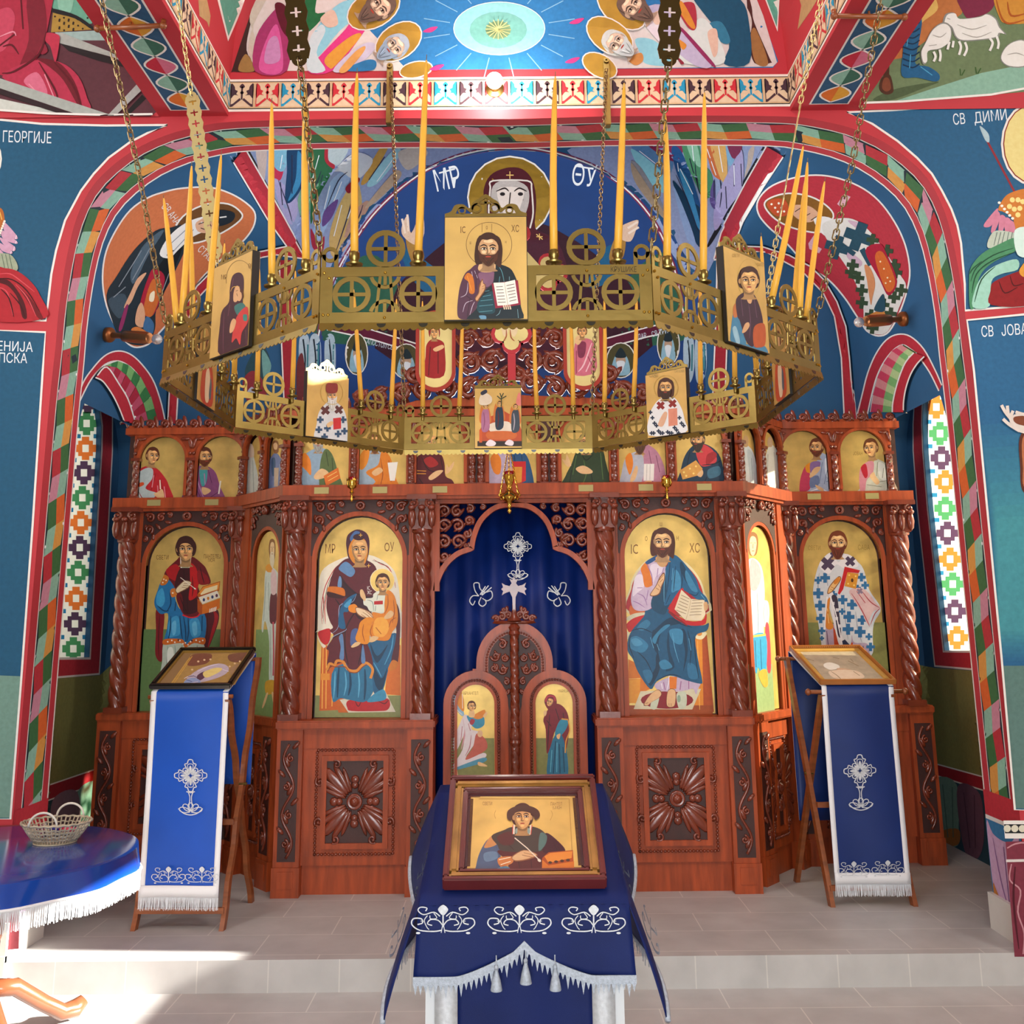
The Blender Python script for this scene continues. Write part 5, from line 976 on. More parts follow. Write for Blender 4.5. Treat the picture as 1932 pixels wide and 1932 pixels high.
for k in range(8):
    M = side(k)
    for s in (-1, 1):
        b = BM(); T_ = M @ Matrix.Translation((0, 0, -.004))
        x0, x1 = sorted((s*.095, s*.398))
        bar(b, (x0, .013), (x1, .013), .026, .004, T_); bar(b, (x0, .128), (x1, .128), .024, .004, T_)
        bar(b, (s*.108, .026), (s*.108, .116), .026, .004, T_); bar(b, (s*.384, .026), (s*.384, .116), .03, .004, T_)
        for xc in (.163, .323): xring(b, T_, s*xc, .071, .034, .046)
        c = s*.243
        for sy in (-1, 1):
            ring(b, c, .071+sy*.052, .03, .039, .0035, T_, (PI*1.08 if sy > 0 else PI*.08), (PI*1.92 if sy > 0 else PI*.92), 10)
        for q in (-1, 1): bar(b, (c+q*.02, .026), (c+q*.012, .116), .007, .0035, T_); 
        bar(b, (c, .026), (c, .05), .008, .0035, T_); bar(b, (c, .092), (c, .116), .008, .0035, T_)
        pnl = mk('openwork_panel', b, BRASS, CH)
        b = BM(); xring(b, T_, s*.243, .186, .035, .048); mk('ring_cross', b, BRASS, pnl)
        # corner ear with the hole for the hanger
        b = BM(); ring(b, s*.377, .172, .011, .02, .004, T_, n=16); bar(b, (s*.362, .14), (s*.362, .172), .01, .004, T_); bar(b, (s*.392, .14), (s*.392, .172), .01, .004, T_); mk('hanger_ear', b, BRASS, pnl)
        b = BM()
        for xx, yy in ((s*.39, .02), (s*.378, .02), (s*.39, .125), (s*.378, .112), (s*.243, .125), (s*.243, .012)): blob(b, (xx, yy, .001), .004, .004, .004, M, 0, 6, 4)
        mk('rivet', b, BRASSP, pnl)
        # scalloped skirt under the panel
        b = BM(); n = 22; top_ = []; bot = []
        for i in range(n*4+1):
            t = i/(n*4); x = x0+(x1-x0)*t if s > 0 else x1-(x1-x0)*t
            x = s*.398*t if True else x
            top_.append((x, -.001)); bot.append((x, -.017-.006*abs(math.sin(i*PI/4))))
        strip2(b, top_, bot, .002, M @ Matrix.Rotation(-.25, 4, 'X')); 
        for i in range(4): x = s*(.05+.1*i); prism(b, arcp(x, -.004, .011, PI, 2*PI, 8), .003, M @ Matrix.Rotation(-.25, 4, 'X') @ Matrix.Translation((0, 0, -.0004)), 1)
        mk('scalloped_skirt', b, [BRASS, BLACKM], pnl)
        for q, xc in enumerate((.32, .165)):
            b = BM(); p = M @ Vector((s*xc, .142, -.012))
            lathe(b, p, [(.006, -.02), (.007, 0), (.012, .004), (.02, .006), (.021, .01), (.011, .012), (.010, .02), (.013, .024), (.013, .038), (.011, .04), (.0105, .03)], 14)
            mk('candle_cup', b, BRASS, CH, 50); cand.append((k, s, q, p+Vector((0, 0, .026))))
    b = BM(); box(b, (-.1, 0, -.012), (.1, .262, .010), M); ib = mk('icon_board', b, mat('dark_board', '1c1612', .6), CH)
    b = BM(); box(b, (-.0985, .002, .010), (.0985, .26, .0115), M); box(b, (-.0985, .002, -.0135), (.0985, .26, -.012), M); mk('gilt_face', b, GILT, ib)
    b = BM(); T_ = M @ Matrix.Translation((0, .262, -.003))
    prism(b, [(-.1, 0), (-.1, .012), (.1, .012), (.1, 0)], .004, T_)
    prof_ = spl([(-.1, .012), (-.085, .018), (-.075, .034), (-.055, .036), (-.04, .026), (-.03, .042), (-.018, .05), (0, .062), (.018, .05), (.03, .042), (.04, .026), (.055, .036), (.075, .034), (.085, .018), (.1, .012)], False, 4)
    strip2(b, prof_, [(x*.9, max(.012, y-.011)) for x, y in prof_], .004, T_)
    for q in (-1, 1): ring(b, q*.022, .026, .008, .013, .004, T_, n=12); ring(b, q*.058, .02, .006, .010, .004, T_, n=12)
    bar(b, (0, .012), (0, .052), .006, .004, T_); bar(b, (-.014, .04), (.014, .04), .006, .004, T_); mk('crest', b, BRASS, ib)
# little icons painted on the boards
def cface(k, inner=0):
    M = side(k); h = on_plane(M @ Vector((0, .1, -.0137 if inner else .0117)), M.to_3x3() @ Vector((0, 0, 1))); Mi = M.inverted()
    def g(x, y):
        p, n = h(x, y); q = Mi @ p; return M @ Vector((max(-.0985, min(.0985, q.x)), max(.002, min(.26, q.y)), q.z)), n
    return g
boards = {}
for o in bpy.data.objects:
    if o.name.startswith('icon_board'): boards[len(boards)] = o
A = Art(cface(0), (820, 360, .13972))
A.l('5a3a20', 6, [(735+308*math.cos(a), 725+300*math.sin(a)) for a in [2*PI*i/40 for i in range(40)]], 0, 0, True); A.m('6a4624', 5, '640,445 640,560|772,445 772,560', 0)
A.p('4e2a3e', '580,990 480,1060 410,1120 350,1260 320,1420 305,1620 330,1720 450,1750 520,1740 560,1600 640,1380 800,1260 820,1000'); A.p('7a5068', '600,1110 800,1100 790,1230 700,1300 620,1220'); A.m('b8a4b4', 9, '500,1090 520,1200|350,1440 430,1390 450,1240|380,1640 420,1520 520,1480|540,1080 580,1180|470,1700 510,1560 540,1500'); A.m('2a1420', 9, '560,1080 560,1330|430,1420 520,1480|480,1450 440,1700'); A.p('c26a1e', '400,1180 450,1110 520,1170 540,1370 470,1380 460,1240'); A.m('e89a3a', 8, '440,1150 500,1350')
A.p('0c1c24', '820,1010 900,1000 1020,1050 1080,1140 1120,1260 1165,1560 1150,1755 460,1755 560,1600 620,1420 700,1330 790,1240'); A.p('143c46', '600,1480 780,1360 820,1580 780,1660 590,1640'); A.m('5a94a0', 8, '680,1360 740,1350|650,1430 760,1410|620,1490 780,1470|600,1560 790,1540|600,1640 780,1620|860,1010 910,1100 940,1240|880,1160 870,1240'); A.p('5a86a0', '600,1690 690,1690 690,1750 640,1750'); A.m('7aa0a8', 7, '1010,1160 1010,1210|1120,1600 1130,1720|830,1690 870,1660 890,1610')
A.p('d0a272', '585,1050 640,960 800,960 820,1060 760,1100 640,1100'); head(A, 725, 790, 400, '3a1c12', 'long', 'short', '4a2414', 'c49468', hl='e2bc90')
A.p('7a4828', '545,1450 590,1380 600,1280 645,1190 660,1250 690,1270 680,1350 620,1440 575,1500'); A.p('c89468', '555,1455 600,1385 612,1290 645,1215 655,1255 680,1280 668,1345 612,1430 572,1485'); A.m('7a4828', 7, '640,1300 680,1280|640,1330 672,1320|625,1260 600,1330')
A.p('8a1a34', '770,1255 1125,1210 1165,1540 1040,1560 820,1590', 0); A.p('e6dcd0', '795,1245 940,1240 1085,1205 1130,1520 990,1545 850,1555', 0); A.m('b09a80', 6, '942,1240 990,1545', 0)
for i in range(6): A.m('5a4640', 9, f'{830+i*5},{1300+i*42} {920+i*8},{1296+i*42}|{970+i*8},{1285+i*42} {1075+i*6},{1262+i*42}', .2)
for i in range(4): A.l('d8b89a', 16, [(930+i*28, 1550), (945+i*28, 1605)])
for s_, x, y, h_ in (('IC', 345, 570, 90), ('ХС', 1035, 555, 90), ('О', 690, 520, 44), ('Н', 950, 710, 34), ('Ѡ', 470, 720, 34)): A.text('5a3418', s_, x, y, h_, .6)
A.done('painting', boards[0])
A = Art(cface(7), (300, 420, .17598))
A.l('8a6a34', 6, [(865+145*math.cos(a), 620+215*math.sin(a)) for a in [PI*.95+PI*1.1*i/24 for i in range(25)]], 0, 0); A.p('3a1626', '655,1450 655,1080 680,940 750,850 760,700 790,570 860,535 905,580 910,700 900,860 960,1000 985,1200 985,1345'); A.p('cf9c70', '800,760 820,690 850,680 870,720 860,800 830,850 800,840'); A.p('cf9c70', '855,760 880,740 890,800 870,840 845,830'); A.p('4a2414', '870,735 900,720 910,790 895,820 888,760'); A.m('3a1c12', 6, '825,735 850,725|835,760 845,790'); A.p('2f6a66', '810,900 890,860 930,910 900,990 840,990'); A.p('c03434', '830,1020 940,900 960,1000 950,1080 890,1180 870,1310 830,1240 780,1280'); A.p('2f7a70', '905,990 945,990 945,1050 910,1050'); A.p('cf9c70', '770,1080 800,1030 830,1060 800,1160 760,1180'); A.m('6a3a4a', 7, '700,960 690,1200 690,1400|760,880 740,1000|800,600 780,720|930,1150 940,1330'); A.m('d8a848', 6, '770,740 800,690 870,690'); A.text('7a5424', 'МР', 665, 610, 50, .6); A.text('7a5424', 'ΘУ', 955, 490, 50, .6); A.done('painting', boards[7])
A = Art(cface(1), (1220, 420, .17598))
A.l('b89448', 6, [(1095+120*math.cos(a), 600+210*math.sin(a)) for a in [2*PI*i/36 for i in range(36)]], 0, 0, True); A.p('3f7a9a', '905,1300 910,1080 940,930 970,900 1010,1000 1050,1200 1060,1340'); A.p('3f7a9a', '1000,1320 1180,1300 1280,1340 1285,1430 1100,1385'); A.p('b86a3a', '930,900 965,870 975,1000 930,1010'); A.p('3a2434', '960,820 1060,740 1140,760 1200,870 1240,1020 1240,1120 1180,1160 1140,1330 1060,1260 1000,1060 970,1000'); A.m('6a4a60', 7, '1010,820 1030,1000|1150,820 1180,1020|1090,860 1110,1060 1100,1240'); A.p('cf9c70', '1060,740 1130,740 1120,860 1080,850'); A.p('cf9c70', '1020,1180 1050,1090 1090,1070 1100,1110 1060,1170'); A.p('b0502a', '1150,1120 1260,1090 1270,1300 1200,1340 1145,1310'); A.p('8fb0c0', '920,1140 960,1120 1000,1280 960,1290'); head(A, 1092, 620, 270, '3a1c18', 'short'); A.text('9a7434', 'СВЕТИ', 915, 370, 34, .5); A.text('9a7434', 'ПАНТЕЛЕЈ', 1180, 470, 34, .4); A.done('painting', boards[1])
A = Art(cface(5, 1), (440, 660, .26915))
A.p('cfd0d2', '580,640 585,520 600,440 640,385 690,350 740,380 780,430 800,520 806,645'); 
for x, y, s_, r in ((645, 425, 34, .7), (740, 420, 32, -.7)): crs(A, x, y, s_, '5a2a2c', r)
for x, y in ((610, 490), (600, 560), (640, 610), (770, 490), (780, 570), (735, 590), (660, 550)): crs(A, x, y, 24, '2c4a6a')
A.p('c42a30', '700,480 755,474 756,552 702,560', 0); A.p(SK, '655,520 690,500 700,520 665,545'); head(A, 692, 320, 100, 'd8d4cc', 'none', 'long', 'd8d4cc'); A.p('8a2a24', '655,300 652,240 690,234 728,242 722,300'); A.l('c9a95a', 4, [(692+78*math.cos(a), 300+84*math.sin(a)) for a in [2*PI*i/30 for i in range(30)]], 0, 0, True); A.text('9a8a54', 'НИКОЛАЈ', 560, 212, 22, .6); A.done('painting', boards[5])
A = Art(cface(3, 1), (940, 640, .32091))
A.p('e2e2e2', '885,565 890,450 915,390 960,345 1030,340 1075,400 1095,470 1100,550')
for i in range(26):
    x = 895+(i*53) % 200; y = 430+((i*53)//200)*26+(i % 3)*6
    if not (945 < x < 1055 and y < 520): crs(A, x, min(y, 552), 12, '1e2c44')
for x, y, r in ((955, 390, .78), (1025, 378, .78)): crs(A, x, y, 26, '8a2420', r)
A.p('d88a70', '1000,410 1052,405 1055,505 1002,512', 0); A.p('d8a888', '940,500 975,430 995,440 970,510'); head(A, 985, 285, 105, '4a2414', 'long', 'mid', '3a2014'); A.l('c9a95a', 3, [(985+70*math.cos(a), 285+72*math.sin(a)) for a in [2*PI*i/30 for i in range(30)]], 0, 0, True); A.text('9a8a54', 'САВА', 890, 225, 22, .6); A.text('9a8a54', 'СРПСКИ', 1035, 195, 16, .6); A.done('painting', boards[3])
A = Art(cface(4, 1), (440, 660, .26915))
A.p('b84a22', '1725,670 1730,560 1770,480 1900,430 1990,480 2020,560 2022,675', 0); A.p('2a1a14', '1712,640 2030,640 2030,676 1712,676', 0); A.p('c9541e', '1725,560 1745,560 1745,650 1725,650 ', 0); A.p('e0d0bc', '1800,520 1900,500 1965,525 1960,570 1880,585 1800,570'); A.p('c8642a', '1790,575 1970,575 1965,625 1795,625')
for x, y, c1, c2 in ((1770, 420, 'a86a8a', '8a4a6a'), (1868, 405, '1e3044', '5a1c24'), (1980, 425, '3a4450', 'a8a0a8')):
    A.p('c87030', [(x-40, y+90), (x-36, y-10), (x-10, y-40), (x+20, y-20), (x+36, y+90)]); A.p(c1, [(x-26, y+150), (x-30, y+40), (x-14, y-4), (x+16, y-4), (x+26, y+50), (x+24, y+140)]); A.l(c2, 8, [(x-14, y+20), (x-8, y+80), (x-16, y+140)], .6); A.e('c89a48', x, y-28, 26, 26); head(A, x, y-26, 36, '5a3018', 'short', neck=0, turn=1 if x < 1860 else -1)
A.p('e8d8dc', '1770,660 1800,630 1840,650 1830,672 1790,675'); A.p('e8d8dc', '1905,660 1930,630 1965,645 1955,672'); A.m('2c3a24', 9, '1880,400 1880,330|1880,350 1850,325|1880,345 1915,325|1880,335 1870,305|1880,335 1895,305'); A.p('d8c8b0', '1725,380 1730,330 1760,300 1810,330 1810,370 1770,390'); A.p('2a3040', '1735,300 1770,280 1780,300 1745,320'); A.p('d87a70', '1985,380 1990,330 2005,300 2018,330 2020,390'); A.done('painting', boards[4])
for k, c in ((6, 'b03a2c'), (2, 'b8482c')):
    M = side(k); A = Art(on_uv(M @ Matrix.Translation((0, 0, -.0137)) @ Matrix.Rotation(PI, 4, 'Y')))
    A.eps = .0003; A.p(c, '-.06,.01 -.065,.09 -.03,.15 .03,.15 .065,.09 .06,.01'); A.p('d8c0a0', '-.02,.02 -.025,.1 .0,.13 .025,.1 .02,.02'); A.p('4a5a6a', '.02,.04 .03,.1 .045,.08 .04,.03'); A.pre = lambda q: (q[0]*.08, .19-q[1]*.08)
    A.p('5a3018', '-.4,-.4 0,-.6 .4,-.4 .4,.2 -.4,.2'); A.p('d8a878', '-.28,-.3 .28,-.3 .25,.25 0,.45 -.25,.25'); A.pre = None; A.done('painting', boards[k])
A = Art(on_plane(side(0) @ Vector((0, .1, .0006)), (0, -1, 0)), (600, 360, .33126)); A.text('3a2a10', 'КРУШИКЕ', 1665, 462, 30, .72); A.done('engraved_name', CH)
# chains and pierced straps
def chain(b, p, q, L=.034, w=.0085, r=.0024):
    d = q-p; n = max(2, int(d.length/(L*.8))); u = d.normalized(); s = u.cross(Vector((.3, .9, .1))).normalized(); t = u.cross(s)
    for i in range(n):
        c = p+d*((i+.5)/n); a = (s if i % 2 else t); h = d.length/n*.5+.005
        tube(b, [c+u*(h-w)*math.copysign(1, math.sin(an) if abs(math.sin(an)) > .01 else 1)+u*w*math.sin(an)+a*w*math.cos(an) for an in [2*PI*(j+.5)/10 for j in range(10)]], r, 5, 0, True)
def strap(b, p, q, w=.06, edge=False):
    d = q-p; u = d.normalized(); x = (Vector((1, 0, 0)) if not edge else Vector((.12, 1, 0))); x = (x-u*x.dot(u)).normalized(); M = frame_mat(p, x, u); L = d.length; n = int(L/.048); h = L/n
    for i in range(n):
        y = h*(i+.5)
        for sx in (-1, 1):
            strip2(b, [(sx*.015, y-h/2), (sx*.015, y), (sx*.015, y+h/2)], [(sx*w*.4, y-h/2), (sx*w*.5, y), (sx*w*.4, y+h/2)], .003, M)
            for sy in (-1, 1): box(b, (sx*.0032, y+sy*.0032, 0), (sx*.015, y+sy*.015, .003), M)
        for sy in (-1, 1): box(b, (-.015, y+sy*.015, 0), (.015, y+sy*h/2, .003), M)
    for e in (0, L): ring(b, 0, e, .008, .02, .004, M, n=14)
def corner(k, z=2.555):
    a = -PI/2+(k+.5)*PI/4; r = SZ*1.3066; return Vector((CXc+r*math.cos(a), CYc+r*math.sin(a), z))
DKB = mat('darkened_brass', '4a3c22', .4, .9, .1, 60)
PALEB = mat('pale_brass', 'd9c98c', .35, .8)
HG = {7: (2.354, [('c', (565, 112)), ('s', (548, -130))], DKB), 0: (2.354, [('c', (1262, 112)), ('s', (1266, -130))], DKB), 6: (2.9, [('c', (265, 340)), ('c', (172, -90))], STEEL), 1: (2.9, [('c', (1608, 310)), ('c', (1678, -90))], STEEL), 5: (3.74, [('c', (407, 480)), ('s', (362, 182)), ('c', (322, -90))], PALEB), 2: (3.74, [('c', (1470, 415)), ('e', (1508, 205)), ('c', (1566, -90))], PALEB)}
for k, (Y, segs, m) in HG.items():
    p = corner(k); i = 0; y0 = p.y
    for kd, (x, y) in segs:
        q = PY(x, y, y0); b = BM()
        if kd == 'c': chain(b, p, q); mk('chain', b, STEEL if m != PALEB else PALEB, CH, True)
        else: strap(b, p, q, edge=kd == 'e'); mk('pierced_strap', b, m, CH)
        p = q
for k, x, xt, y1 in ((4, 744, 737, 130), (3, 1146, 1144, 122)):
    b = BM(); q = PY(xt, y1+8, 5.13); chain(b, corner(k), q); mk('chain', b, STEEL, CH, True)
# brackets carrying the rear chains on the frieze, and rods under the soffit beams
for (x0, ya, yb), lab in (((736, 122, 235), 'vertical brass hanging bar on the patterned frieze, left of the bulb'), ((1143, 112, 238), 'vertical brass hanging bar on the patterned frieze, right of the bulb')):
    p, q = PY(x0, ya, 5.17), PY(x0, yb, 5.17); b = BM(); box(b, (p.x-.016, 5.15, q.z), (p.x+.016, 5.2, p.z), bev=.004); ring(b, 0, 0, .006, .014, .006, frame_mat((p.x, 5.146, p.z-.02), (1, 0, 0), UP)); tag(mk('hanging_bar', b, BRASS), lab, 'bracket')
for (x0, y0), (x1, y1), lab, m in (((184, 54), (308, 48), 'brown rod across the underside of the left beam', OAK), ((1574, 30), (1706, 32), 'orange wooden rod across the underside of the right beam', OAK)):
    p, q = PZ(x0, y0, 4.372), PZ(x1, y1, 4.372); b = BM(); tube(b, [p, q], .012, 8); e = q if x0 < 900 else p; blob(b, p, .018, .018, .018); tube(b, [e, e+Vector((0, 0, .03))], .012, 8); blob(b, q, .018, .018, .018); tube(b, [(p+q)/2, (p+q)/2+Vector((0, 0, .03))], .006, 6); tag(mk('hanging_rod', b, m, None, True), lab, 'rod')
# ---- tapers
TOPS = {(0, -1, 0): (674, 128), (0, -1, 1): (805, 103), (0, 1, 1): (1048, 135), (0, 1, 0): (1178, 148), (7, 1, 0): (577, 150), (7, 1, 1): (513, 185), (7, -1, 1): (418, 284), (7, -1, 0): (362, 305), (1, -1, 0): (1254, 205), (1, -1, 1): (1329, 165), (1, 1, 1): (1517, 268), (1, 1, 0): (1524, 298), (6, 1, 0): (308, 367), (6, 1, 1): (358, 390), (2, -1, 0): (1557, 335), (2, -1, 1): (1520, 330),
        (5, -1, 1): (668, 555), (5, -1, 0): (748, 570), (5, 1, 1): (556, 560), (5, 1, 0): (488, 560), (4, -1, 1): (1008, 560), (4, -1, 0): (1075, 560), (4, 1, 0): (797, 575), (4, 1, 1): (873, 575), (3, 1, 0): (1140, 575), (3, 1, 1): (1200, 570), (3, -1, 0): (1387, 560), (3, -1, 1): (1322, 560)}
ORD = {-1: {0: 'outer left', 1: 'inner left'}, 1: {0: 'outer right', 1: 'inner right'}}
WICK = mat('wick', '6a5a44', .8)
for k, s, q, p in cand:
    L_ = .49+R.uniform(-.015, .015)
    if (k, s, q) in TOPS:
        t_ = PY(*TOPS[(k, s, q)], p.y); d = t_-p
        if k in (3, 4, 5): d = d.normalized()*L_ if d.length > .3 else Vector((0, 0, L_))
        if d.z < .2: d = Vector((0, 0, L_))
    else: d = Vector((R.uniform(-.02, .02), R.uniform(-.02, .02), L_))
    b = BM(); L_ = d.length; u = d.normalized(); bend = Vector((R.uniform(-1, 1), R.uniform(-1, 1), 0))*.004
    tube(b, [p+u*(L_*t)+bend*math.sin(PI*t) for t in (0, .2, .4, .6, .8, .93, .97)], [.0098, .0096, .009, .0084, .0068, .0042, .0022], 12); tube(b, [p+u*(L_*.965), p+u*L_], .0011, 5, 1)
    sd = ('right' if s > 0 else 'left') if k in (7, 0, 1) else ('left' if s > 0 else 'right')
    c = mk('taper_candle', b, [WAX, WICK], None, True)
    tag(c, f'yellow taper on the {SIDES[k]} side of the chandelier, {"outer" if q == 0 else "inner"} one {sd} of its icon', 'candle', 'beeswax tapers on the chandelier')
# ---- oil lamps hanging before the screen
def oil_lamp(x, y, Y, sc, lab, big=False):
    o = PY(x, y, Y); t = thing('oil_lamp', lab, 'oil lamp', o, None)
    if big:
        b = BM(); lathe(b, o, [(0, -.085), (.008, -.08), (.014, -.066), (.007, -.055), (.016, -.045), (.01, -.03), (.018, -.015), (.045, .0), (.058, .018), (.05, .034), (.03, .045), (.018, .06), (.016, .085), (.024, .1), (.03, .125), (.034, .15), (.03, .152), (.026, .13)], 20); bd = mk('bowl', b, BRASSP, t, 60)
        b = BM()
        for i in range(8): a = 2*PI*i/8; blob(b, o+Vector((.048*math.cos(a), .048*math.sin(a), .012)), .009, .009, .016)
        mk('lobe', b, BRASSP, bd, True)
        for i in range(3):
            a = 2*PI*i/3+.5; e = o+Vector((.062*math.cos(a), .062*math.sin(a), .02)); b = BM(); tube(b, [o+Vector((.05*math.cos(a), .05*math.sin(a), .02)), e+Vector((.012*math.cos(a), .012*math.sin(a), .01)), e+Vector((0, 0, .03)), e+Vector((-.006*math.cos(a), -.006*math.sin(a), .02))], .005, 6); mk('hook', b, BRASSP, t, True)
            b = BM(); chain(b, e+Vector((0, 0, .02)), Vector((o.x, o.y, o.z+.34)), .016, .004, .0012); mk('chain', b, BRASSP, t)
        b = BM(); lathe(b, o+Vector((0, 0, .15)), [(.022, -.02), (.03, 0), (.028, .02), (.024, .022), (.02, 0)], 16); mk('glass_cup', b, GLASSR, t, 60)
    else:
        b = BM(); lathe(b, o, [(0, -.07), (.007, -.066), (.009, -.055), (.005, -.045), (.006, -.02), (.016, -.012), (.006, -.004), (.01, .006), (.028, .016), (.033, .036), (.03, .056), (.033, .06), (.03, .062), (.026, .056)], 18); bd = mk('bowl', b, BRASSP, t, 60)
        b = BM()
        for i in range(6): a = 2*PI*i/6; prism(b, [(-.014, 0), (0, .018), (.014, 0)], .002, frame_mat(o+Vector((.031*math.cos(a), .031*math.sin(a), .058)), (-math.sin(a), math.cos(a), 0), UP))
        mk('petal_rim', b, BRASSP, bd)
        b = BM(); lathe(b, o+Vector((0, 0, .056)), [(.022, -.02), (.027, 0), (.025, .022), (.021, .024), (.018, 0)], 16); mk('glass_cup', b, GLASSR, t, 60)
    z1 = o.z+(.34 if big else .09)
    b = BM(); tube(b, [Vector((o.x, o.y+.005, o.z-.035)), Vector((o.x, 6.3, o.z-.035))], .005, 6) if not big else tube(b, [Vector((o.x, o.y, z1)), Vector((o.x, o.y, z1+.02)), Vector((o.x, 6.37, z1+.05))], .004, 6); mk('bracket', b, BRASS, t, True)
oil_lamp(664, 925, 6.2, 1, 'small brass oil lamp with red glass, on the cornice over the woman and child icon')
oil_lamp(1258, 922, 6.2, 1, 'small brass oil lamp with red glass, on the cornice over the seated bearded man icon')
oil_lamp(961, 943, 6.12, 1, 'larger brass oil lamp hanging on chains before the doorway', True)
# ---- crucifix and ovals above the screen
CRG = mat('cross_gold', 'ddd08c', .5, .25, .05, 40, .08, 8)
t = thing('altar_cross', 'large gilded cross with trefoil ends and red rim crowning the icon screen', 'cross', (0, 6.34, 3.05))
M = FR(0, 6.34)
def trefoil(cx, cy, r, ang):
    o = []
    for j in (-1, 0, 1):
        a = ang+j*PI/2; c = (cx+math.cos(a)*r*.72, cy+math.sin(a)*r*.72)
        o += [(c[0]+r*.62*math.cos(a+q), c[1]+r*.62*math.sin(a+q)) for q in [-PI*.62+PI*1.24*i/8 for i in range(9)]]
    return o
cz = 3.86; ol = []
for (cx, cy), ang in (((.24, cz), 0), ((0, cz+.27), PI/2), ((-.24, cz), PI), ((0, cz-.41), -PI/2)): ol += trefoil(cx, cy, .098, ang)
b = BM(); prism(b, ol, .02, M); box(b, (-.025, 3.0, .0), (.025, 3.4, .018), M); mk('red_rim', b, REDW, t)
ol = []
for (cx, cy), ang in (((.24, cz), 0), ((0, cz+.27), PI/2), ((-.24, cz), PI), ((0, cz-.41), -PI/2)): ol += trefoil(cx, cy, .08, ang)
b = BM(); prism(b, ol, .003, M @ Matrix.Translation((0, 0, .02))); cg = mk('gold_face', b, CRG, t)
A = Art(on_plane((0, 6.315, 3.5), (0, -1, 0)), (620, 600, .3623)); A.p('e6d2a8', '905,0 925,0 935,60 925,95 910,90 900,50'); A.p('e6d2a8', '955,0 975,0 985,60 970,95 955,90 945,50'); A.m('a85a34', 7, '925,60 925,95 910,120|945,60 950,100 968,120'); A.m('a8864a', 5, '915,10 920,60|960,10 965,60', .2); A.done('painted_feet', cg)
def oval(x, lab, fn):
    o = PY(x, 712, 6.33); t = thing('oval_icon', lab, 'icon', o); M2 = FR(o.x, 6.33); cx, zc, rx, h = 0, 3.34, .105, .135
    st = lambda r, hh: [(r*math.cos(a), zc+math.copysign(hh, math.sin(a)) + r*math.sin(a)) for a in [2*PI*(i+.5)/32 for i in range(32)]]
    b = BM(); strip2(b, st(rx, h), st(rx+.022, h+.004), .03, M2, closed=True); mk('frame', b, mat('red_frame', 'a02c1c', .4), t, 40)
    b = BM(); prism(b, st(rx, h), .006, M2); mk('gold_panel', b, CRG, t); A = Art(on_plane((o.x, 6.3235, 3.3), (0, -1, 0)), (620, 600, .3623)); fn(A); A.done('painting', t)
def f1(A):
    A.p('9a1a1e', '500,300 505,200 510,140 540,110 590,120 605,160 600,300'); A.m('5a0a10', 7, '530,150 520,300|570,170 570,290'); A.p(SK, '545,160 590,140 600,155 560,175'); head(A, 550, 75, 62, '6a1a20', 'none'); A.p('8a1a20', '520,70 530,45 570,42 580,75 575,100 570,60 535,60 528,100')
def f2(A):
    A.p('c86a80', '1270,290 1280,150 1300,110 1360,110 1385,150 1390,280'); A.p('7a2a4a', '1300,130 1340,130 1330,200 1300,200'); A.m('e8c0c8', 8, '1370,130 1330,240 1300,280|1385,180 1340,280'); A.m('8a3a50', 6, '1290,170 1290,290|1350,200 1380,260'); A.p(SK, '1280,120 1300,90 1320,110 1300,140'); head(A, 1320, 70, 60, '6a3a1c', 'short')
oval(822, 'tall red-framed oval icon of a woman in red, left of the gilded cross', f1); oval(1101, 'tall red-framed oval icon of a youth in pink, right of the gilded cross', f2)
# ================================================================ lecterns
def sew(A, c, w, L, t=.6): A.m(c, w, L, t)
SV, SV2 = 'c9d0dc', '9aa6bc'
GREYS = mat('silver_braid', 'a9b2be', .5, .25, .5, 500, .2, 120)
def scrollmotif(A, cx, cy, s, sx=1):
    old = A.pre; A.pre = lambda q: (cx+q[0]*s*sx, cy+q[1]*s); L0 = A.l; A.l = lambda c, w, p, *a: L0(c, w*.62, p, *a)
    for m in (1, -1):
        f = lambda L_: [(x*m, y) for x, y in L_]
        A.l(SV, .09, f([(.05, .55), (.3, .62), (.75, .55), (1.0, .2), (.95, -.15), (.7, -.15), (.66, .1), (.82, .2)]))
        A.l(SV, .08, f([(0, .3), (.15, -.05), (.4, -.1), (.5, .15), (.35, .25)])); A.l(SV, .08, f([(.1, -.3), (.3, -.55), (.62, -.4), (.8, -.65), (.72, -.85), (.52, -.8), (.56, -.62)]))
        A.l(SV, .06, f([(.3, -.5), (.2, -.2), (.4, -.15), (.42, -.35)])); A.l(SV, .06, f([(.5, -.35), (.6, -.05), (.52, .35), (.45, .5)])); A.l(SV, .05, f([(.62, .0), (.72, -.02)])); A.e(SV, .8*m, .72, .07)
    A.p(SV, '0,-1 .16,-.75 .1,-.5 0,-.35 -.1,-.5 -.16,-.75'); A.e('27407a', 0, -.72, .06, .1); A.l(SV, .1, [(0, -.35), (0, .35)]); A.l(SV, .06, [(-.06, .7), (0, .2), (.06, .7)]); A.pre = old; A.l = L0
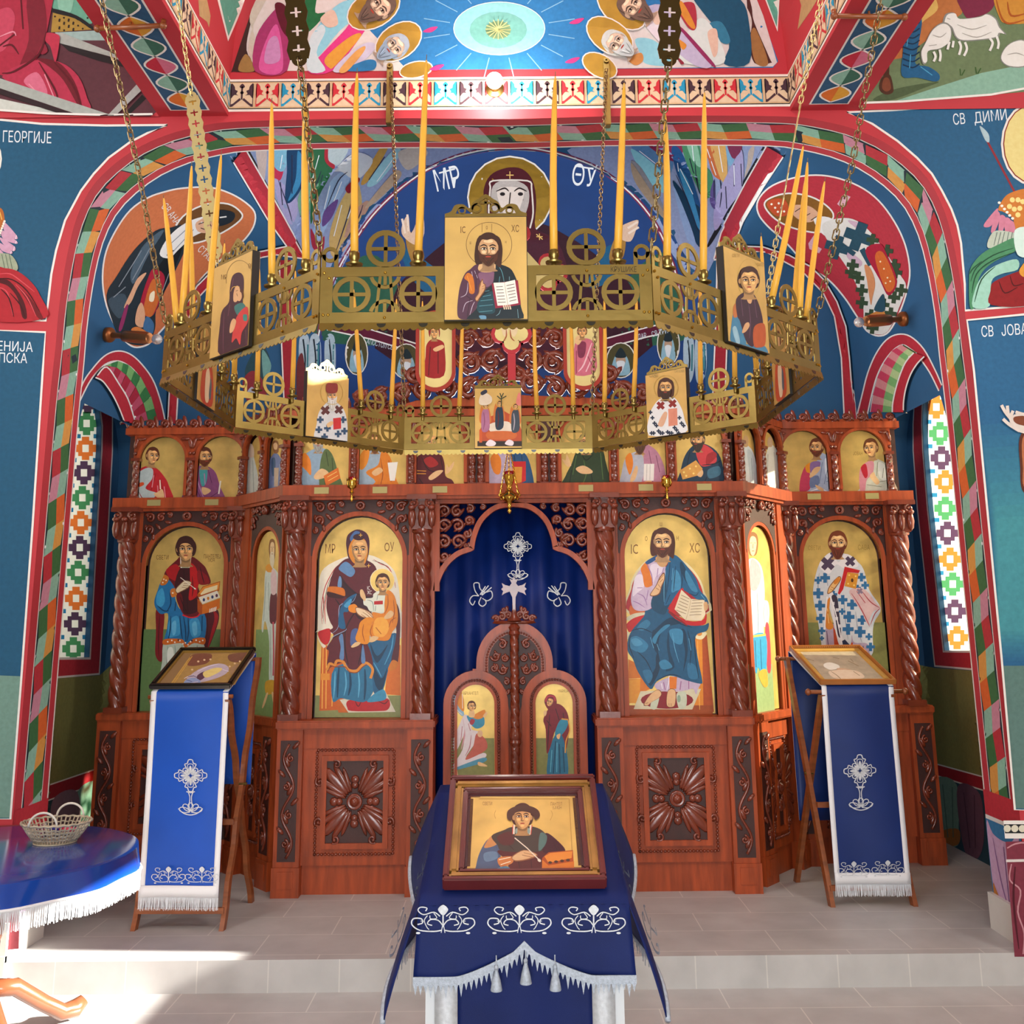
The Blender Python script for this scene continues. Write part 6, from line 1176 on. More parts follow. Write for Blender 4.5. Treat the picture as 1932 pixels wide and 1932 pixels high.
def crossmotif(A, cx, cy, s, rot=0):
    """embroidered flowering cross on a stem over a half palmette"""
    old = A.pre; c_, d_ = math.cos(rot), math.sin(rot); A.pre = lambda q: (cx+(q[0]*c_-q[1]*d_)*s, cy+(q[0]*d_+q[1]*c_)*s)
    for i in range(4):
        a = i*PI/2; u = lambda r, t: (r*math.cos(a)-t*math.sin(a), r*math.sin(a)+t*math.cos(a))
        A.l(SV, .07, [u(.1, .12), u(.5, .26), u(.78, .4), u(.86, .22), u(1.08, .14), u(1.12, 0), u(1.08, -.14), u(.86, -.22), u(.78, -.4), u(.5, -.26), u(.1, -.12)]); A.l(SV, .05, [u(.2, .05), u(.7, .2), u(.82, 0), u(.7, -.2), u(.2, -.05)]); A.p(SV2, [u(.15, 0), u(.5, .09), u(.7, 0), u(.5, -.09)])
        b_ = a+PI/4; v = lambda r, t: (r*math.cos(b_)-t*math.sin(b_), r*math.sin(b_)+t*math.cos(b_)); A.l(SV, .06, [v(.1, .03), v(.38, .16), v(.62, .12), v(.68, 0), v(.62, -.12), v(.38, -.16), v(.1, -.03)]); A.p(SV2, [v(.2, 0), v(.4, .08), v(.56, 0), v(.4, -.08)])
    A.l(SV, .06, [(-.2, 1.1), (-.06, 1.5), (-.1, 2.1)], 0); A.l(SV, .06, [(.2, 1.1), (.06, 1.5), (.1, 2.1)], 0); A.l(SV, .07, [(-.3, 1.12), (0, 1.2), (.3, 1.12)])
    for t in (-1.2, -.6, 0, .6, 1.2): v = lambda r, q: (r*math.sin(t)+q*math.cos(t), 2.55-r*math.cos(t)*.75+q*math.sin(t)); A.l(SV, .06, [v(.05, .02), v(.4, .17), v(.75, .14), v(.85, 0), v(.75, -.14), v(.4, -.17), v(.05, -.02)])
    A.l(SV, .07, [(-.85, 2.3), (-.5, 2.62), (0, 2.75), (.5, 2.62), (.85, 2.3)]); A.pre = old
def clothgrid(name, f, nu, nv, m, parent=None, th=.003):
    b = BM(); V_ = [[b.verts.new(f(i/nu, j/nv)) for i in range(nu+1)] for j in range(nv+1)]
    for j in range(nv):
        for i in range(nu): b.faces.new([V_[j][i], V_[j][i+1], V_[j+1][i+1], V_[j+1][i]])
    o = mk(name, b, m, parent, True); o.modifiers.new('s', 'SOLIDIFY').thickness = th; return o
def fringe(name, pts, drop, parent, m=LACE, n=None, normal=(0, -1, 0), jag=.35):
    """hanging threads below a 3D polyline"""
    d = [0]
    for a, c in zip(pts, pts[1:]): d.append(d[-1]+(c-a).length)
    n = n or int(d[-1]/.0035); vs = []; fs = []
    for i in range(n):
        s = d[-1]*(i+.5)/n; j = max(k for k in range(len(d)-1) if d[k] <= s+1e-9); t = (s-d[j])/max(1e-6, d[j+1]-d[j]); p = pts[j].lerp(pts[j+1], t); u = (pts[j+1]-pts[j]).normalized()
        w = d[-1]/n*.42; l_ = drop*(1-R.random()*jag); nn = Vector(normal)*R.uniform(-.002, .003); sh = u*R.uniform(-.004, .004)
        k = len(vs); vs += [p-u*w, p+u*w, p+u*w*.8+sh+nn-UP*l_, p-u*w*.8+sh+nn-UP*l_]; fs.append((k, k+1, k+2, k+3))
    return raw(name, vs, fs, m, parent)
# ---- central lectern with its cloth and framed icon
LX = .02
LEC = thing('lectern', 'sloped icon lectern standing on the lower floor in front of the altar step', 'lectern', (LX, 3.4, 0))
b = BM(); prism(b, [(3.17, .845), (3.66, 1.095), (3.66, 1.12), (3.17, .87)], .54, frame_mat((LX-.27, 0, 0), (0, 1, 0), (0, 0, 1))); mk('sloping_top', b, OAK, LEC)
WP = mat('painted_white_wood', 'd8dbdd', .5)
for sx in (-1, 1):
    for y, zt in ((3.22, .86), (3.6, 1.05)): b = BM(); box(b, (LX+sx*.262-.02, y-.02, 0), (LX+sx*.262+.02, y+.02, zt), bev=.004); mk('leg', b, WP, LEC)
b = BM(); box(b, (LX-.26, 3.2, .1), (LX+.26, 3.24, .14)); box(b, (LX-.26, 3.58, .1), (LX+.26, 3.62, .14)); mk('stretcher', b, WP, LEC)
t = thing('front_cloth', 'dark blue cloth with two silver stripes hanging down the front of the central lectern', 'cloth', (LX, 3.19, .84))
clothgrid('cloth', lambda u, v: Vector((LX-.19+.38*u, 3.185+.006*math.sin(u*9+v*2), .85-.83*v)), 24, 10, VELVET, t)
for sx in (-1, 1): clothgrid('silver_stripe', lambda u, v: Vector((LX+sx*.222-.032+.064*u, 3.183, .85-.83*v)), 2, 10, SILVER, t)
t = thing('lectern_cover', 'blue velvet cover with silver embroidery and fringe draped over the central lectern', 'cloth', (LX, 3.4, 1.0)); LCV = t
hw0, hw1 = .30, .275
def zf(u):
    x = abs(u-.5)*2
    return .70+.078*max(0, 1-x/.62)**1.3+(.012 if x < .1 else 0)*(1-x*10)
b = BM()
def quadgrid(b, f, nu, nv):
    V_ = [[b.verts.new(f(i/nu, j/nv)) for i in range(nu+1)] for j in range(nv+1)]
    for j in range(nv):
        for i in range(nu): b.faces.new([V_[j][i], V_[j][i+1], V_[j+1][i+1], V_[j+1][i]])
top_ = lambda u, v: Vector((LX+(u-.5)*2*(hw0+(hw1-hw0)*v), 3.155+(3.665-3.155)*v, .89+(1.135-.89)*v))
quadgrid(b, top_, 20, 10)
fr_ = lambda u, v: Vector((LX+(u-.5)*2*(hw0+.012*v), 3.155-.012*math.sin(v*PI/2)-.006*v*math.sin(u*14), .89+(zf(u)-.89)*v))
quadgrid(b, fr_, 40, 8)
def sd_(s):
    def f(u, v):
        e = top_(0 if s < 0 else 1, u); dr = .285-.06*u+.05*math.sin(u*PI)*0; fl = .055+.03*math.sin(u*7+1)
        return Vector((e.x+s*(fl*v+.012*math.sin(v*2)), e.y-.05*v*(1-u)+.01*math.sin(u*9)*v, e.z-dr*v+(.03*math.sin(u*PI*2)*v)))
    return f
for s in (-1, 1): quadgrid(b, sd_(s), 16, 8)
o = mk('cover', b, VELVET, t, 60, merge=True); o.modifiers.new('s', 'SOLIDIFY').thickness = .003
# silver braid, fringe and tassels
b = BM(); pf = [fr_(i/60, 1)+Vector((0, -.004, 0)) for i in range(61)]
strip2(b, [(p.x, p.z+.012) for p in pf], [(p.x, p.z-.01) for p in pf], .004, frame_mat((0, 3.137, 0), (1, 0, 0), UP)); mk('silver_braid', b, GREYS, t)
b = BM(); base_ = []; 
n = 44
for i in range(n):
    p, q = fr_(i/n, 1), fr_((i+1)/n, 1); L_ = .026+.01*abs(math.sin(i*1.3)); prism(b, [(p.x, p.z-.005), ((p.x+q.x)/2, (p.z+q.z)/2-L_-.01*(i % 3 == 0)), (q.x, q.z-.005)], .003, frame_mat((0, 3.14, 0), (1, 0, 0), UP))
mk('pointed_fringe', b, GREYS, t)
for s in (-1, 1):
    pts = [sd_(s)(i/30, 1) for i in range(31)]; b = BM(); tube(b, pts, .008, 6); mk('silver_braid', b, GREYS, t, True); fringe('side_fringe', pts, .045, t, GREYS, 90, (s, 0, 0), .6)
for dx, dz in ((-.082, .745), (.0, .762), (.082, .745)):
    c = Vector((LX+dx+.003, 3.125, dz)); b = BM(); tube(b, [c+Vector((0, .012, .02)), c+Vector((0, 0, -.005))], .0018, 5); blob(b, c+Vector((0, 0, -.008)), .006, .006, .007); lathe(b, c, [(.006, -.012), (.005, -.016), (.012, -.04), (.0165, -.064), (.016, -.066), (0, -.064)], 16); mk('tassel', b, GREYS, t, 40)
for cx in (836, 980, 1120): A = Art(on_plane((LX, 3.1395, .8), (0, -1, 0)), eps=.0004); scrollmotif(A, cx, 1738, 31, 1.9); A.done('embroidered_scroll', t, SILVER)
for s in (-1, 1):
    g = sd_(s); o0 = g(.3, .5); n_ = (g(.4, .5)-g(.2, .5)).cross(g(.3, .6)-g(.3, .4)).normalized()*(-1 if s < 0 else 1)
    if n_.x*s < 0: n_ = -n_
    A = Art(on_uv(frame_mat(o0+n_*.012, g(.4, .5)-g(.2, .5), UP)), eps=.0003); A.pre = lambda q: (q[0], -q[1])
    for cx in (-.1, .14):
        o2 = A.pre; A.pre = lambda q, cx=cx: (cx+q[0]*.07, -.0-q[1]*.045); 
        for m in (1, -1): A.l(SV, .12, [(x*m, y) for x, y in [(.05, .55), (.5, .6), (1, .2), (.9, -.15), (.66, .1)]]); A.l(SV, .1, [(x*m, y) for x, y in [(.1, -.3), (.5, -.5), (.8, -.65), (.6, -.85)]])
        A.l(SV, .1, [(0, -.8), (0, .5)]); A.pre = o2
    A.done('embroidery', t, SILVER)
def glass():
    m = bpy.data.materials.new('picture_glass'); m.use_nodes = True; nt = m.node_tree; nt.nodes.clear(); tr = nt.nodes.new('ShaderNodeBsdfTransparent'); gl = nt.nodes.new('ShaderNodeBsdfGlossy'); gl.inputs['Roughness'].default_value = .03; mx = nt.nodes.new('ShaderNodeMixShader'); mx.inputs[0].default_value = .035
    o = nt.nodes.new('ShaderNodeOutputMaterial'); nt.links.new(tr.outputs[0], mx.inputs[1]); nt.links.new(gl.outputs[0], mx.inputs[2]); nt.links.new(mx.outputs[0], o.inputs[0]); return m
GLS = glass()
def picframe(parent, M, w, h, bands, base=.03):
    """frame of nested mouldings: bands = list of (width, height, material, name)"""
    x0, y0 = 0, 0
    for bw, bh, m, nm in bands:
        b = BM(); X0, X1, Y0, Y1 = -w/2+x0, w/2-x0, x0, h-x0
        for p, q in (((X0, Y0), (X1, Y0+bw)), ((X0, Y1-bw), (X1, Y1)), ((X0, Y0+bw), (X0+bw, Y1-bw)), ((X1-bw, Y0+bw), (X1, Y1-bw))): box(b, (p[0], p[1], 0), (q[0], q[1], bh), M, bev=min(bw, bh)*.25)
        mk(nm, b, m, parent); x0 += bw
    return x0
MAH = mat('mahogany_frame', '5a1c18', .3, 0, .1, 70, .2, 8, .5, .4)
GBR = mat('gilt_brown_moulding', '9a7238', .35, .45, .1, 60, .3, 12)
t = thing('framed_icon', 'large framed icon of a youth with medicine box lying on the central blue lectern', 'icon', (LX, 3.2, .92))
M = frame_mat((LX+.003, 3.20, .917), (1, 0, 0), (0, .405, .232)); FW, FH = .475, .462
x0 = picframe(t, M, FW, FH, [(.018, .042, MAH, 'outer_moulding'), (.026, .034, GBR, 'gilt_moulding'), (.016, .028, MAH, 'inner_moulding'), (.02, .012, mat('dark_liner', '2e1a1c', .5), 'liner')])
b = BM(); box(b, (-FW/2+.02, .02, 0), (FW/2-.02, FH-.02, .006), M); mk('back_board', b, mat('dark_liner'), t)
b = BM(); box(b, (-FW/2+x0-.012, x0-.008, .006), (FW/2-x0+.012, FH-x0+.008, .012), M); mk('gold_panel', b, GOLD, t)
A = Art(on_plane(M @ Vector((0, .2, .0122)), M.to_3x3() @ Vector((0, 0, 1))), (820, 1470, .31136))
A.m('a88438', 4, '268,120 815,120|815,120 840,560', 0); A.m('e8cc78', 4, '276,108 820,108', 0)
A.p('3a5a78', '250,575 250,530 275,440 330,360 390,395 400,470 380,575'); A.p('c88a50', '300,410 345,345 380,390 330,415'); A.p('5a7e9a', '300,450 370,440 380,480 310,500'); A.p('4a1c1c', '380,440 440,430 680,440 690,520 650,580 470,580 440,500'); A.p('2f3830', '345,345 420,310 475,290 600,290 670,330 685,400 640,440 420,438 380,400'); A.p('4a2420', '380,350 460,320 480,390 410,400'); A.p('2a1420', '670,330 740,370 790,440 660,445'); A.p('46706a', '640,330 680,345 670,400 630,435')
A.m('1a1014', 5, '500,460 520,560|580,450 590,560|450,400 480,430|720,380 740,430'); A.m('e8dcc8', 10, '482,278 480,335|583,280 576,338', 0); A.m('c04028', 5, '475,280 472,335|590,280 583,338', 0); A.p('8aa49a', '496,300 572,300 568,340 498,340'); A.p('c8783a', '385,480 470,470 470,510 400,530'); A.m('f0e4c8', 6, '400,520 460,500|390,490 460,475'); A.p('4a82a0', '375,545 440,530 470,575 380,578')
A.p('8a5a38', '468,470 540,430 612,450 620,470 560,492 490,500'); A.p('d8ac7c', '472,474 540,434 606,452 612,466 556,486 492,494'); A.m('8a5a38', 4, '540,448 600,462|530,462 590,476'); A.l('e8dcc8', 6, '485,358 560,420 630,488', 0, 0); A.e('e8dcc8', 634, 495, 12, 8, .7)
A.p('a84a12', '648,580 652,480 690,445 838,432 846,560 835,582', 0); A.p('e08a30', '665,470 700,450 835,438 830,480 690,510', 0); A.p('d4761e', '652,490 690,525 845,500 845,560 700,580 650,576', 0); [A.e('3a2a20', 700+i*36, 508-i*5, 12, 8) for i in range(4)]; [A.l('f0dcd0', 7, [(775+i*18, 580), (782+i*18, 560)], 0, 0) for i in range(4)]; A.p('9a9a70', '232,570 435,570 437,598 230,598')
head(A, 532, 232, 150, '3a2418', 'short'); A.p('3c2c20', '438,230 445,195 490,170 570,166 625,190 638,228 610,252 590,215 530,200 480,215 465,255 445,250'); A.l('b08a40', 3, [(370, 190), (362, 215), (370, 240)], 0); A.l('b08a40', 3, [(705, 190), (714, 215), (700, 250)], 0); A.text('7a5a24', 'СВЕТИ', 290, 158, 20, .62); A.text('7a5a24', 'ПАНТЕЛ', 702, 160, 20, .6); A.text('7a5a24', 'ЕЈМОН', 715, 182, 18, .6); A.done('painting', t)
b = BM(); box(b, (-FW/2+.05, .05, .017), (FW/2-.05, FH-.05, .019), M); mk('glass_pane', b, GLS, t)
# ---- folding stands
def stand(FL_, xdir, ddir, W, D, zf_, zb, wavy, lab, clab):
    X = Vector(xdir).normalized(); Dv = Vector(ddir).normalized(); Z0 = .14
    P = lambda x, y, z: FL_+X*x+Dv*y+UP*(z-Z0)
    t = thing('folding_stand', lab, 'icon stand', FL_)
    def wl(p, q, k): 
        pts = []
        for i in range(25):
            u = i/24; pts.append(p.lerp(q, u)+Dv*(k*math.sin(u*PI*9) if wavy else 0))
        return pts
    for x in (0, W):
        e = .0 if x == 0 else 0
        for a, c in ((P(x, 0, Z0), P(x, D, zb-.02)), (P(x+(.025 if x == 0 else -.025), D+.12, Z0), P(x+(.025 if x == 0 else -.025), 0.0, zf_-.03))):
            b = BM(); pts = wl(a, c, .009); N = len(pts)
            for off in (0,): 
                rows = []
                for p in pts: rows.append([b.verts.new(p+X*dx+Dv*dy) for dx, dy in ((-.012, -.02), (.012, -.02), (.012, .02), (-.012, .02))])
                for r0, r1 in zip(rows, rows[1:]):
                    for k in range(4): b.faces.new([r0[k], r0[(k+1) % 4], r1[(k+1) % 4], r1[k]])
                b.faces.new(rows[0]); b.faces.new(rows[-1])
            mk('leg', b, OAK, t)
        b = BM(); m_ = P(x, D*.49, Z0+(zb-Z0)*.5); tube(b, [m_-X*.02, m_+X*.03], .008, 8); mk('pivot', b, BRASS, t)
    for y, z, nm in ((0, zf_-.015, 'rail'), (D, zb-.03, 'rail')):
        b = BM(); e = .05 if not wavy else .0; tube(b, [P(-e, y, z), P(W+e, y, z)], .011, 8)
        if not wavy:
            for q in (P(-e, y, z), P(W+e, y, z)): blob(b, q, .018, .018, .018); blob(b, q+X*(.03 if q == P(-e, y, z) else -.03)*0, .014, .014, .02)
        mk(nm, b, OAK, t, True)
    for y, z in ((.012, Z0+.09), (D*.25, Z0+.5)):
        b = BM(); p, q = P(0, y, z), P(W, y, z); rows = [[b.verts.new(o+Dv*dy+UP*dz) for dy, dz in ((-.01, -.014), (.01, -.014), (.01, .014), (-.01, .014))] for o in (p, q)]
        for k in range(4): b.faces.new([rows[0][k], rows[0][(k+1) % 4], rows[1][(k+1) % 4], rows[1][k]])
        b.faces.new(rows[0]); b.faces.new(rows[1]); mk('stretcher', b, OAK, t)
    return P
def stand_cloth(P, W, D, zf_, zb, zlow, zback, lab, mat_, art):
    t = thing('stand_cloth', lab, 'cloth', P(W/2, 0, zf_))
    fx = lambda u: .02+(W-.04)*u
    def f(u, v):
        x = fx(u)
        if v < .45: s = v/.45; return P(x, -.016+.006*math.sin(u*5+s*3), zlow+(zf_-zlow)*s)
        if v < .7: s = (v-.45)/.25; return P(x, -.016+(D+.03)*s, zf_+(zb-zf_)*s-.004*math.sin(s*PI))
        s = (v-.7)/.3; return P(x, D+.014+.008*math.sin(u*6+s*4), zb-(zb-zback)*s)
    clothgrid('cloth', f, 16, 40, mat_, t)
    for e in (0, 1):
        g = lambda u, v: f((.0 if e == 0 else .93)+.07*u, v)+(-(P(0, 1, 0)-P(0, 0, 0))*.002 if v < .45 else (UP*.003 if v < .7 else (P(0, 1, 0)-P(0, 0, 0))*.002))
        clothgrid('silver_border', g, 2, 40, WHITE, t)
    g = lambda u, v: f(u, v*.025)-(P(0, 1, 0)-P(0, 0, 0))*.0035; clothgrid('silver_border', g, 16, 2, WHITE, t)
    pts = [f(i/20, 0)-(P(0, 1, 0)-P(0, 0, 0))*.002 for i in range(21)]; fringe('fringe', pts, .065, t, LACE, 150, (0, -1, 0), .15)
    A = Art(on_plane(P(0, -.0275, 1), (P(1, 0, 0)-P(0, 0, 0)).cross(UP)), eps=.0004); A.pre = None; art(A, t); return t
CL2 = mat('blue_satin_left', '0d4db4', .45, 0, .1, 500, .05, 6, .4)
P = stand(Vector((-1.955, 5.68, .14)), (1, -.03, 0), (.08, 1, 0), .455, .40, 1.3, 1.49, True, 'folding wooden stand with wavy legs holding an icon, left of the altar screen', '')
def sewn(A, t, cr, scs):
    B = Art(A.hit, eps=.0004); crossmotif(B, *cr); B.done('embroidered_cross', t, SILVER)
    for q in scs: B = Art(A.hit, eps=.0004); scrollmotif(B, *q); B.done('embroidered_scroll', t, SILVER)
def art1(A, t): sewn(A, t, (360, 1463, 27), ((318, 1653, 18, 1.75), (381, 1653, 18, 1.75)))
stand_cloth(P, .455, .40, 1.31, 1.495, .30, .78, 'bright blue silver-edged cloth hanging over the wavy-legged stand on the left', CL2, art1)
t = thing('framed_icon', 'black framed icon with a dim multi-figure scene, on the left folding stand', 'icon', P(.2275, .0, 1.32))
M = frame_mat(P(.2275, -.02, 1.322), P(1, 0, 0)-P(0, 0, 0), P(0, .40, .185)-P(0, 0, 0)); x0 = picframe(t, M, .44, .44, [(.026, .03, BLACKM, 'frame'), (.008, .02, mat('thin_gilt', 'b09048', .4, .6), 'gilt_slip')])
b = BM(); box(b, (-.2, .02, .0), (.2, .42, .008), M); mk('panel', b, mat('brown_panel', '8a6a44', .5), t)
A = Art(on_plane(M @ Vector((0, .2, .0083)), M.to_3x3() @ Vector((0, 0, 1))), (240, 980, .1915)); 
A.p('a5824a', '630,1330 1250,1310 1060,1630 410,1640', 0); A.p('7a4a3a', '640,1335 830,1330 780,1420 600,1440'); A.p('7a5040', '1010,1330 1240,1315 1180,1400 1020,1400'); A.p('b8a8b4', '700,1480 900,1420 1000,1460 960,1530 800,1590 620,1620 560,1600'); A.p('5a3a4a', '690,1540 760,1500 760,1560 700,1590'); A.p('e0c87a', '750,1510 860,1465 935,1470 900,1510 780,1560'); A.p('8a9ac0', '560,1610 640,1560 720,1590 700,1625'); A.m('d8ccd8', 8, '690,1500 800,1450 900,1425|560,1570 620,1540|600,1620 700,1600|940,1480 1000,1500'); A.m('4a4468', 7, '580,1580 640,1600|650,1540 690,1560|600,1550 650,1545'); A.p('9a7a5a', '1010,1480 1100,1420 1140,1480 1050,1560'); [A.e('d8b890', x, y, 11, 9) for x, y in ((700, 1400), (760, 1385), (820, 1380), (1060, 1420), (1110, 1400), (640, 1480), (1010, 1450))]; A.m('c89a44', 7, '430,1625 620,1360|450,1632 640,1350', 0); A.done('painting', t)
P = stand(Vector((1.70, 5.99, .14)), (1, 0, 0), (-.14, 1, 0), .445, .41, 1.27, 1.45, False, 'folding wooden stand with straight crossed legs and knobs, right of the altar screen', '')
def art2(A, t): sewn(A, t, (1622, 1454, 27, -.03), ((1611, 1642, 17, 1.75), (1675, 1640, 17, 1.75)))
stand_cloth(P, .445, .41, 1.285, 1.465, .255, .5, 'dark blue silver-edged cloth with embroidered cross on the straight-legged right stand', CLOTH, art2)
t = thing('framed_icon', 'golden framed icon with a white lace top edge, on the right folding stand', 'icon', P(.22, 0, 1.3))
M = frame_mat(P(.225, -.022, 1.293), P(1, 0, 0)-P(0, 0, 0), P(0, .41, .18)-P(0, 0, 0)); x0 = picframe(t, M, .43, .45, [(.014, .03, mat('light_wood_frame', 'a8682e', .4, 0, .1, 60, .2, 8, .5, .2), 'frame'), (.034, .014, mat('gilt_mat', 'd8ac58', .4, .35, .1, 40, .15, 9), 'gilt_border')])
b = BM(); box(b, (-.2, .02, 0), (.2, .43, .008), M); mk('panel', b, mat('silver_riza', 'c8bca4', .4, .4, .4, 60, .15, 20), t)
A = Art(on_plane(M @ Vector((0, .2, .0083)), M.to_3x3() @ Vector((0, 0, 1))), (1390, 960, .2019)); A.p('e8e2d4', '815,1450 870,1435 950,1460 955,1490 880,1505 820,1480'); A.p('d0a888', '940,1490 1060,1500 1050,1520 960,1515'); A.p('e2cbb0', '860,1520 1100,1510 1190,1580 960,1600'); A.m('9a8464', 7, '700,1450 760,1520 800,1580|650,1400 720,1420|1040,1420 1140,1470|880,1520 940,1560 980,1600|1090,1520 1150,1560'); A.m('8a7858', 5, '600,1380 640,1430|900,1390 960,1400|1060,1400 1090,1430'); A.done('painting', t)
b = BM()
for i in range(30): blob(b, (-.185+.37*i/29, .442, .022), .0055, .007, .005, M, 0, 6, 4)
mk('lace_edge', b, LACE, t, True)
# ---- round table with blue cover, basket
TC = Vector((-2.2, 4.57, 0)); TR = .585
t = thing('round_table', 'round wooden pedestal table at the left edge, standing before the step', 'table', TC)
b = BM(); lathe(b, TC, [(TR-.01, .715), (TR, .72), (TR, .74), (TR-.01, .745)], 48); mk('tabletop', b, OAK, t, 40)
b = BM(); lathe(b, TC, [(.05, .1), (.075, .14), (.09, .2), (.06, .28), (.05, .34), (.08, .42), (.095, .5), (.07, .58), (.09, .66), (.14, .715)], 24); mk('pedestal', b, OAK, t, 40)
for i in range(4):
    a = .84+i*PI/2; u = Vector((math.cos(a), math.sin(a), 0)); b = BM()
    pts = [TC+u*r+UP*z for r, z in ((.05, .22), (.16, .2), (.28, .11), (.37, .05), (.43, .05), (.465, .075))]; tube(b, pts, [.035, .035, .033, .034, .038, .025], 10); mk('leg', b, mat('lacquered_leg', '6e4028', .25, 0, .1, 60, .15, 7, .5, .5), t, True)
t = thing('tablecloth', 'shiny blue round tablecloth with white fringe on the table at the left edge', 'tablecloth', TC+UP*.75)
BLT = mat('glossy_blue_cover', '0c3f9c', .16, 0, .03, 60, .05, 4, .6, .6)
b = BM(); lathe(b, TC, [(0, .7475), (TR-.01, .7475), (TR+.006, .742)], 64)
rows = []
for j in range(5):
    rows.append([b.verts.new(TC+Vector((math.cos(a), math.sin(a), 0))*(TR+.006+.012*j/4*(1+.8*math.sin(a*11)))+UP*(.742-.088*j/4)) for a in [2*PI*i/96 for i in range(96)]])
for r0, r1 in zip(rows, rows[1:]):
    for i in range(96): b.faces.new([r0[i], r0[(i+1) % 96], r1[(i+1) % 96], r1[i]])
mk('cover', b, BLT, t, 50)
ring3 = [TC+Vector((math.cos(a), math.sin(a), 0))*(TR+.019+.01*math.sin(a*11))+UP*.656 for a in [2*PI*i/96 for i in range(97)]]
fr0 = fringe('white_fringe', ring3, .08, t, LACE, 900, (0, 0, 0), .12)
b = BM(); tube(b, ring3[:-1], .006, 6, 0, True); mk('braid', b, WHITE, t, True)
BK = PZ(104, 1588, .75); BK = Vector((BK.x, BK.y, .748))
WICK2 = mat('wicker', 'b0a48e', .7, 0, .3, 120, .25, 40)
t = thing('wicker_basket', 'shallow pale wicker basket with two loop handles on the blue table', 'basket', BK)
b = BM()
for i in range(46):
    a = 2*PI*i/46; u = Vector((math.cos(a), math.sin(a)*.85, 0)); tube(b, [BK+u*.085+UP*.004, BK+u*.115+UP*.04, BK+u*.145+UP*.085], .0035, 5)
for z, r in ((.005, .086), (.02, .1), (.035, .111), (.05, .122), (.065, .132), (.085, .146)): tube(b, [BK+Vector((r*math.cos(a), r*.85*math.sin(a), z+.002*math.sin(a*23))) for a in [2*PI*i/92 for i in range(92)]], .005 if z == .085 else .0034, 5, 0, True)
lathe(b, BK, [(.09, .0), (.09, .004), (0, .004)], 24); mk('bowl', b, WICK2, t, True)
for s in (-1, 1): b = BM(); tube(b, [BK+Vector((.06*math.cos(a)+.01*s, s*.115, .085+.055*math.sin(a))) for a in [PI*i/14 for i in range(15)]], .005, 6); mk('handle', b, mat('white_cane', 'd6d0c4', .6), t, True)
for dx, dy, c, lab in ((.035, .02, 'c0203c', 'small red wrapped sweet in the wicker basket'), (-.01, .03, '3a3a9a', 'small blue wrapped sweet in the wicker basket'), (.06, .0, 'd04868', 'small pink wrapped sweet at the right side of the wicker basket')):
    b = BM(); c0 = BK+Vector((dx, dy, .05)); blob(b, c0, .016, .012, .012)
    for s in (-1, 1): lathe(b, c0+Vector((s*.012, 0, 0)), [(.003, 0), (.011, .014)], 10, 0, Vector((s, 0, 0)))
    tag(mk('wrapped_sweet', b, mat('wrapper_'+c, c, .3), None, True), lab, 'sweet', 'sweets in the basket')
# ---- brass wall lamps beside the vault and the bulb on the frieze
def sconce(p0, p1, p2, lab):
    t = thing('wall_lamp', lab, 'wall lamp', p0); d = (p1-p0); L_ = d.length; u = d.normalized()
    COP = mat('copper_lamp', 'a8683a', .35, .7)
    b = BM(); lathe(b, p0, [(.05, -.02), (.05, 0), (.042, .012), (.02, .02), (.018, L_*.35)], 20, 0, u); mk('wall_plate', b, COP, t, 40)
    b = BM(); lathe(b, p0+u*L_*.3, [(.018, 0), (.036, .02), (.04, L_*.3), (.04, L_*.62), (.034, L_*.7), (.02, L_*.7)], 20, 0, u); mk('lamp_body', b, COP, t, 40)
    b = BM(); blob(b, p2, .034, .034, .034, None, 0, 14, 10); mk('glass_bulb', b, mat('clear_bulb', 'f4f2ee', .05, 0, 0, 1, 0, 1, .8, .5, 0, None, 0, .7), t, True)
p0 = PX(208, 632, -2.6); p1 = PY(282, 638, p0.y-.12); sconce(p0, p1, PY(296, 640, p0.y-.14), 'copper wall lamp with clear bulb above the left window niche')
p0 = PX(1702, 602, 2.6); p1 = PY(1634, 606, p0.y-.12); sconce(p0, p1, PY(1621, 608, p0.y-.14), 'copper wall lamp with clear bulb above the right window niche')
bp = PY(933, 152, 5.1); t = thing('frieze_bulb', 'lit round bulb on the patterned frieze under the dome', 'lamp', bp)
b = BM(); lathe(b, Vector((bp.x, 5.2, bp.z)), [(.05, 0), (.05, .015), (.028, .025), (.024, .06)], 18, 0, Vector((0, -1, 0))); mk('socket', b, BRASS, t, 40)
b = BM(); blob(b, bp, .045, .045, .045, None, 0, 16, 10); gb = mk('globe', b, mat('lit_globe', 'fff6e6', .3, 0, 0, 1, 0, 1, .5, 0, 0, None, 30), t, True)
# ================================================================ wall paintings
def outl(A, col, pts, w=3, wc='e6e2dc', sm=1): A.p(col, pts, sm); A.l(wc, w, pts, 0, sm, True)
# ---- front wall beside the arch
H5 = on_plane((0, 5.2, 2), (0, -1, 0))
WB5, GRN5 = '1f5474', '6f8a80'
A = Art(H5, eps=.0008)
up = '-60,222 0,226 80,234 200,237 316,236 279,251 246,268 205,298 177,328 153,360 123,416 106,473 97,518 92,562 87,605 0,602 -60,601'
outl(A, WB5, up, 4, sm=0)
lo = '-60,621 86,627 81,700 62,990 40,1288 20,1545 -60,1545'
A.p(WB5, lo, 0); A.p('6d9084', '-60,1272 42,1276 21,1543 -60,1543', 0); A.l('e6e2dc', 4, lo, 0, 0, True)
A.text('dfe8ee', 'ГЕОРГИЈЕ', 4, 268, 21, .62, .03); A.text('dfe8ee', 'СВ·', -34, 266, 21, .6); A.text('dfe8ee', 'ГЕНИЈА', -18, 661, 18, .8, .04); A.text('dfe8ee', 'СРПСКА', -30, 683, 18, .76, .03)
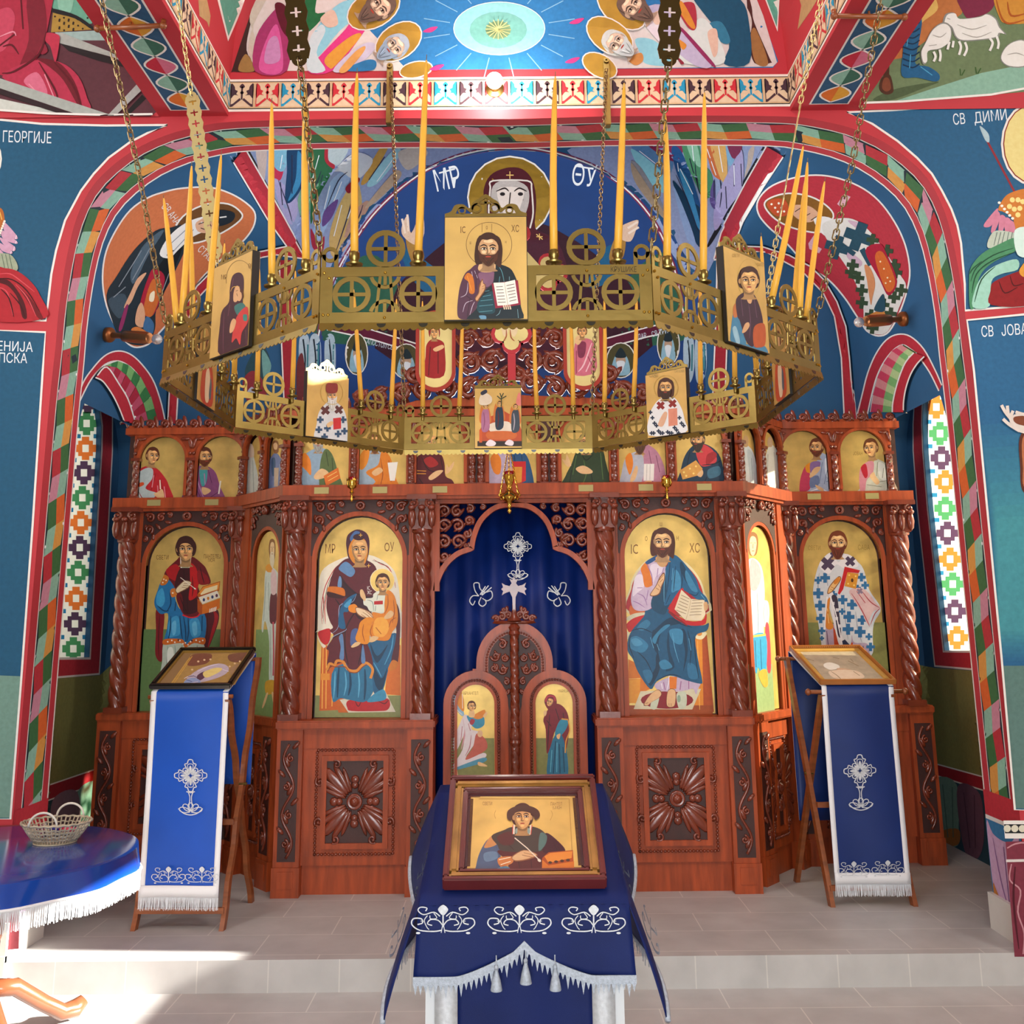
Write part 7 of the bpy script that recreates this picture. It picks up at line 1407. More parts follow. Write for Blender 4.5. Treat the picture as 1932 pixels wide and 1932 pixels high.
k = lambda s_: [(x*.176, 360+y*.176) for x, y in pp(s_)]
A.e('e6e2dc', -34, 300, 38, 48); A.e('b48a2e', -34, 300, 35, 45)
A.p('b0662a', k('-200,200 0,180 50,300 20,420 -200,500')); A.m('e8c060', 2, 'x'.replace('x', '0,400 4,415')); 
for q in ('40,330 180,480 170,520 60,460', '20,420 180,540 170,570 40,520', '0,500 160,600 150,650 60,600', '0,560 130,650 120,680 20,640', '-40,600 60,690 50,715 -60,690'): A.p('c89ab4', k(q)); A.l('e6d0dc', 1.6, k(q)[1:3])
for i in range(7): A.e('eee8da', 9-i*1.5, 418+i*4.5, 2.2, 2.4, n=8)
A.p('9aa48c', k('-100,700 120,690 190,860 -100,860')); A.m('5a6a5a', 1.6, '|'.join(' '.join(f'{a:.0f},{b:.0f}' for a, b in k(f'{x},690 {x+30},850')) for x in (-20, 30, 70, 110)))
A.p('a8242e', k('-100,850 60,835 200,870 340,980 440,1130 500,1370 -100,1370')); A.p('4a1218', k('0,950 120,980 260,1180 300,1360 250,1360 200,1160 100,1030 0,990')); A.p('6a181e', k('200,1030 330,1150 470,1360 420,1370 300,1180')); A.m('d0505a', 2, '|'.join(' '.join(f'{a:.0f},{b:.0f}' for a, b in k(q)) for q in ('0,900 120,900 240,980 380,1090', '0,1040 90,1100 150,1340', '180,1010 300,1150 400,1350'))); A.m('3a0c12', 2.4, '|'.join(' '.join(f'{a:.0f},{b:.0f}' for a, b in k(q)) for q in ('0,950 140,960 300,1080 440,1300', '20,1060 110,1160 160,1360', '120,1100 230,1230 280,1360')))
up = '1598,212 1684,208 1796,200 1932,184 1990,176 1990,572 1932,577 1821,586 1820,536 1816,494 1813,459 1806,425 1795,395 1777,360 1758,328 1730,298 1693,266 1646,234'
outl(A, '285c82', up, 4, sm=0)
lo = '1823,605 1932,594 1990,588 1990,1530 1913,1527 1888,1241 1836,700'
A.p('28608a', lo, 0); [A.p('%02x%02x%02x' % (40+3*i, 96+5*i, 138+int(1.6*i)), [(x_, y_) for x_, y_ in ((1843+i*4, 780+i*22), (1990, 770+i*22), (1990, 1254-i*7), (1890-i*.8, 1254-i*7))], 0) for i in range(10)]; A.p('5a7a74', '1890,1256 1990,1256 1990,1528 1914,1525', 0); A.l('e6e2dc', 4, lo, 0, 0, True)
A.text('dfe8ee', 'СВ', 1798, 236, 20, .62, -.1); A.text('dfe8ee', 'ДИМИ', 1838, 233, 20, .7, -.12); A.text('dfe8ee', 'СВ', 1851, 636, 20, .62, -.06); A.text('dfe8ee', 'ЈОВАН', 1889, 634, 20, .66, -.08)
A.e('e6e2dc', 1946, 272, 58, 78); A.e('8a2a24', 1946, 272, 54, 74); A.e('e0d08a', 1946, 272, 52, 72, gold=0)
A.l('8a2c34', 4, '1860,262 1916,366', 0, 0); A.p('a8c0c8', '1848,238 1864,252 1866,268 1858,264')
k = lambda s_: [(1700+x*.176, 360+y*.176) for x, y in pp(s_)]
A.p('c87a34', k('1040,200 1100,80 1180,20 1320,-20 1400,0 1400,430 1220,420 1200,300 1100,230')); 
for x, y in ((1190, 100), (1250, 100), (1160, 170), (1210, 200), (1270, 190), (1250, 260), (1300, 120)): A.e('f0d88a', *k(f'{x},{y}')[0], 5, 5, n=10)
for q in ('1030,190 900,340 890,390 960,380 1020,280', '1020,230 960,430 1000,440 1060,280', '1060,270 1040,440 1080,450 1120,300', '1110,300 1110,450 1150,470 1170,320', '1150,330 1170,460 1220,440 1200,340'): A.p('cc8098', k(q))
for i in range(6): A.e('f0ece0', *k(f'{1050+i*28},{130+i*34}')[0], 3, 2.6, n=8)
A.p('b8c4b4', k('990,440 1220,460 1230,510 930,620')); A.m('5a6a64', 1.6, '|'.join(' '.join(f'{a:.0f},{b:.0f}' for a, b in k(f'{x},450 {x-30},590')) for x in (1020, 1060, 1100, 1150, 1190)))
A.p('4a8a62', k('730,1250 720,1000 740,830 860,680 1040,580 1220,510 1230,640 1000,760 860,880 800,1050 780,1250')); A.p('9accba', k('760,1250 790,1050 880,900 1020,800 1230,740 1240,850 1060,900 960,980 940,1240')); A.p('d0e8e0', k('1210,430 1400,420 1400,690 1240,690')); A.p('8a1a1e', k('960,1230 950,1080 990,980 1250,870 1400,850 1400,1210')); A.p('d89838', k('1260,850 1400,700 1400,900 1300,930')); A.m('1e4a34', 2.4, '|'.join(' '.join(f'{a:.0f},{b:.0f}' for a, b in k(q)) for q in ('740,980 800,830 980,700 1200,620', '750,1100 800,900 960,760 1220,660', '730,900 760,840 860,760', '780,1200 850,960 1000,820'))); A.m('4a0a0e', 2.4, '|'.join(' '.join(f'{a:.0f},{b:.0f}' for a, b in k(q)) for q in ('1040,980 1100,1100 1240,1040', '1160,920 1200,1020 1300,1000')))
k = lambda s_: [(1740+x*.2382, 740+y*.2382) for x, y in pp(s_)]
A.p('5a2c1c', k('780,330 1000,300 1000,900 800,800 770,600')); A.p('b06a44', k('800,340 1000,310 1000,700 810,760 790,600')); A.p('d8cdc4', k('690,270 720,180 900,170 1000,190 1000,330 800,330')); A.p('7a4028', k('720,200 860,190 1000,200 1000,280 760,260'))
for q in ('620,105 650,160 690,210', '665,110 675,180 700,230', '710,150 690,210 710,250', '630,215 680,260 760,310', '730,160 800,180 900,190'): A.l('d8cdc4', 6, k(q))
# dado under the right panel
A.p('e6e2dc', '1893,1548 1990,1548 1990,1582 1896,1582', 0); A.p('1c2024', '1894,1555 1990,1555 1990,1572 1896,1572', 0); [A.e('d8d4c0', 1900+i*14, 1563, 7, 7, n=10) for i in range(7)]
A.p('7a3040', '1897,1588 1990,1586 1990,1805 1914,1805', 0); A.l('d8d0cc', 5, '1898,1624 1990,1622', 0, 0); A.m('c08a92', 3, '1900,1600 1925,1590 1990,1592|1908,1630 1905,1660 1925,1680 1920,1720 1932,1760 1930,1800|1940,1630 1950,1700 1945,1790', .3); A.m('4a1420', 4, '1915,1635 1912,1700 1922,1790|1960,1640 1965,1740')
A.p('8a3a44', '-60,1560 40,1556 36,1790 -60,1800', 0)
A.done('painted_saints', WF, FRESCO)
# intrados foot of the right and left pier: painted hanging
for sg in (-1, 1):
    A = Art(on_uv(frame_mat((sg*2.399, 5.2, 0), (0, 1, 0), UP)), eps=.0012*(1 if sg < 0 else -1)); 
    A.rect('b8303a', .0, .68, .37, .80); A.rect('e6e2dc', 0, .66, .37, .68); A.rect('3a7aa8', 0, .14, .37, .66); A.p('c8a4c4', '.02,.64 .1,.6 .2,.585 .3,.6 .36,.64 .35,.3 .28,.22 .1,.22 .03,.3'); A.p('b8742e', '.03,.36 .12,.3 .28,.3 .35,.36 .34,.26 .26,.2 .12,.2 .04,.26'); A.m('8a5a94', .008, '.08,.58 .12,.4 .18,.26|.3,.58 .26,.4 .2,.26|.19,.56 .19,.26'); A.m('f0d890', .006, '.1,.3 .12,.22|.2,.3 .2,.21|.28,.3 .26,.22'); A.done('painted_hanging', WF, FRESCO)
    b = BM(); box(b, (sg*2.40, 5.18, .14), (sg*2.372, 5.58, .31)); o = struct(mk('baseboard_left' if sg < 0 else 'baseboard_right', b, STONEW)); b = BM(); box(b, (sg*2.372, 5.175, .0), (sg*5.2, 5.2, .17)); struct(mk('trim_1' if sg < 0 else 'trim_2', b, STONEW))
# ---- bema walls and vault
HB = on_any(on_mesh(WL), on_mesh(WR), on_mesh(CV), on_mesh(WB), on_mesh(AP))
A = Art(HB, eps=.0008, fine=13)
# crowd on the vault
A.p('8e9cc0', '455,280 506,365 575,488 600,520 628,540 645,505 700,412 745,365 800,325 850,300 880,280'); 
k = lambda c, s_: A.p(c, [(440+x*.3663, 270+y*.3663) for x, y in pp(s_)])
for c, s_ in (('2c2420', '38,20 70,20 180,220 370,580 350,590 160,270'), ('c4b0a8', '115,20 170,20 160,190 140,200'), ('c02c50', '205,120 255,130 245,185 215,190'), ('7fb8d0', '200,20 290,20 260,140 210,120'), ('a8a0c8', '210,180 330,300 300,420 240,330'), ('123f66', '280,20 360,20 360,200 300,300 265,290 275,150'), ('3a86b4', '330,40 360,100 340,220 280,298 320,180'), ('7aa88a', '330,290 400,120 420,20 470,20 450,200 370,390'), ('2c6a44', '380,20 480,20 520,120 440,280 400,420 400,200'), ('b8c8cc', '480,20 590,20 540,110 490,90'), ('b02838', '470,20 485,20 488,85 520,110 512,130 470,90'), ('9ab4d8', '470,330 500,200 580,140 600,190 540,300 440,510 410,450'), ('c8a868', '500,560 500,450 560,290 640,200 660,380 560,520 530,590'), ('b8907c', '600,390 680,300 700,330 620,460 560,560'), ('a02840', '400,440 440,510 470,480 460,560 410,540'), ('6a4a8a', '470,350 540,290 510,380 460,430'), ('c89a4a', '660,200 760,20 800,20 700,190'), ('9accd8', '690,210 800,60 860,30 840,90 740,210'), ('c8bcb0', '850,50 960,20 1000,60 900,140'), ('d0d4d8', '520,140 620,50 720,90 640,190 560,150'), ('b8a088', '680,330 800,180 850,140 860,180 740,300'), ('8a1a2c', '580,230 640,180 650,200 600,260')): k(c, s_)
q5 = lambda s_: '|'.join(' '.join(f'{440+x*.3663:.0f},{270+y*.3663:.0f}' for x, y in pp(z)) for z in s_.split('|'))
A.m('2a2c48', 2.2, q5('230,190 280,330 300,400|480,340 540,200 590,150|530,560 590,380 620,260|570,520 640,400 670,320|420,300 460,160|300,60 300,260|340,380 420,220 450,140|700,190 780,70|240,200 250,320')); A.m('eef2f6', 2, q5('250,60 240,130|440,60 400,200|500,220 470,340|560,200 520,300|560,320 520,480|640,250 590,390|740,200 820,90'))
A.p('8e9cc0', '1462,276 1440,330 1400,400 1345,495 1320,545 1300,520 1262,470 1235,415 1190,362 1130,318 1080,295 1110,276')
k = lambda c, s_: A.p(c, [(1190+x*.2656, 250+y*.2656) for x, y in pp(s_)])
for c, s_ in (('1a1c22', '970,50 985,60 800,400 580,780 560,760 780,380'), ('5a8ab8', '0,90 130,70 300,200 240,330 120,230'), ('8accd8', '0,120 120,190 230,300 230,430 90,300'), ('8a2a50', '110,70 360,70 350,180 280,200'), ('1e4f84', '290,110 360,130 460,400 500,560 420,480 330,300'), ('0c3450', '300,340 420,480 500,560 500,800 450,760 340,480'), ('3a86b4', '340,270 400,330 460,520 500,700 440,600'), ('4a8a62', '370,70 480,70 510,200 580,300 580,450 500,440 400,220'), ('8ac0a0', '400,70 470,80 500,240 440,190'), ('c86a3a', '500,70 570,70 660,320 590,300 550,180'), ('d8a860', '570,60 670,60 690,330 650,340 600,200'), ('7aa8c8', '680,70 740,180 700,230'), ('7a2c4c', '690,60 780,60 790,140 730,180'), ('b8a89c', '840,130 880,100 860,220 810,320 830,220'), ('a8a0c8', '740,200 800,130 800,380 700,540 600,700 600,500'), ('8aa4cc', '300,380 400,600 460,790 400,760'), ('5a4a84', '600,330 560,480 600,540'), ('8a8a90', '0,210 80,260 250,560 240,620 100,400'), ('a8947c', '0,220 60,290 230,560 220,600 40,370')): k(c, s_)
q5 = lambda s_: '|'.join(' '.join(f'{1190+x*.2656:.0f},{250+y*.2656:.0f}' for x, y in pp(z)) for z in s_.split('|'))
A.m('20243c', 2.2, q5('640,330 650,430 640,530|680,380 690,540|740,220 740,380|790,220 800,380|460,200 480,400 520,470|420,180 470,360|320,300 400,480 480,700|600,340 600,460')); A.m('eef2f6', 2, q5('440,90 450,200|540,90 610,300|350,260 440,440|60,130 200,240|630,90 660,280|330,220 340,280|740,230 745,370'))
A.done('painted_crowd', CV, FRESCO); A = Art(HB, eps=.0008, fine=11); A.lift = .014
# red bands on the vault
def band(cs, P_, Q_, w=2.6):
    P_, Q_ = pp(P_), pp(Q_); A.p(cs, P_+Q_[::-1], 0); A.l('e6e2dc', w, P_, 0, 0); A.l('e6e2dc', w, Q_, 0, 0)
band('b02c38', '440,302 506,413 541,462', '457,278 508,366 576,488'); band('b02c38', '541,461 490,471 440,488 398,508 368,538 343,580 326,628 318,690 312,800', '576,490 522,482 495,487 440,505 412,524 376,562 354,608 340,690 334,800')
band('b02c38', '1478,292 1440,350 1402,415 1384,462', '1450,276 1410,345 1360,440 1346,490'); band('b02c38', '1384,460 1440,462 1490,478 1532,500 1559,527 1583,568 1600,615 1607,676 1616,800', '1346,492 1400,480 1440,474 1512,513 1552,554 1573,598 1586,676 1592,800')
band('9c2430', '528,492 530,600 538,790', '551,492 552,600 556,790'); band('9c2430', '1376,492 1372,600 1366,790', '1352,492 1350,600 1342,790')
A.done('painted_bands', CV, FRESCO); A = Art(HB, eps=.0006, fine=13)
k = lambda s_: [(180+x*.3296, 330+y*.3296) for x, y in pp(s_)]
def kp(c, s_): A.p(c, k(s_))
outl(A, 'c87044', k('300,130 200,200 120,310 60,440 40,580 55,720 100,840 160,940 220,985 290,975 340,930 430,830 520,720 600,600 700,500 800,420 870,350 910,280 910,210 850,150 760,100 650,70 500,75 400,95'), 3)
outl(A, '6a4420', k('460,300 520,220 640,165 760,165 830,210 835,250 760,310 640,370 550,390 500,370'), 3)
kp('1e2a32', '62,690 120,580 220,430 340,320 430,300 500,290 520,400 440,580 350,760 340,880 300,960 230,975 150,940 100,850'); kp('4a5c6a', '200,560 260,420 340,340 390,320 300,460 220,620'); kp('3c4c58', '70,720 160,680 180,760 130,820'); kp('0c1216', '300,640 420,440 500,400 420,600 340,780'); kp('e6e2de', '365,450 420,350 520,270 640,235 660,300 560,350 480,420 420,475'); kp('d8a888', '575,270 650,235 695,250 700,310 640,330 585,320'); kp('1a242c', '690,240 715,198 795,215 780,265 700,290'); A.l('e6e2de', 2.4, k('710,240 750,235')); kp('a81c34', '310,560 350,540 395,600 330,800 250,765'); kp('c8682c', '322,600 378,640 322,805 272,772'); kp('f0e0c0', '310,680 335,665 330,720 305,720'); kp('d8a480', '160,760 200,670 240,590 290,560 240,640 200,730'); kp('d8a480', '225,850 235,770 260,730 280,790 270,870'); kp('3f6a94', '270,880 290,810 330,850 320,910'); kp('8a2a5a', '130,880 165,760 185,750 150,880'); kp('d07a3a', '200,890 240,870 310,920 260,950'); A.m('8a929a', 2, '|'.join(' '.join(f'{a:.0f},{b:.0f}' for a, b in k(q)) for q in ('130,640 260,430', '210,600 330,380', '100,700 170,640', '440,440 560,310', '420,400 520,310', '360,720 420,560')))
A.m('2a1812', 2, '|'.join(' '.join(f'{a:.0f},{b:.0f}' for a, b in k(q)) for q in ('590,280 640,262', '600,300 625,310', '650,260 660,290'))); A.text('e6e2dc', 'СВ АНА', *k('372,180')[0], 14, .6, .9); A.text('e6e2dc', 'СТАС', *k('580,430')[0], 14, .6, .75)
A.done('painted_saint', CV, FRESCO, GOLDW); A = Art(HB, eps=.0006, fine=13)
k = lambda s_: [(1410+x*.339, 310+y*.339) for x, y in pp(s_)]
outl(A, 'b4323e', k('60,200 120,130 220,85 350,60 480,70 620,120 730,200 820,320 880,450 905,590 890,700 850,820 790,930 730,955 670,930 640,890 600,830 540,740 450,640 330,560 220,440 110,340 60,270'), 3)
outl(A, '84581e', k('95,225 130,185 230,160 350,178 440,228 480,290 420,372 330,372 220,340 140,290'), 3); kp('c0502a', '108,222 150,190 215,200 225,275 160,285'); [A.e('f4ead8', *k(f'{x},{y}')[0], 2.2, 2.2, n=8) for x, y in ((135, 220), (155, 240), (175, 215), (190, 240), (170, 262), (205, 260))]; kp('d8a888', '235,232 340,230 400,282 345,322 270,295'); kp('e8e4e0', '370,300 470,300 540,400 430,395'); A.m('3a2018', 2, '|'.join(' '.join(f'{a:.0f},{b:.0f}' for a, b in k(q)) for q in ('265,262 300,240', '320,290 350,270', '355,310 385,290')))
kp('dcd8d0', '420,330 520,298 610,312 700,390 780,500 850,610 886,680 850,790 785,928 715,945 655,905 645,780 595,640 520,520 440,410'); kp('c8a8b8', '560,480 640,540 620,570 560,520'); kp('c8a8b8', '560,310 640,330 620,360')
def kc(x, y, s_, c, r): crs(A, *k(f'{x},{y}')[0], s_*.339, c, r)
kc(620, 400, 80, '264a5a', .35); kc(500, 460, 66, '264a5a', .3); A.l('264a5a', 9, k('520,440 600,500')); A.l('264a5a', 11, k('640,470 690,560'))
for x, y in ((620, 630), (580, 600), (640, 770), (690, 840), (760, 780), (820, 740), (860, 700), (830, 600), (800, 830), (700, 420), (780, 480), (820, 560), (640, 700), (700, 910), (590, 560)): kc(x, y, 34, '35482f', .12)
kp('a81c34', '660,480 740,440 780,500 838,650 790,730 740,640'); kp('cc6428', '715,520 760,490 828,650 780,705'); [A.e('f4e0b0', *k(f'{x},{y}')[0], 1.8, 1.8, n=6) for x, y in ((745, 540), (765, 580), (785, 630), (775, 660), (800, 650))]; kp('d08a5a', '670,650 655,560 690,580 715,660 700,740 690,780'); kp('c8803a', '645,860 740,812 772,835 760,895 650,890'); kp('264a5a', '710,800 760,720 770,810 730,820'); A.p('d8a8b4', k('500,220 540,165 575,180 530,245'), 0); A.p('d8a8b4', k('340,440 370,395 380,450 415,470 400,495 345,470'), 0)
A.done('painted_saint', CV, FRESCO, GOLDW); A = Art(HB, eps=.0008, fine=11)
kz = lambda s_: [(x*.3623, 600+y*.3623) for x, y in pp(s_)]; kr = lambda s_: [(1232+x*.3623, 600+y*.3623) for x, y in pp(s_)]
def bnd(P_, Q_, col='b42c38'):
    P_, Q_ = spl(P_, False, 4), spl(Q_, False, 4); n_ = len(P_); m_ = len(Q_); A.p(col, P_+Q_[::-1], 0); A.l('e6e2dc', 2.6, P_, 0, 0); A.l('e6e2dc', 2.6, Q_, 0, 0)
bnd(kz('385,470 430,340 480,265 540,200 600,173 660,180 720,222 790,312 832,420 858,530'), kz('415,430 460,340 500,285 548,240 600,224 645,235 695,272 745,345 785,440 808,535'))
bnd(kz('540,250 600,224 645,235 695,272 745,345 785,440 808,535'), kz('535,262 570,300 605,345 640,400 668,460 682,510 690,545'), '4a7a4a')
for i in range(5):
    t = i/5; P_ = spl(kz('540,250 600,224 645,235 695,272 745,345 785,440 808,535'), False, 6); Q_ = spl(kz('535,262 570,300 605,345 640,400 668,460 682,510 690,545'), False, 6); f = lambda C_, u: C_[min(len(C_)-1, int(u*(len(C_)-1)))]
    a, b_, c_, d_ = f(P_, t), f(P_, t+.2), f(Q_, t), f(Q_, t+.2); m0 = ((a[0]+c_[0])/2+3, (a[1]+c_[1])/2-3); m1 = ((b_[0]+d_[0])/2+3, (b_[1]+d_[1])/2-3); h_ = lambda p, q: ((p[0]+q[0])/2, (p[1]+q[1])/2)
    A.p('a8283c', [c_, m0, h_(m0, m1), h_(c_, d_)], 0); A.p('c05068', [h_(c_, d_), h_(m0, m1), m1, d_], 0); A.p('7ab06a', [m0, a, h_(a, b_), h_(m0, m1)], 0); A.p('3a7a44', [h_(m0, m1), h_(a, b_), b_, m1], 0); A.e('f4f0e8', h_(c_, d_)[0]+2, h_(c_, d_)[1]-2, 2, 2, n=6)
bnd(kz('490,300 540,255 605,345 650,420 680,510 690,545'), kz('480,310 520,330 570,400 605,470 625,520 634,548'))
bnd(kr('1065,500 1090,400 1118,290 1160,190 1215,115 1275,85 1340,95 1410,160 1470,270 1505,350'), kr('1118,500 1140,400 1165,310 1200,235 1250,170 1300,140 1340,160 1375,190 1440,280 1490,380'))
bnd(kr('1135,490 1150,400 1175,310 1210,235 1255,170 1305,138'), kr('1262,490 1265,440 1280,370 1305,290 1335,225 1375,180'), '6a8a5a')
for i in range(5):
    t = i/5; P_ = spl(kr('1135,490 1150,400 1175,310 1210,235 1255,170 1305,138'), False, 6); Q_ = spl(kr('1262,490 1265,440 1280,370 1305,290 1335,225 1375,180'), False, 6)
    a, b_, c_, d_ = f(P_, t), f(P_, t+.2), f(Q_, t), f(Q_, t+.2); m0 = ((a[0]+c_[0])/2, (a[1]+c_[1])/2); m1 = ((b_[0]+d_[0])/2, (b_[1]+d_[1])/2)
    A.p('c8405a', [a, m0, h_(m0, m1), h_(a, b_)], 0); A.p('d88a8a', [h_(a, b_), h_(m0, m1), m1, b_], 0); A.p('7ab06a', [m0, c_, h_(c_, d_), h_(m0, m1)], 0); A.p('b0c88a', [h_(m0, m1), h_(c_, d_), d_, m1], 0); A.e('f4f0e8', h_(c_, d_)[0]-2, h_(c_, d_)[1], 2, 2, n=6)
bnd(kr('1262,490 1265,440 1280,370 1305,290 1335,225 1375,180'), kr('1320,490 1322,430 1335,360 1360,290 1395,235 1430,200'))
A.done('painted_arch_border', WL, FRESCO)
A = Art(HB, eps=.0008, fine=13)
A.p('84844e', '60,1283 188,1274 215,1250 215,1475 200,1480 60,1520', 0); A.p('84844e', '1710,1250 1763,1260 1900,1270 1900,1490 1760,1450 1710,1440', 0)
band('a02430', '60,1492 192,1447', '60,1520 192,1476'); band('a02430', '1755,1438 1900,1478', '1757,1460 1900,1505')
A.p('2a4a54', '60,1522 192,1478 200,1640 60,1640', 0); A.p('2a4a5a', '1757,1462 1900,1507 1900,1790 1790,1690', 0)
A.p('7aa494', '145,1495 190,1480 185,1590 150,1590'); A.p('8a6a78', '98,1510 145,1495 145,1590 100,1590'); A.p('7a9a8a', '1768,1470 1806,1480 1810,1560 1808,1595 1785,1590 1775,1540'); A.p('a86a34', '1780,1568 1810,1565 1810,1592 1788,1594'); A.p('6e4a5c', '1808,1485 1850,1498 1858,1580 1845,1620 1820,1600'); A.m('4a6a60', 2, '1780,1480 1790,1580|1798,1485 1800,1580'); A.m('4a2c40', 2, '1820,1495 1832,1600|1840,1500 1842,1600')
A.done('painted_dado', WL, FRESCO); A = Art(HB, eps=.0008, fine=11)
A.p('2c5a46', '600,640 618,560 640,512 700,480 740,520 770,640'); A.p('2c5a46', '1160,640 1180,540 1215,495 1262,478 1282,540 1295,640')
arc_ = '600,640 612,575 625,535 642,500 667,457 702,407 747,362 802,322 860,296 915,283 962,279 1010,281 1070,295 1130,319 1190,364 1235,419 1262,478 1280,535 1298,640'
A.l('7a2848', 8, arc_, 0); A.l('e6e2dc', 2.6, arc_, 0)
A.p('351322', '742,560 790,500 850,450 900,425 1010,420 1070,445 1130,485 1190,540 1200,680 740,680'); A.p('4a1a2c', '860,470 960,430 1060,470 1060,660 860,660'); A.p('1c5a80', '758,480 780,465 800,490 835,520 820,560 780,530'); A.p('1c5a80', '1130,480 1160,460 1175,480 1150,530 1110,540'); A.p('a0783a', '765,450 785,440 800,485 780,500'); A.p('a0783a', '1160,450 1180,440 1176,485 1150,490')
A.p('d8b8a0', '760,445 758,425 770,405 775,440 795,400 800,440 785,462'); A.p('d8b8a0', '1172,450 1170,430 1185,420 1205,415 1200,435 1190,455'); [A.l('e8d4c4', 4, q) for q in ('764,440 758,412', '770,436 768,404', '1185,430 1204,418', '1186,440 1206,428')]
A.e('e6e2dc', 962, 372, 81, 79); A.e('8c7430', 962, 372, 78, 76, gold=1); A.p('4c1420', '915,400 912,360 925,330 955,316 985,318 1005,340 1012,380 1010,430 1030,450 900,450'); A.p('b8b0ac', '930,350 960,338 995,352 996,390 975,430 945,430 928,390'); A.p('e0d4cc', '940,355 985,355 985,380 965,420 945,390'); A.m('2a1c1c', 3, '936,360 952,354 960,360|970,360 980,354 994,360|963,362 960,392|950,405 974,405'); A.e('20181c', 948, 365, 5, 3.4); A.e('20181c', 982, 365, 5, 3.4); A.m('e0d8d0', 3, '925,352 930,340 995,340 1003,352|925,352 922,400 930,430|1003,352 1006,400 1000,430', 0); A.m('e8c070', 2.4, '962,322 962,336|955,329 969,329|1012,446 1024,446|1018,440 1018,452|1012,441 1024,451')
A.text('e8eef2', 'МР', 822, 362, 40, .6, -.22); A.l('e8eef2', 3, '828,326 858,318', 0, 0); A.text('e8eef2', 'ΘУ', 1076, 348, 40, .62, .1); A.l('e8eef2', 3, '1085,312 1120,318', 0, 0)
# lower apse: half hidden saints
band('5a1830', '620,604 700,622 790,650', '616,622 700,640 790,668'); band('5a1830', '1300,600 1220,618 1140,640', '1304,618 1220,636 1140,658')
for x, y, rx, ry in ((672, 668, 20, 38), (766, 682, 26, 32), (1172, 680, 26, 32), (1262, 650, 20, 38)): A.e('e0dcd4', x, y, rx+2, ry+2); A.e('4c4628', x, y, rx, ry); A.p('8ab0c0', [(x-rx*.6, y+ry*.8), (x-rx*.5, y-ry*.1), (x, y-ry*.5), (x+rx*.5, y-ry*.1), (x+rx*.6, y+ry*.8)]); A.e('b09078', x, y, rx*.36, ry*.34); A.p('1c2a30', [(x-rx*.4, y-ry*.2), (x, y-ry*.75), (x+rx*.4, y-ry*.2)]); A.p('d8dce0', [(x-rx*.3, y+ry*.1), (x+rx*.3, y+ry*.1), (x, y+ry*.75)])
A.text('c8d4e0', 'АПОСТОЛ', 690, 648, 9, .6, .25); A.text('c8d4e0', 'СВ', 730, 658, 9, .6, .2); A.text('c8d4e0', 'СВ ТРИ', 1232, 636, 10, .6, -.25); A.text('c8d4e0', 'ДАР', 1205, 640, 9, .6, -.2)
for x in (574, 594, 622, 1300, 1322): A.p('a8bcc8', [(x-9, 640), (x+8, 635), (x+11, 690), (x+4, 720), (x-8, 715)]); A.l('1a2834', 3, [(x-2, 640), (x+2, 680), (x-2, 715)]); A.l('3a7a84', 3, [(x+7, 650), (x+6, 700)])
A.p('6a2c30', '560,690 572,670 578,760 562,770'); A.p('2a4a52', '462,700 490,650 510,680 500,720 480,730'); A.p('6fa09a', '495,660 512,690 498,715'); A.p('8a3038', '458,720 480,700 505,740 470,760'); A.p('b0b4c0', '465,745 475,730 485,745')
A.done('painted_apse', AP, FRESCO, GOLDW)
# ---- soffit leaves, frieze, dome and side vaults
for sg in (-1, 1):
    A = Art(on_uv(frame_mat((sg*1.74, 0, 4.4), (1, 0, 0), (0, -1, 0))), eps=.001); A.fix = 1
    A.rect('e6e2dc', -.108, -5.13, .108, -.5); A.fix = 2; A.rect('2c5678', -.098, -5.12, .098, -.5); h = .175; n = 24; A.fix = 3
    for i in range(n):
        y = -5.1+i*h; f = lambda t, s_: (s_*.08*math.sin(PI*t), y+h*t); fill = [('d8702c', 'd8a038'), ('8ab8a4', '3a6a58'), ('c02c40', 'd0708a'), ('8ab8a4', '3a6a58')][i % 4]
        for q, c in ((-1, fill[0]), (1, fill[1])): A.p(c, [f(j/10, q) for j in range(11)]+[(0, y+h*.9), (0, y+h*.1)], 0)
    A.fix = 4
    for s_ in (-1, 1): A.l('e9e6e0', .011, [(s_*.08*math.sin(PI*t/h), -5.1+t) for t in [i*h/8 for i in range(8*n)]], 0, 0)
    A.done('painted_leaves', CB, FRESCO)
def frieze(M, L_, par, nm):
    A = Art(on_uv(M), eps=.001); A.fix = 1; A.rect('e9e4da', 0, .02, L_, .215); A.fix = 2; A.rect('1c1c20', 0, .034, L_, .201); A.fix = 3; A.rect('d2b48a', 0, .039, L_, .196); n = round(L_/.141); w = L_/n
    for i in range(n):
        c = ('46303a', 'c8323c', '2496be')[i % 3]; x = w*(i+.5); A.fix = 4; A.rect('dcc6a4', x-w*.46, .047, x+w*.46, .188); A.fix = 5
        for s_ in (-1, 1):
            g = lambda L__: [(x+s_*a*w, b_) for a, b_ in L__]; A.p(c, g([(.42, .185), (.42, .062), (.34, .066), (.08, .1), (.03, .088), (.36, .048), (.45, .046), (.45, .185)]), 0); A.p(c, g([(.44, .185), (.3, .17), (.27, .15), (.17, .142), (.22, .125), (.14, .115), (.3, .118), (.44, .1)]))
        A.l(c, .01, [(x, .09), (x, .17)], 0, 0); A.p(c, [(x, .186), (x-.015, .168), (x, .158), (x+.015, .168)]); A.e(c, x, .132, .011, .009, n=8)
    A.done(nm, par, FRESCO)
frieze(frame_mat((-1.55, 5.2, 4.405), (1, 0, 0), UP), 3.1, WF, 'painted_frieze')
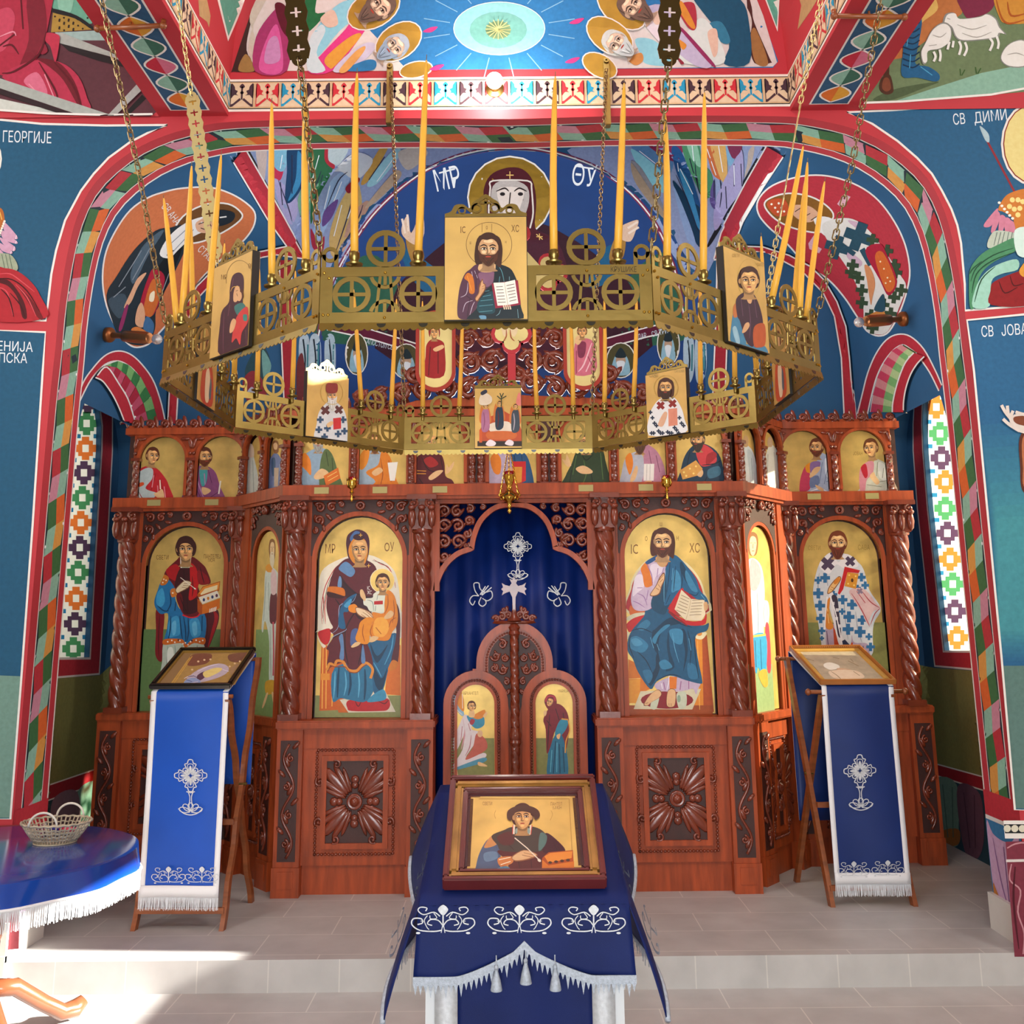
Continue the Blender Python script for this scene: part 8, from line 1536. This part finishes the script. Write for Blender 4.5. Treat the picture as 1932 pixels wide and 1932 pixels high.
frieze(frame_mat((-1.55, 1.0, 4.405), (0, 1, 0), UP), 4.2, CB, 'painted_frieze'); frieze(frame_mat((1.55, 5.2, 4.405), (0, -1, 0), UP), 4.2, CB, 'painted_frieze')
A = Art(on_any(on_mesh(CD), on_mesh(WF)), eps=.001, fine=16)
A.p('2a78b4', '440,134 452,95 474,40 494,-20 1420,-20 1440,30 1452,70 1468,116 1458,128', 0)
k = lambda c, s_, g=0: A.p(c, [(400+x*.2381, y*.2381) for x, y in pp(s_)], 1, g)
A.p('d8d2cc', '440,134 474,30 500,-20 640,-20 700,60 770,134', 0); k('3a2420', '165,540 300,130 350,0 380,0 310,180 275,400 350,520 340,570 170,570'); k('9a7a44', '210,560 270,430 340,560'); k('c8c0b0', '300,130 400,-80 470,-80 330,200 290,400 345,520 340,300'); k('a03468', '345,570 350,300 480,100 560,60 600,200 600,560'); k('d05a9a', '380,560 420,350 520,200 560,560'); k('c08ab8', '420,500 450,330 520,300 540,480'); k('5a1024', '500,40 590,60 640,300 560,250'); k('d83a84', '760,570 880,420 1060,230 1150,100 1260,140 1180,290 960,560'); k('1e6a3c', '700,130 760,-40 830,-40 820,100 900,110 740,270'); k('8accdc', '780,330 900,130 1050,10 1230,10 1200,90 1010,250 830,460'); k('c8dce0', '770,330 860,200 900,250 830,420 900,560 760,560'); k('d89a3a', '900,460 1100,290 1180,290 980,520 930,540'); k('d8bca8', '860,150 960,80 1000,190 920,220'); k('c8c4d8', '960,560 1080,430 1230,340 1300,370 1210,480 1050,570'); k('2a7ab0', '1050,560 1220,480 1300,490 1270,560'); k('d8a058', '1010,560 1130,420 1210,370 1200,420 1070,570')
for x, y, rx, ry, r in ((705, 18, 100, 60, -.5), (752, 79, 47, 31, -.6), (785, 132, 30, 14, -.2)): A.e('e6e2dc', x, y, rx*(.52 if rx > 90 else 1)+2.5, ry*(.55 if rx > 90 else 1)+2.5, r); A.e('8a7428', x, y, rx*(.52 if rx > 90 else 1), ry*(.55 if rx > 90 else 1), r, 1)
head(A, 716, 14, 60, '6a5448', 'short', 'mid', '6a5448', 'd8b89c', rot=.95); head(A, 745, 90, 52, 'a8b8c8', 'short', 'mid', '8ea4b8', 'd8c0a8', rot=.95)
k = lambda c, s_, g=0: A.p(c, [(1080+x*.2381, y*.2381) for x, y in pp(s_)], 1, g)
A.p('d4d0cc', '1108,130 1180,60 1290,-20 1420,-20 1440,30 1466,118 1458,126', 0); k('4a2420', '1380,-60 1420,60 1440,180 1560,460 1570,500 1440,500 1400,300'); k('9a7040', '1410,300 1450,230 1550,500 1450,500'); k('c8c4bc', '1300,-60 1400,100 1420,200 1390,260'); k('15506e', '930,-60 1100,-40 1330,0 1400,200 1400,500 1200,510 1240,340 1080,160'); k('2f7a9a', '1080,200 1180,180 1250,330 1180,340'); k('d0e0dc', '830,420 1000,150 1130,260 1200,500 900,510'); k('a83040', '830,60 960,30 980,220 920,230'); k('d08a34', '830,60 870,20 970,210 930,220'); k('b8b4d0', '540,110 700,40 850,220 1100,510 960,520 700,300'); k('8a2a5a', '820,200 900,260 1120,510 1090,515 900,300'); k('8accdc', '500,310 660,330 800,510 590,510 540,430'); k('d8d4dc', '560,180 650,140 760,340 700,350'); k('d8bca8', '620,130 690,90 720,170 660,200'); k('d8bca8', '1070,260 1140,240 1150,400 1120,460 1090,380'); k('c88a4a', '440,470 540,420 560,480 500,520'); k('d08a34', '820,310 900,360 870,400'); k('8a2a3c', '820,450 880,500 860,515')
for x, y, rx, ry, r in ((1172, 16, 52, 31, .7), (1150, 70, 48, 29, .62), (1131, 126, 34, 20, .5)): A.e('e6e2dc', x, y, rx+2.5, ry+2.5, r); A.e('7a6428', x, y, rx, ry, r, 1)
head(A, 1194, 14, 58, '6a5448', 'short', 'mid', '6a5448', 'd8b89c', rot=-.95); head(A, 1162, 84, 52, 'c4ccc8', 'short', 'mid', 'bcc8c8', 'd8c0a8', rot=-.95)
A.e('8accd0', 942, 54, 86, 50); A.l('c8e4e0', 1.6, [(942+86*math.cos(2*PI*i/40), 54+50*math.sin(2*PI*i/40)) for i in range(40)], 0, 0, True); A.e('72b4ac', 940, 57, 54, 34); A.e('7a9a74', 940, 57, 24, 17); [A.l('c8c888', 1.6, [(940, 57), (940+24*math.cos(a), 57+19*math.sin(a))], 0, 0) for a in [2*PI*i/16 for i in range(16)]]; [A.l('7ab4d8', 1.8, [(942+95*math.cos(a), 54+56*math.sin(a)), (942+145*math.cos(a), 54+95*math.sin(a))], 0, 0) for a in [2*PI*i/16+.2 for i in range(16)]]
for x, y in ((812, 56), (824, 128), (1088, 40), (1080, 114)): A.p('c83a84', [(x-14, y+4), (x, y-4), (x+14, y-5), (x+2, y+5)])
for tip in (((430, 78), (410, 0), (396, -30), (472, -30), (455, 20)), ((1467, 60), (1440, -10), (1436, -30), (1475, -30), (1471, 0))): A.p('e6e2dc', tip, 0); c_ = (sum(p[0] for p in tip)/5, sum(p[1] for p in tip)/5); A.p('5aa08c', [(c_[0]+(x-c_[0])*.82, c_[1]+(y-c_[1])*.86) for x, y in tip], 0)
A.p('b89a6a', '372,-30 376,30 391,74 397,30 384,-30', 0); A.p('b89a6a', '1500,-30 1512,10 1505,56 1530,20 1560,-30', 0)
A.done('painted_dome', CD, FRESCO, GOLDW)
A = Art(on_mesh(CL), eps=.001, fine=16); z_ = lambda s_: [(x*.18634, y*.18634) for x, y in pp(s_)]; k = lambda c, s_, sm=1: A.p(c, z_(s_), sm)
k('5a3038', '-300,-300 800,-300 1700,1180 1000,1178 0,1120 -300,1100', 0); k('c8ccc4', '-300,900 0,1000 740,1160 -300,1110', 0); k('9cb4b0', '560,330 980,310 1090,410 820,410', 0); k('6aa890', '540,-100 860,-100 930,240 560,110'); k('8ac0a8', '600,-100 740,-100 720,120 600,100'); k('a8843a', '540,120 780,180 950,300 520,330', 0); [A.e('2c1c14', *z_(f'{560+(i*47) % 330},{170+(i*31) % 140}')[0], 2, 2, n=6) for i in range(26)]; k('1c1a1c', '540,90 780,160 960,290 930,300 760,190 540,130')
k('a8aaa4', '560,330 620,330 1200,560 1240,620 1100,570 610,440', 0); k('241a1c', '610,440 1100,575 1250,640 1280,690 1000,620 700,520', 0); k('a82a40', '-300,-300 500,-300 480,330 380,600 150,770 0,760 -300,600'); k('7a1c2c', '280,0 420,-100 480,300 360,580 200,700 300,400'); k('c0445c', '-100,200 80,80 160,200 60,500 -100,500'); k('b0304a', '30,790 350,620 620,640 800,780 890,1000 900,1110 500,1000'); k('d06a84', '250,840 380,740 480,900 460,980'); k('6a1824', '380,600 600,640 760,830 840,1080 800,1080 650,820 500,680'); k('b83048', '470,420 480,340 600,360 610,440 570,640 520,480'); k('8a2034', '440,560 490,520 450,440 400,520'); A.m('5a101c', 4, '|'.join(' '.join(f'{a:.0f},{b:.0f}' for a, b in z_(q)) for q in ('0,470 160,350', '40,480 130,460 200,560', '480,330 400,560 160,730 30,750', '400,640 560,900 600,1030', '560,640 740,860 830,1090', '220,0 240,300'))); A.m('e08a9c', 3, '|'.join(' '.join(f'{a:.0f},{b:.0f}' for a, b in z_(q)) for q in ('300,860 420,980', '460,760 560,1000', '0,380 140,330 170,370')))
k('a4aaa4', '-300,700 0,800 1120,1170 800,1170 0,900 -300,820', 0); k('2c1c20', '-300,830 0,905 760,1165 640,1170 0,960 -300,880', 0); k('a4a4a0', '1100,1180 1400,860 1450,920 1180,1180', 0); k('1c1618', '1260,1150 1440,960 1480,1000 1320,1155', 0); A.l('e6e2dc', 4, z_('-300,1100 0,1125 500,1160 1100,1175 1620,1165 1610,1130'), 0, 0)
A.done('painted_throne', CL, FRESCO)
A = Art(on_mesh(CR), eps=.001, fine=16); z_ = lambda s_: [(1572+x*.18634, y*.18634) for x, y in pp(s_)]
k('6a7c58', '130,1050 160,980 770,-300 2300,-300 2300,900 1600,960 700,1030', 0); k('86b09c', '640,1020 1000,900 1500,740 2300,580 2300,860 1600,960', 0); k('4a5a3c', '400,1010 640,900 1060,830 900,900 600,1010'); k('b8703c', '400,640 500,300 900,-100 1400,-200 1300,140 960,400 690,590', 0); k('d8b060', '890,220 960,-100 1060,80 920,210'); k('7a2440', '1250,-100 1640,-100 1600,100 1420,180 1330,160'); k('c88a34', '1640,-60 2000,-60 2000,210 1760,240 1680,180'); A.m('a8541c', 4, '|'.join(' '.join(f'{a:.0f},{b:.0f}' for a, b in z_(q)) for q in ('1650,0 1700,180 1780,240 1950,200', '1760,20 1800,160 1950,140')))
k('c89a84', '760,-60 920,-60 890,190 720,200'); A.l('e8d4c8', 4, z_('830,-40 820,180')); k('1e5a84', '705,200 890,180 850,500 830,650 960,680 1070,760 1040,830 850,790 690,770 705,500'); [A.l('0c2c48', 2.6, z_(f'700,{y} 800,{y+30} 870,{y-10}')) for y in range(240, 700, 60)]; A.m('4a9ac0', 2.4, '|'.join(' '.join(f'{a:.0f},{b:.0f}' for a, b in z_(q)) for q in ('760,260 740,480', '880,680 1000,770', '780,560 770,700'))); k('1e5a84', '200,900 330,680 340,800 300,1020 230,1020'); k('141c24', '330,680 410,560 400,700 340,960 300,1010')
A.l('4a2818', 11, z_('650,200 560,420 540,640 535,780')); k('4a2818', '490,790 570,760 605,880 600,940 530,960 465,900'); k('7a4028', '510,800 560,800 580,900 530,930 490,890')
for s_ in ('1100,270 1130,150 1220,130 1270,190 1480,170 1560,140 1650,190 1690,280 1750,350 1690,340 1640,390 1350,420 1240,390 1190,280 1140,250', '880,540 920,450 1000,300 1110,230 1190,280 1180,420 1080,500 950,530 940,640 900,650', '1690,600 1740,480 1850,410 1950,430 1960,660 1780,680'): A.p('8a8a84', z_(s_)); c_ = z_(s_); mx = sum(p[0] for p in c_)/len(c_); my = sum(p[1] for p in c_)/len(c_); A.p('e4e2dc', [(mx+(x-mx)*.94, my+(y-my)*.93) for x, y in c_])
for q in ('1270,420 1290,480 1270,560', '1330,430 1350,500 1320,570', '1580,390 1610,440 1580,520', '1650,370 1670,440 1660,500', '1010,530 1030,580 1010,630', '1070,510 1080,570 1070,630', '1170,430 1150,510', '1210,420 1200,490'): A.l('e4e2dc', 4.5, z_(q))
A.m('a8a49c', 2, '|'.join(' '.join(f'{a:.0f},{b:.0f}' for a, b in z_(q)) for q in ('1250,250 1400,300 1550,260', '1300,340 1450,380 1600,330', '1000,360 1080,380 1140,340', '960,470 1040,460', '1760,560 1850,540 1930,570', '1150,190 1180,200'))); A.m('3a5a2c', 3, '|'.join(' '.join(f'{a:.0f},{b:.0f}' for a, b in z_(q)) for q in ('1290,770 1280,700', '1300,770 1330,710', '1450,750 1440,680', '1460,750 1490,690')))
A.l('e6e2dc', 4, z_('130,960 130,1050 700,1030 1600,960 2300,830'), 0, 0); A.done('painted_shepherd', CR, FRESCO)
# ---- silver crosses on the curtain
HC = on_plane((0, 6.585, 2), (0, -1, 0)); A = Art(HC, eps=.0006); crossmotif(A, 977, 1031, 23); A.done('embroidered_cross', CUR, SILVER)
for m in (-1, 1):
    A = Art(HC, eps=.0006)
    A.pre = lambda q, m=m: ((908 if m < 0 else 1054)+q[0]*23*m*-1, 1122+q[1]*23)
    for L_ in ([(-.2, .1), (-.5, -.3), (-.6, -.9), (-.2, -.95), (-.1, -.5), (.3, -.2), (.8, -.3), (.9, .2), (.5, .5), (.1, .3)], [(-.2, .1), (-.7, .1), (-.95, .5), (-.7, .85), (-.5, .5)], [(0, .2), (-.2, .7), (.1, .95), (.4, .7), (.3, .4)], [(-.1, 0), (.35, -.7)], [(0, 0), (.6, -.75)], [(.05, .05), (.85, -.6)]): A.l(SV, .09, L_, .2)
    A.pre = None; A.done('embroidered_flower', CUR, SILVER)
# ================================================================ light
w = bpy.data.worlds.new('daylight'); bpy.context.scene.world = w; w.use_nodes = True
w.node_tree.nodes['Background'].inputs[0].default_value = (.86, .93, 1, 1); w.node_tree.nodes['Background'].inputs[1].default_value = 1.2
def area(name, loc, tgt, size, power, col=(1, 1, 1)):
    l = bpy.data.lights.new(name, 'AREA'); l.size = size; l.energy = power; l.color = col
    o = bpy.data.objects.new(name, l); C.objects.link(o); o.location = loc; o.rotation_euler = (Vector(tgt)-Vector(loc)).to_track_quat('-Z', 'Y').to_euler(); return o
l = area('doorway_fill', (0, -2.45, 1.4), (0, 6, 1.6), 2.2, 260, (.93, .97, 1))  # area light added in the unseen doorway, front fill for the screen
area('nave_fill', (-3.6, 2.2, 4.2), (-.8, 6, 2.2), 1.0, 60, (1, .97, .92))  # added fill without a fixture, brightens the screen from the left
area('nave_fill', (3.6, 2.2, 4.2), (.8, 6, 2.2), 1.0, 60, (1, .97, .92))  # matching added fill from the right, no lamp hangs here
area('altar_fill', (0, 7.2, 3.3), (0, 8.6, 4.5), .6, 18, (1, .95, .88))  # hidden fill added to brighten the apse, not a real lamp
area('altar_fill', (0, 6.9, 3.1), (0, 6.6, 5), 1.0, 45, (.95, .98, 1))  # second hidden fill, added to lift the vault crown
for q in (-1, 1): area('vault_fill', (q*.9, 6.3, 3.5), (q*2.6, 6.5, 3.8), .5, 14, (.95, .98, 1))  # hidden fills added for the vault sides, no lamps there
area('window_fill', (-4.6, 6.9, 2.6), (-2.9, 6.9, 2.3), 1.6, 70, (.95, .98, 1))  # extra area light added outside to brighten the left pane
pl = bpy.data.lights.new('bulb_light', 'POINT'); pl.energy = 20; pl.shadow_soft_size = .06; pl.color = (1, .92, .8); po = bpy.data.objects.new('bulb_light', pl); C.objects.link(po); po.location = bp+Vector((0, -.08, -.06))
area('dome_fill', (0, 3.2, 5.9), (0, 4.2, 0), 1.2, 60, (1, .96, .9))  # added overhead fill for floor and chandelier, no lamp in the dome
sun = bpy.data.lights.new('sun', 'SUN'); sun.energy = 38; sun.angle = .009; sun.color = (1, .95, .86)
so = bpy.data.objects.new('sun', sun); C.objects.link(so); so.rotation_euler = Vector((-1, .06, -.42)).to_track_quat('-Z', 'Y').to_euler()
sc = bpy.context.scene
sc.view_settings.view_transform = 'Standard'; sc.view_settings.look = 'None'; sc.view_settings.gamma = 1; sc.view_settings.use_curve_mapping = False; sc.view_settings.exposure = -.06
sc.cycles.max_bounces = 8; sc.cycles.sample_clamp_indirect = 6; sc.cycles.caustics_reflective = False; sc.cycles.caustics_refractive = False
sc.cycles.use_denoising = True
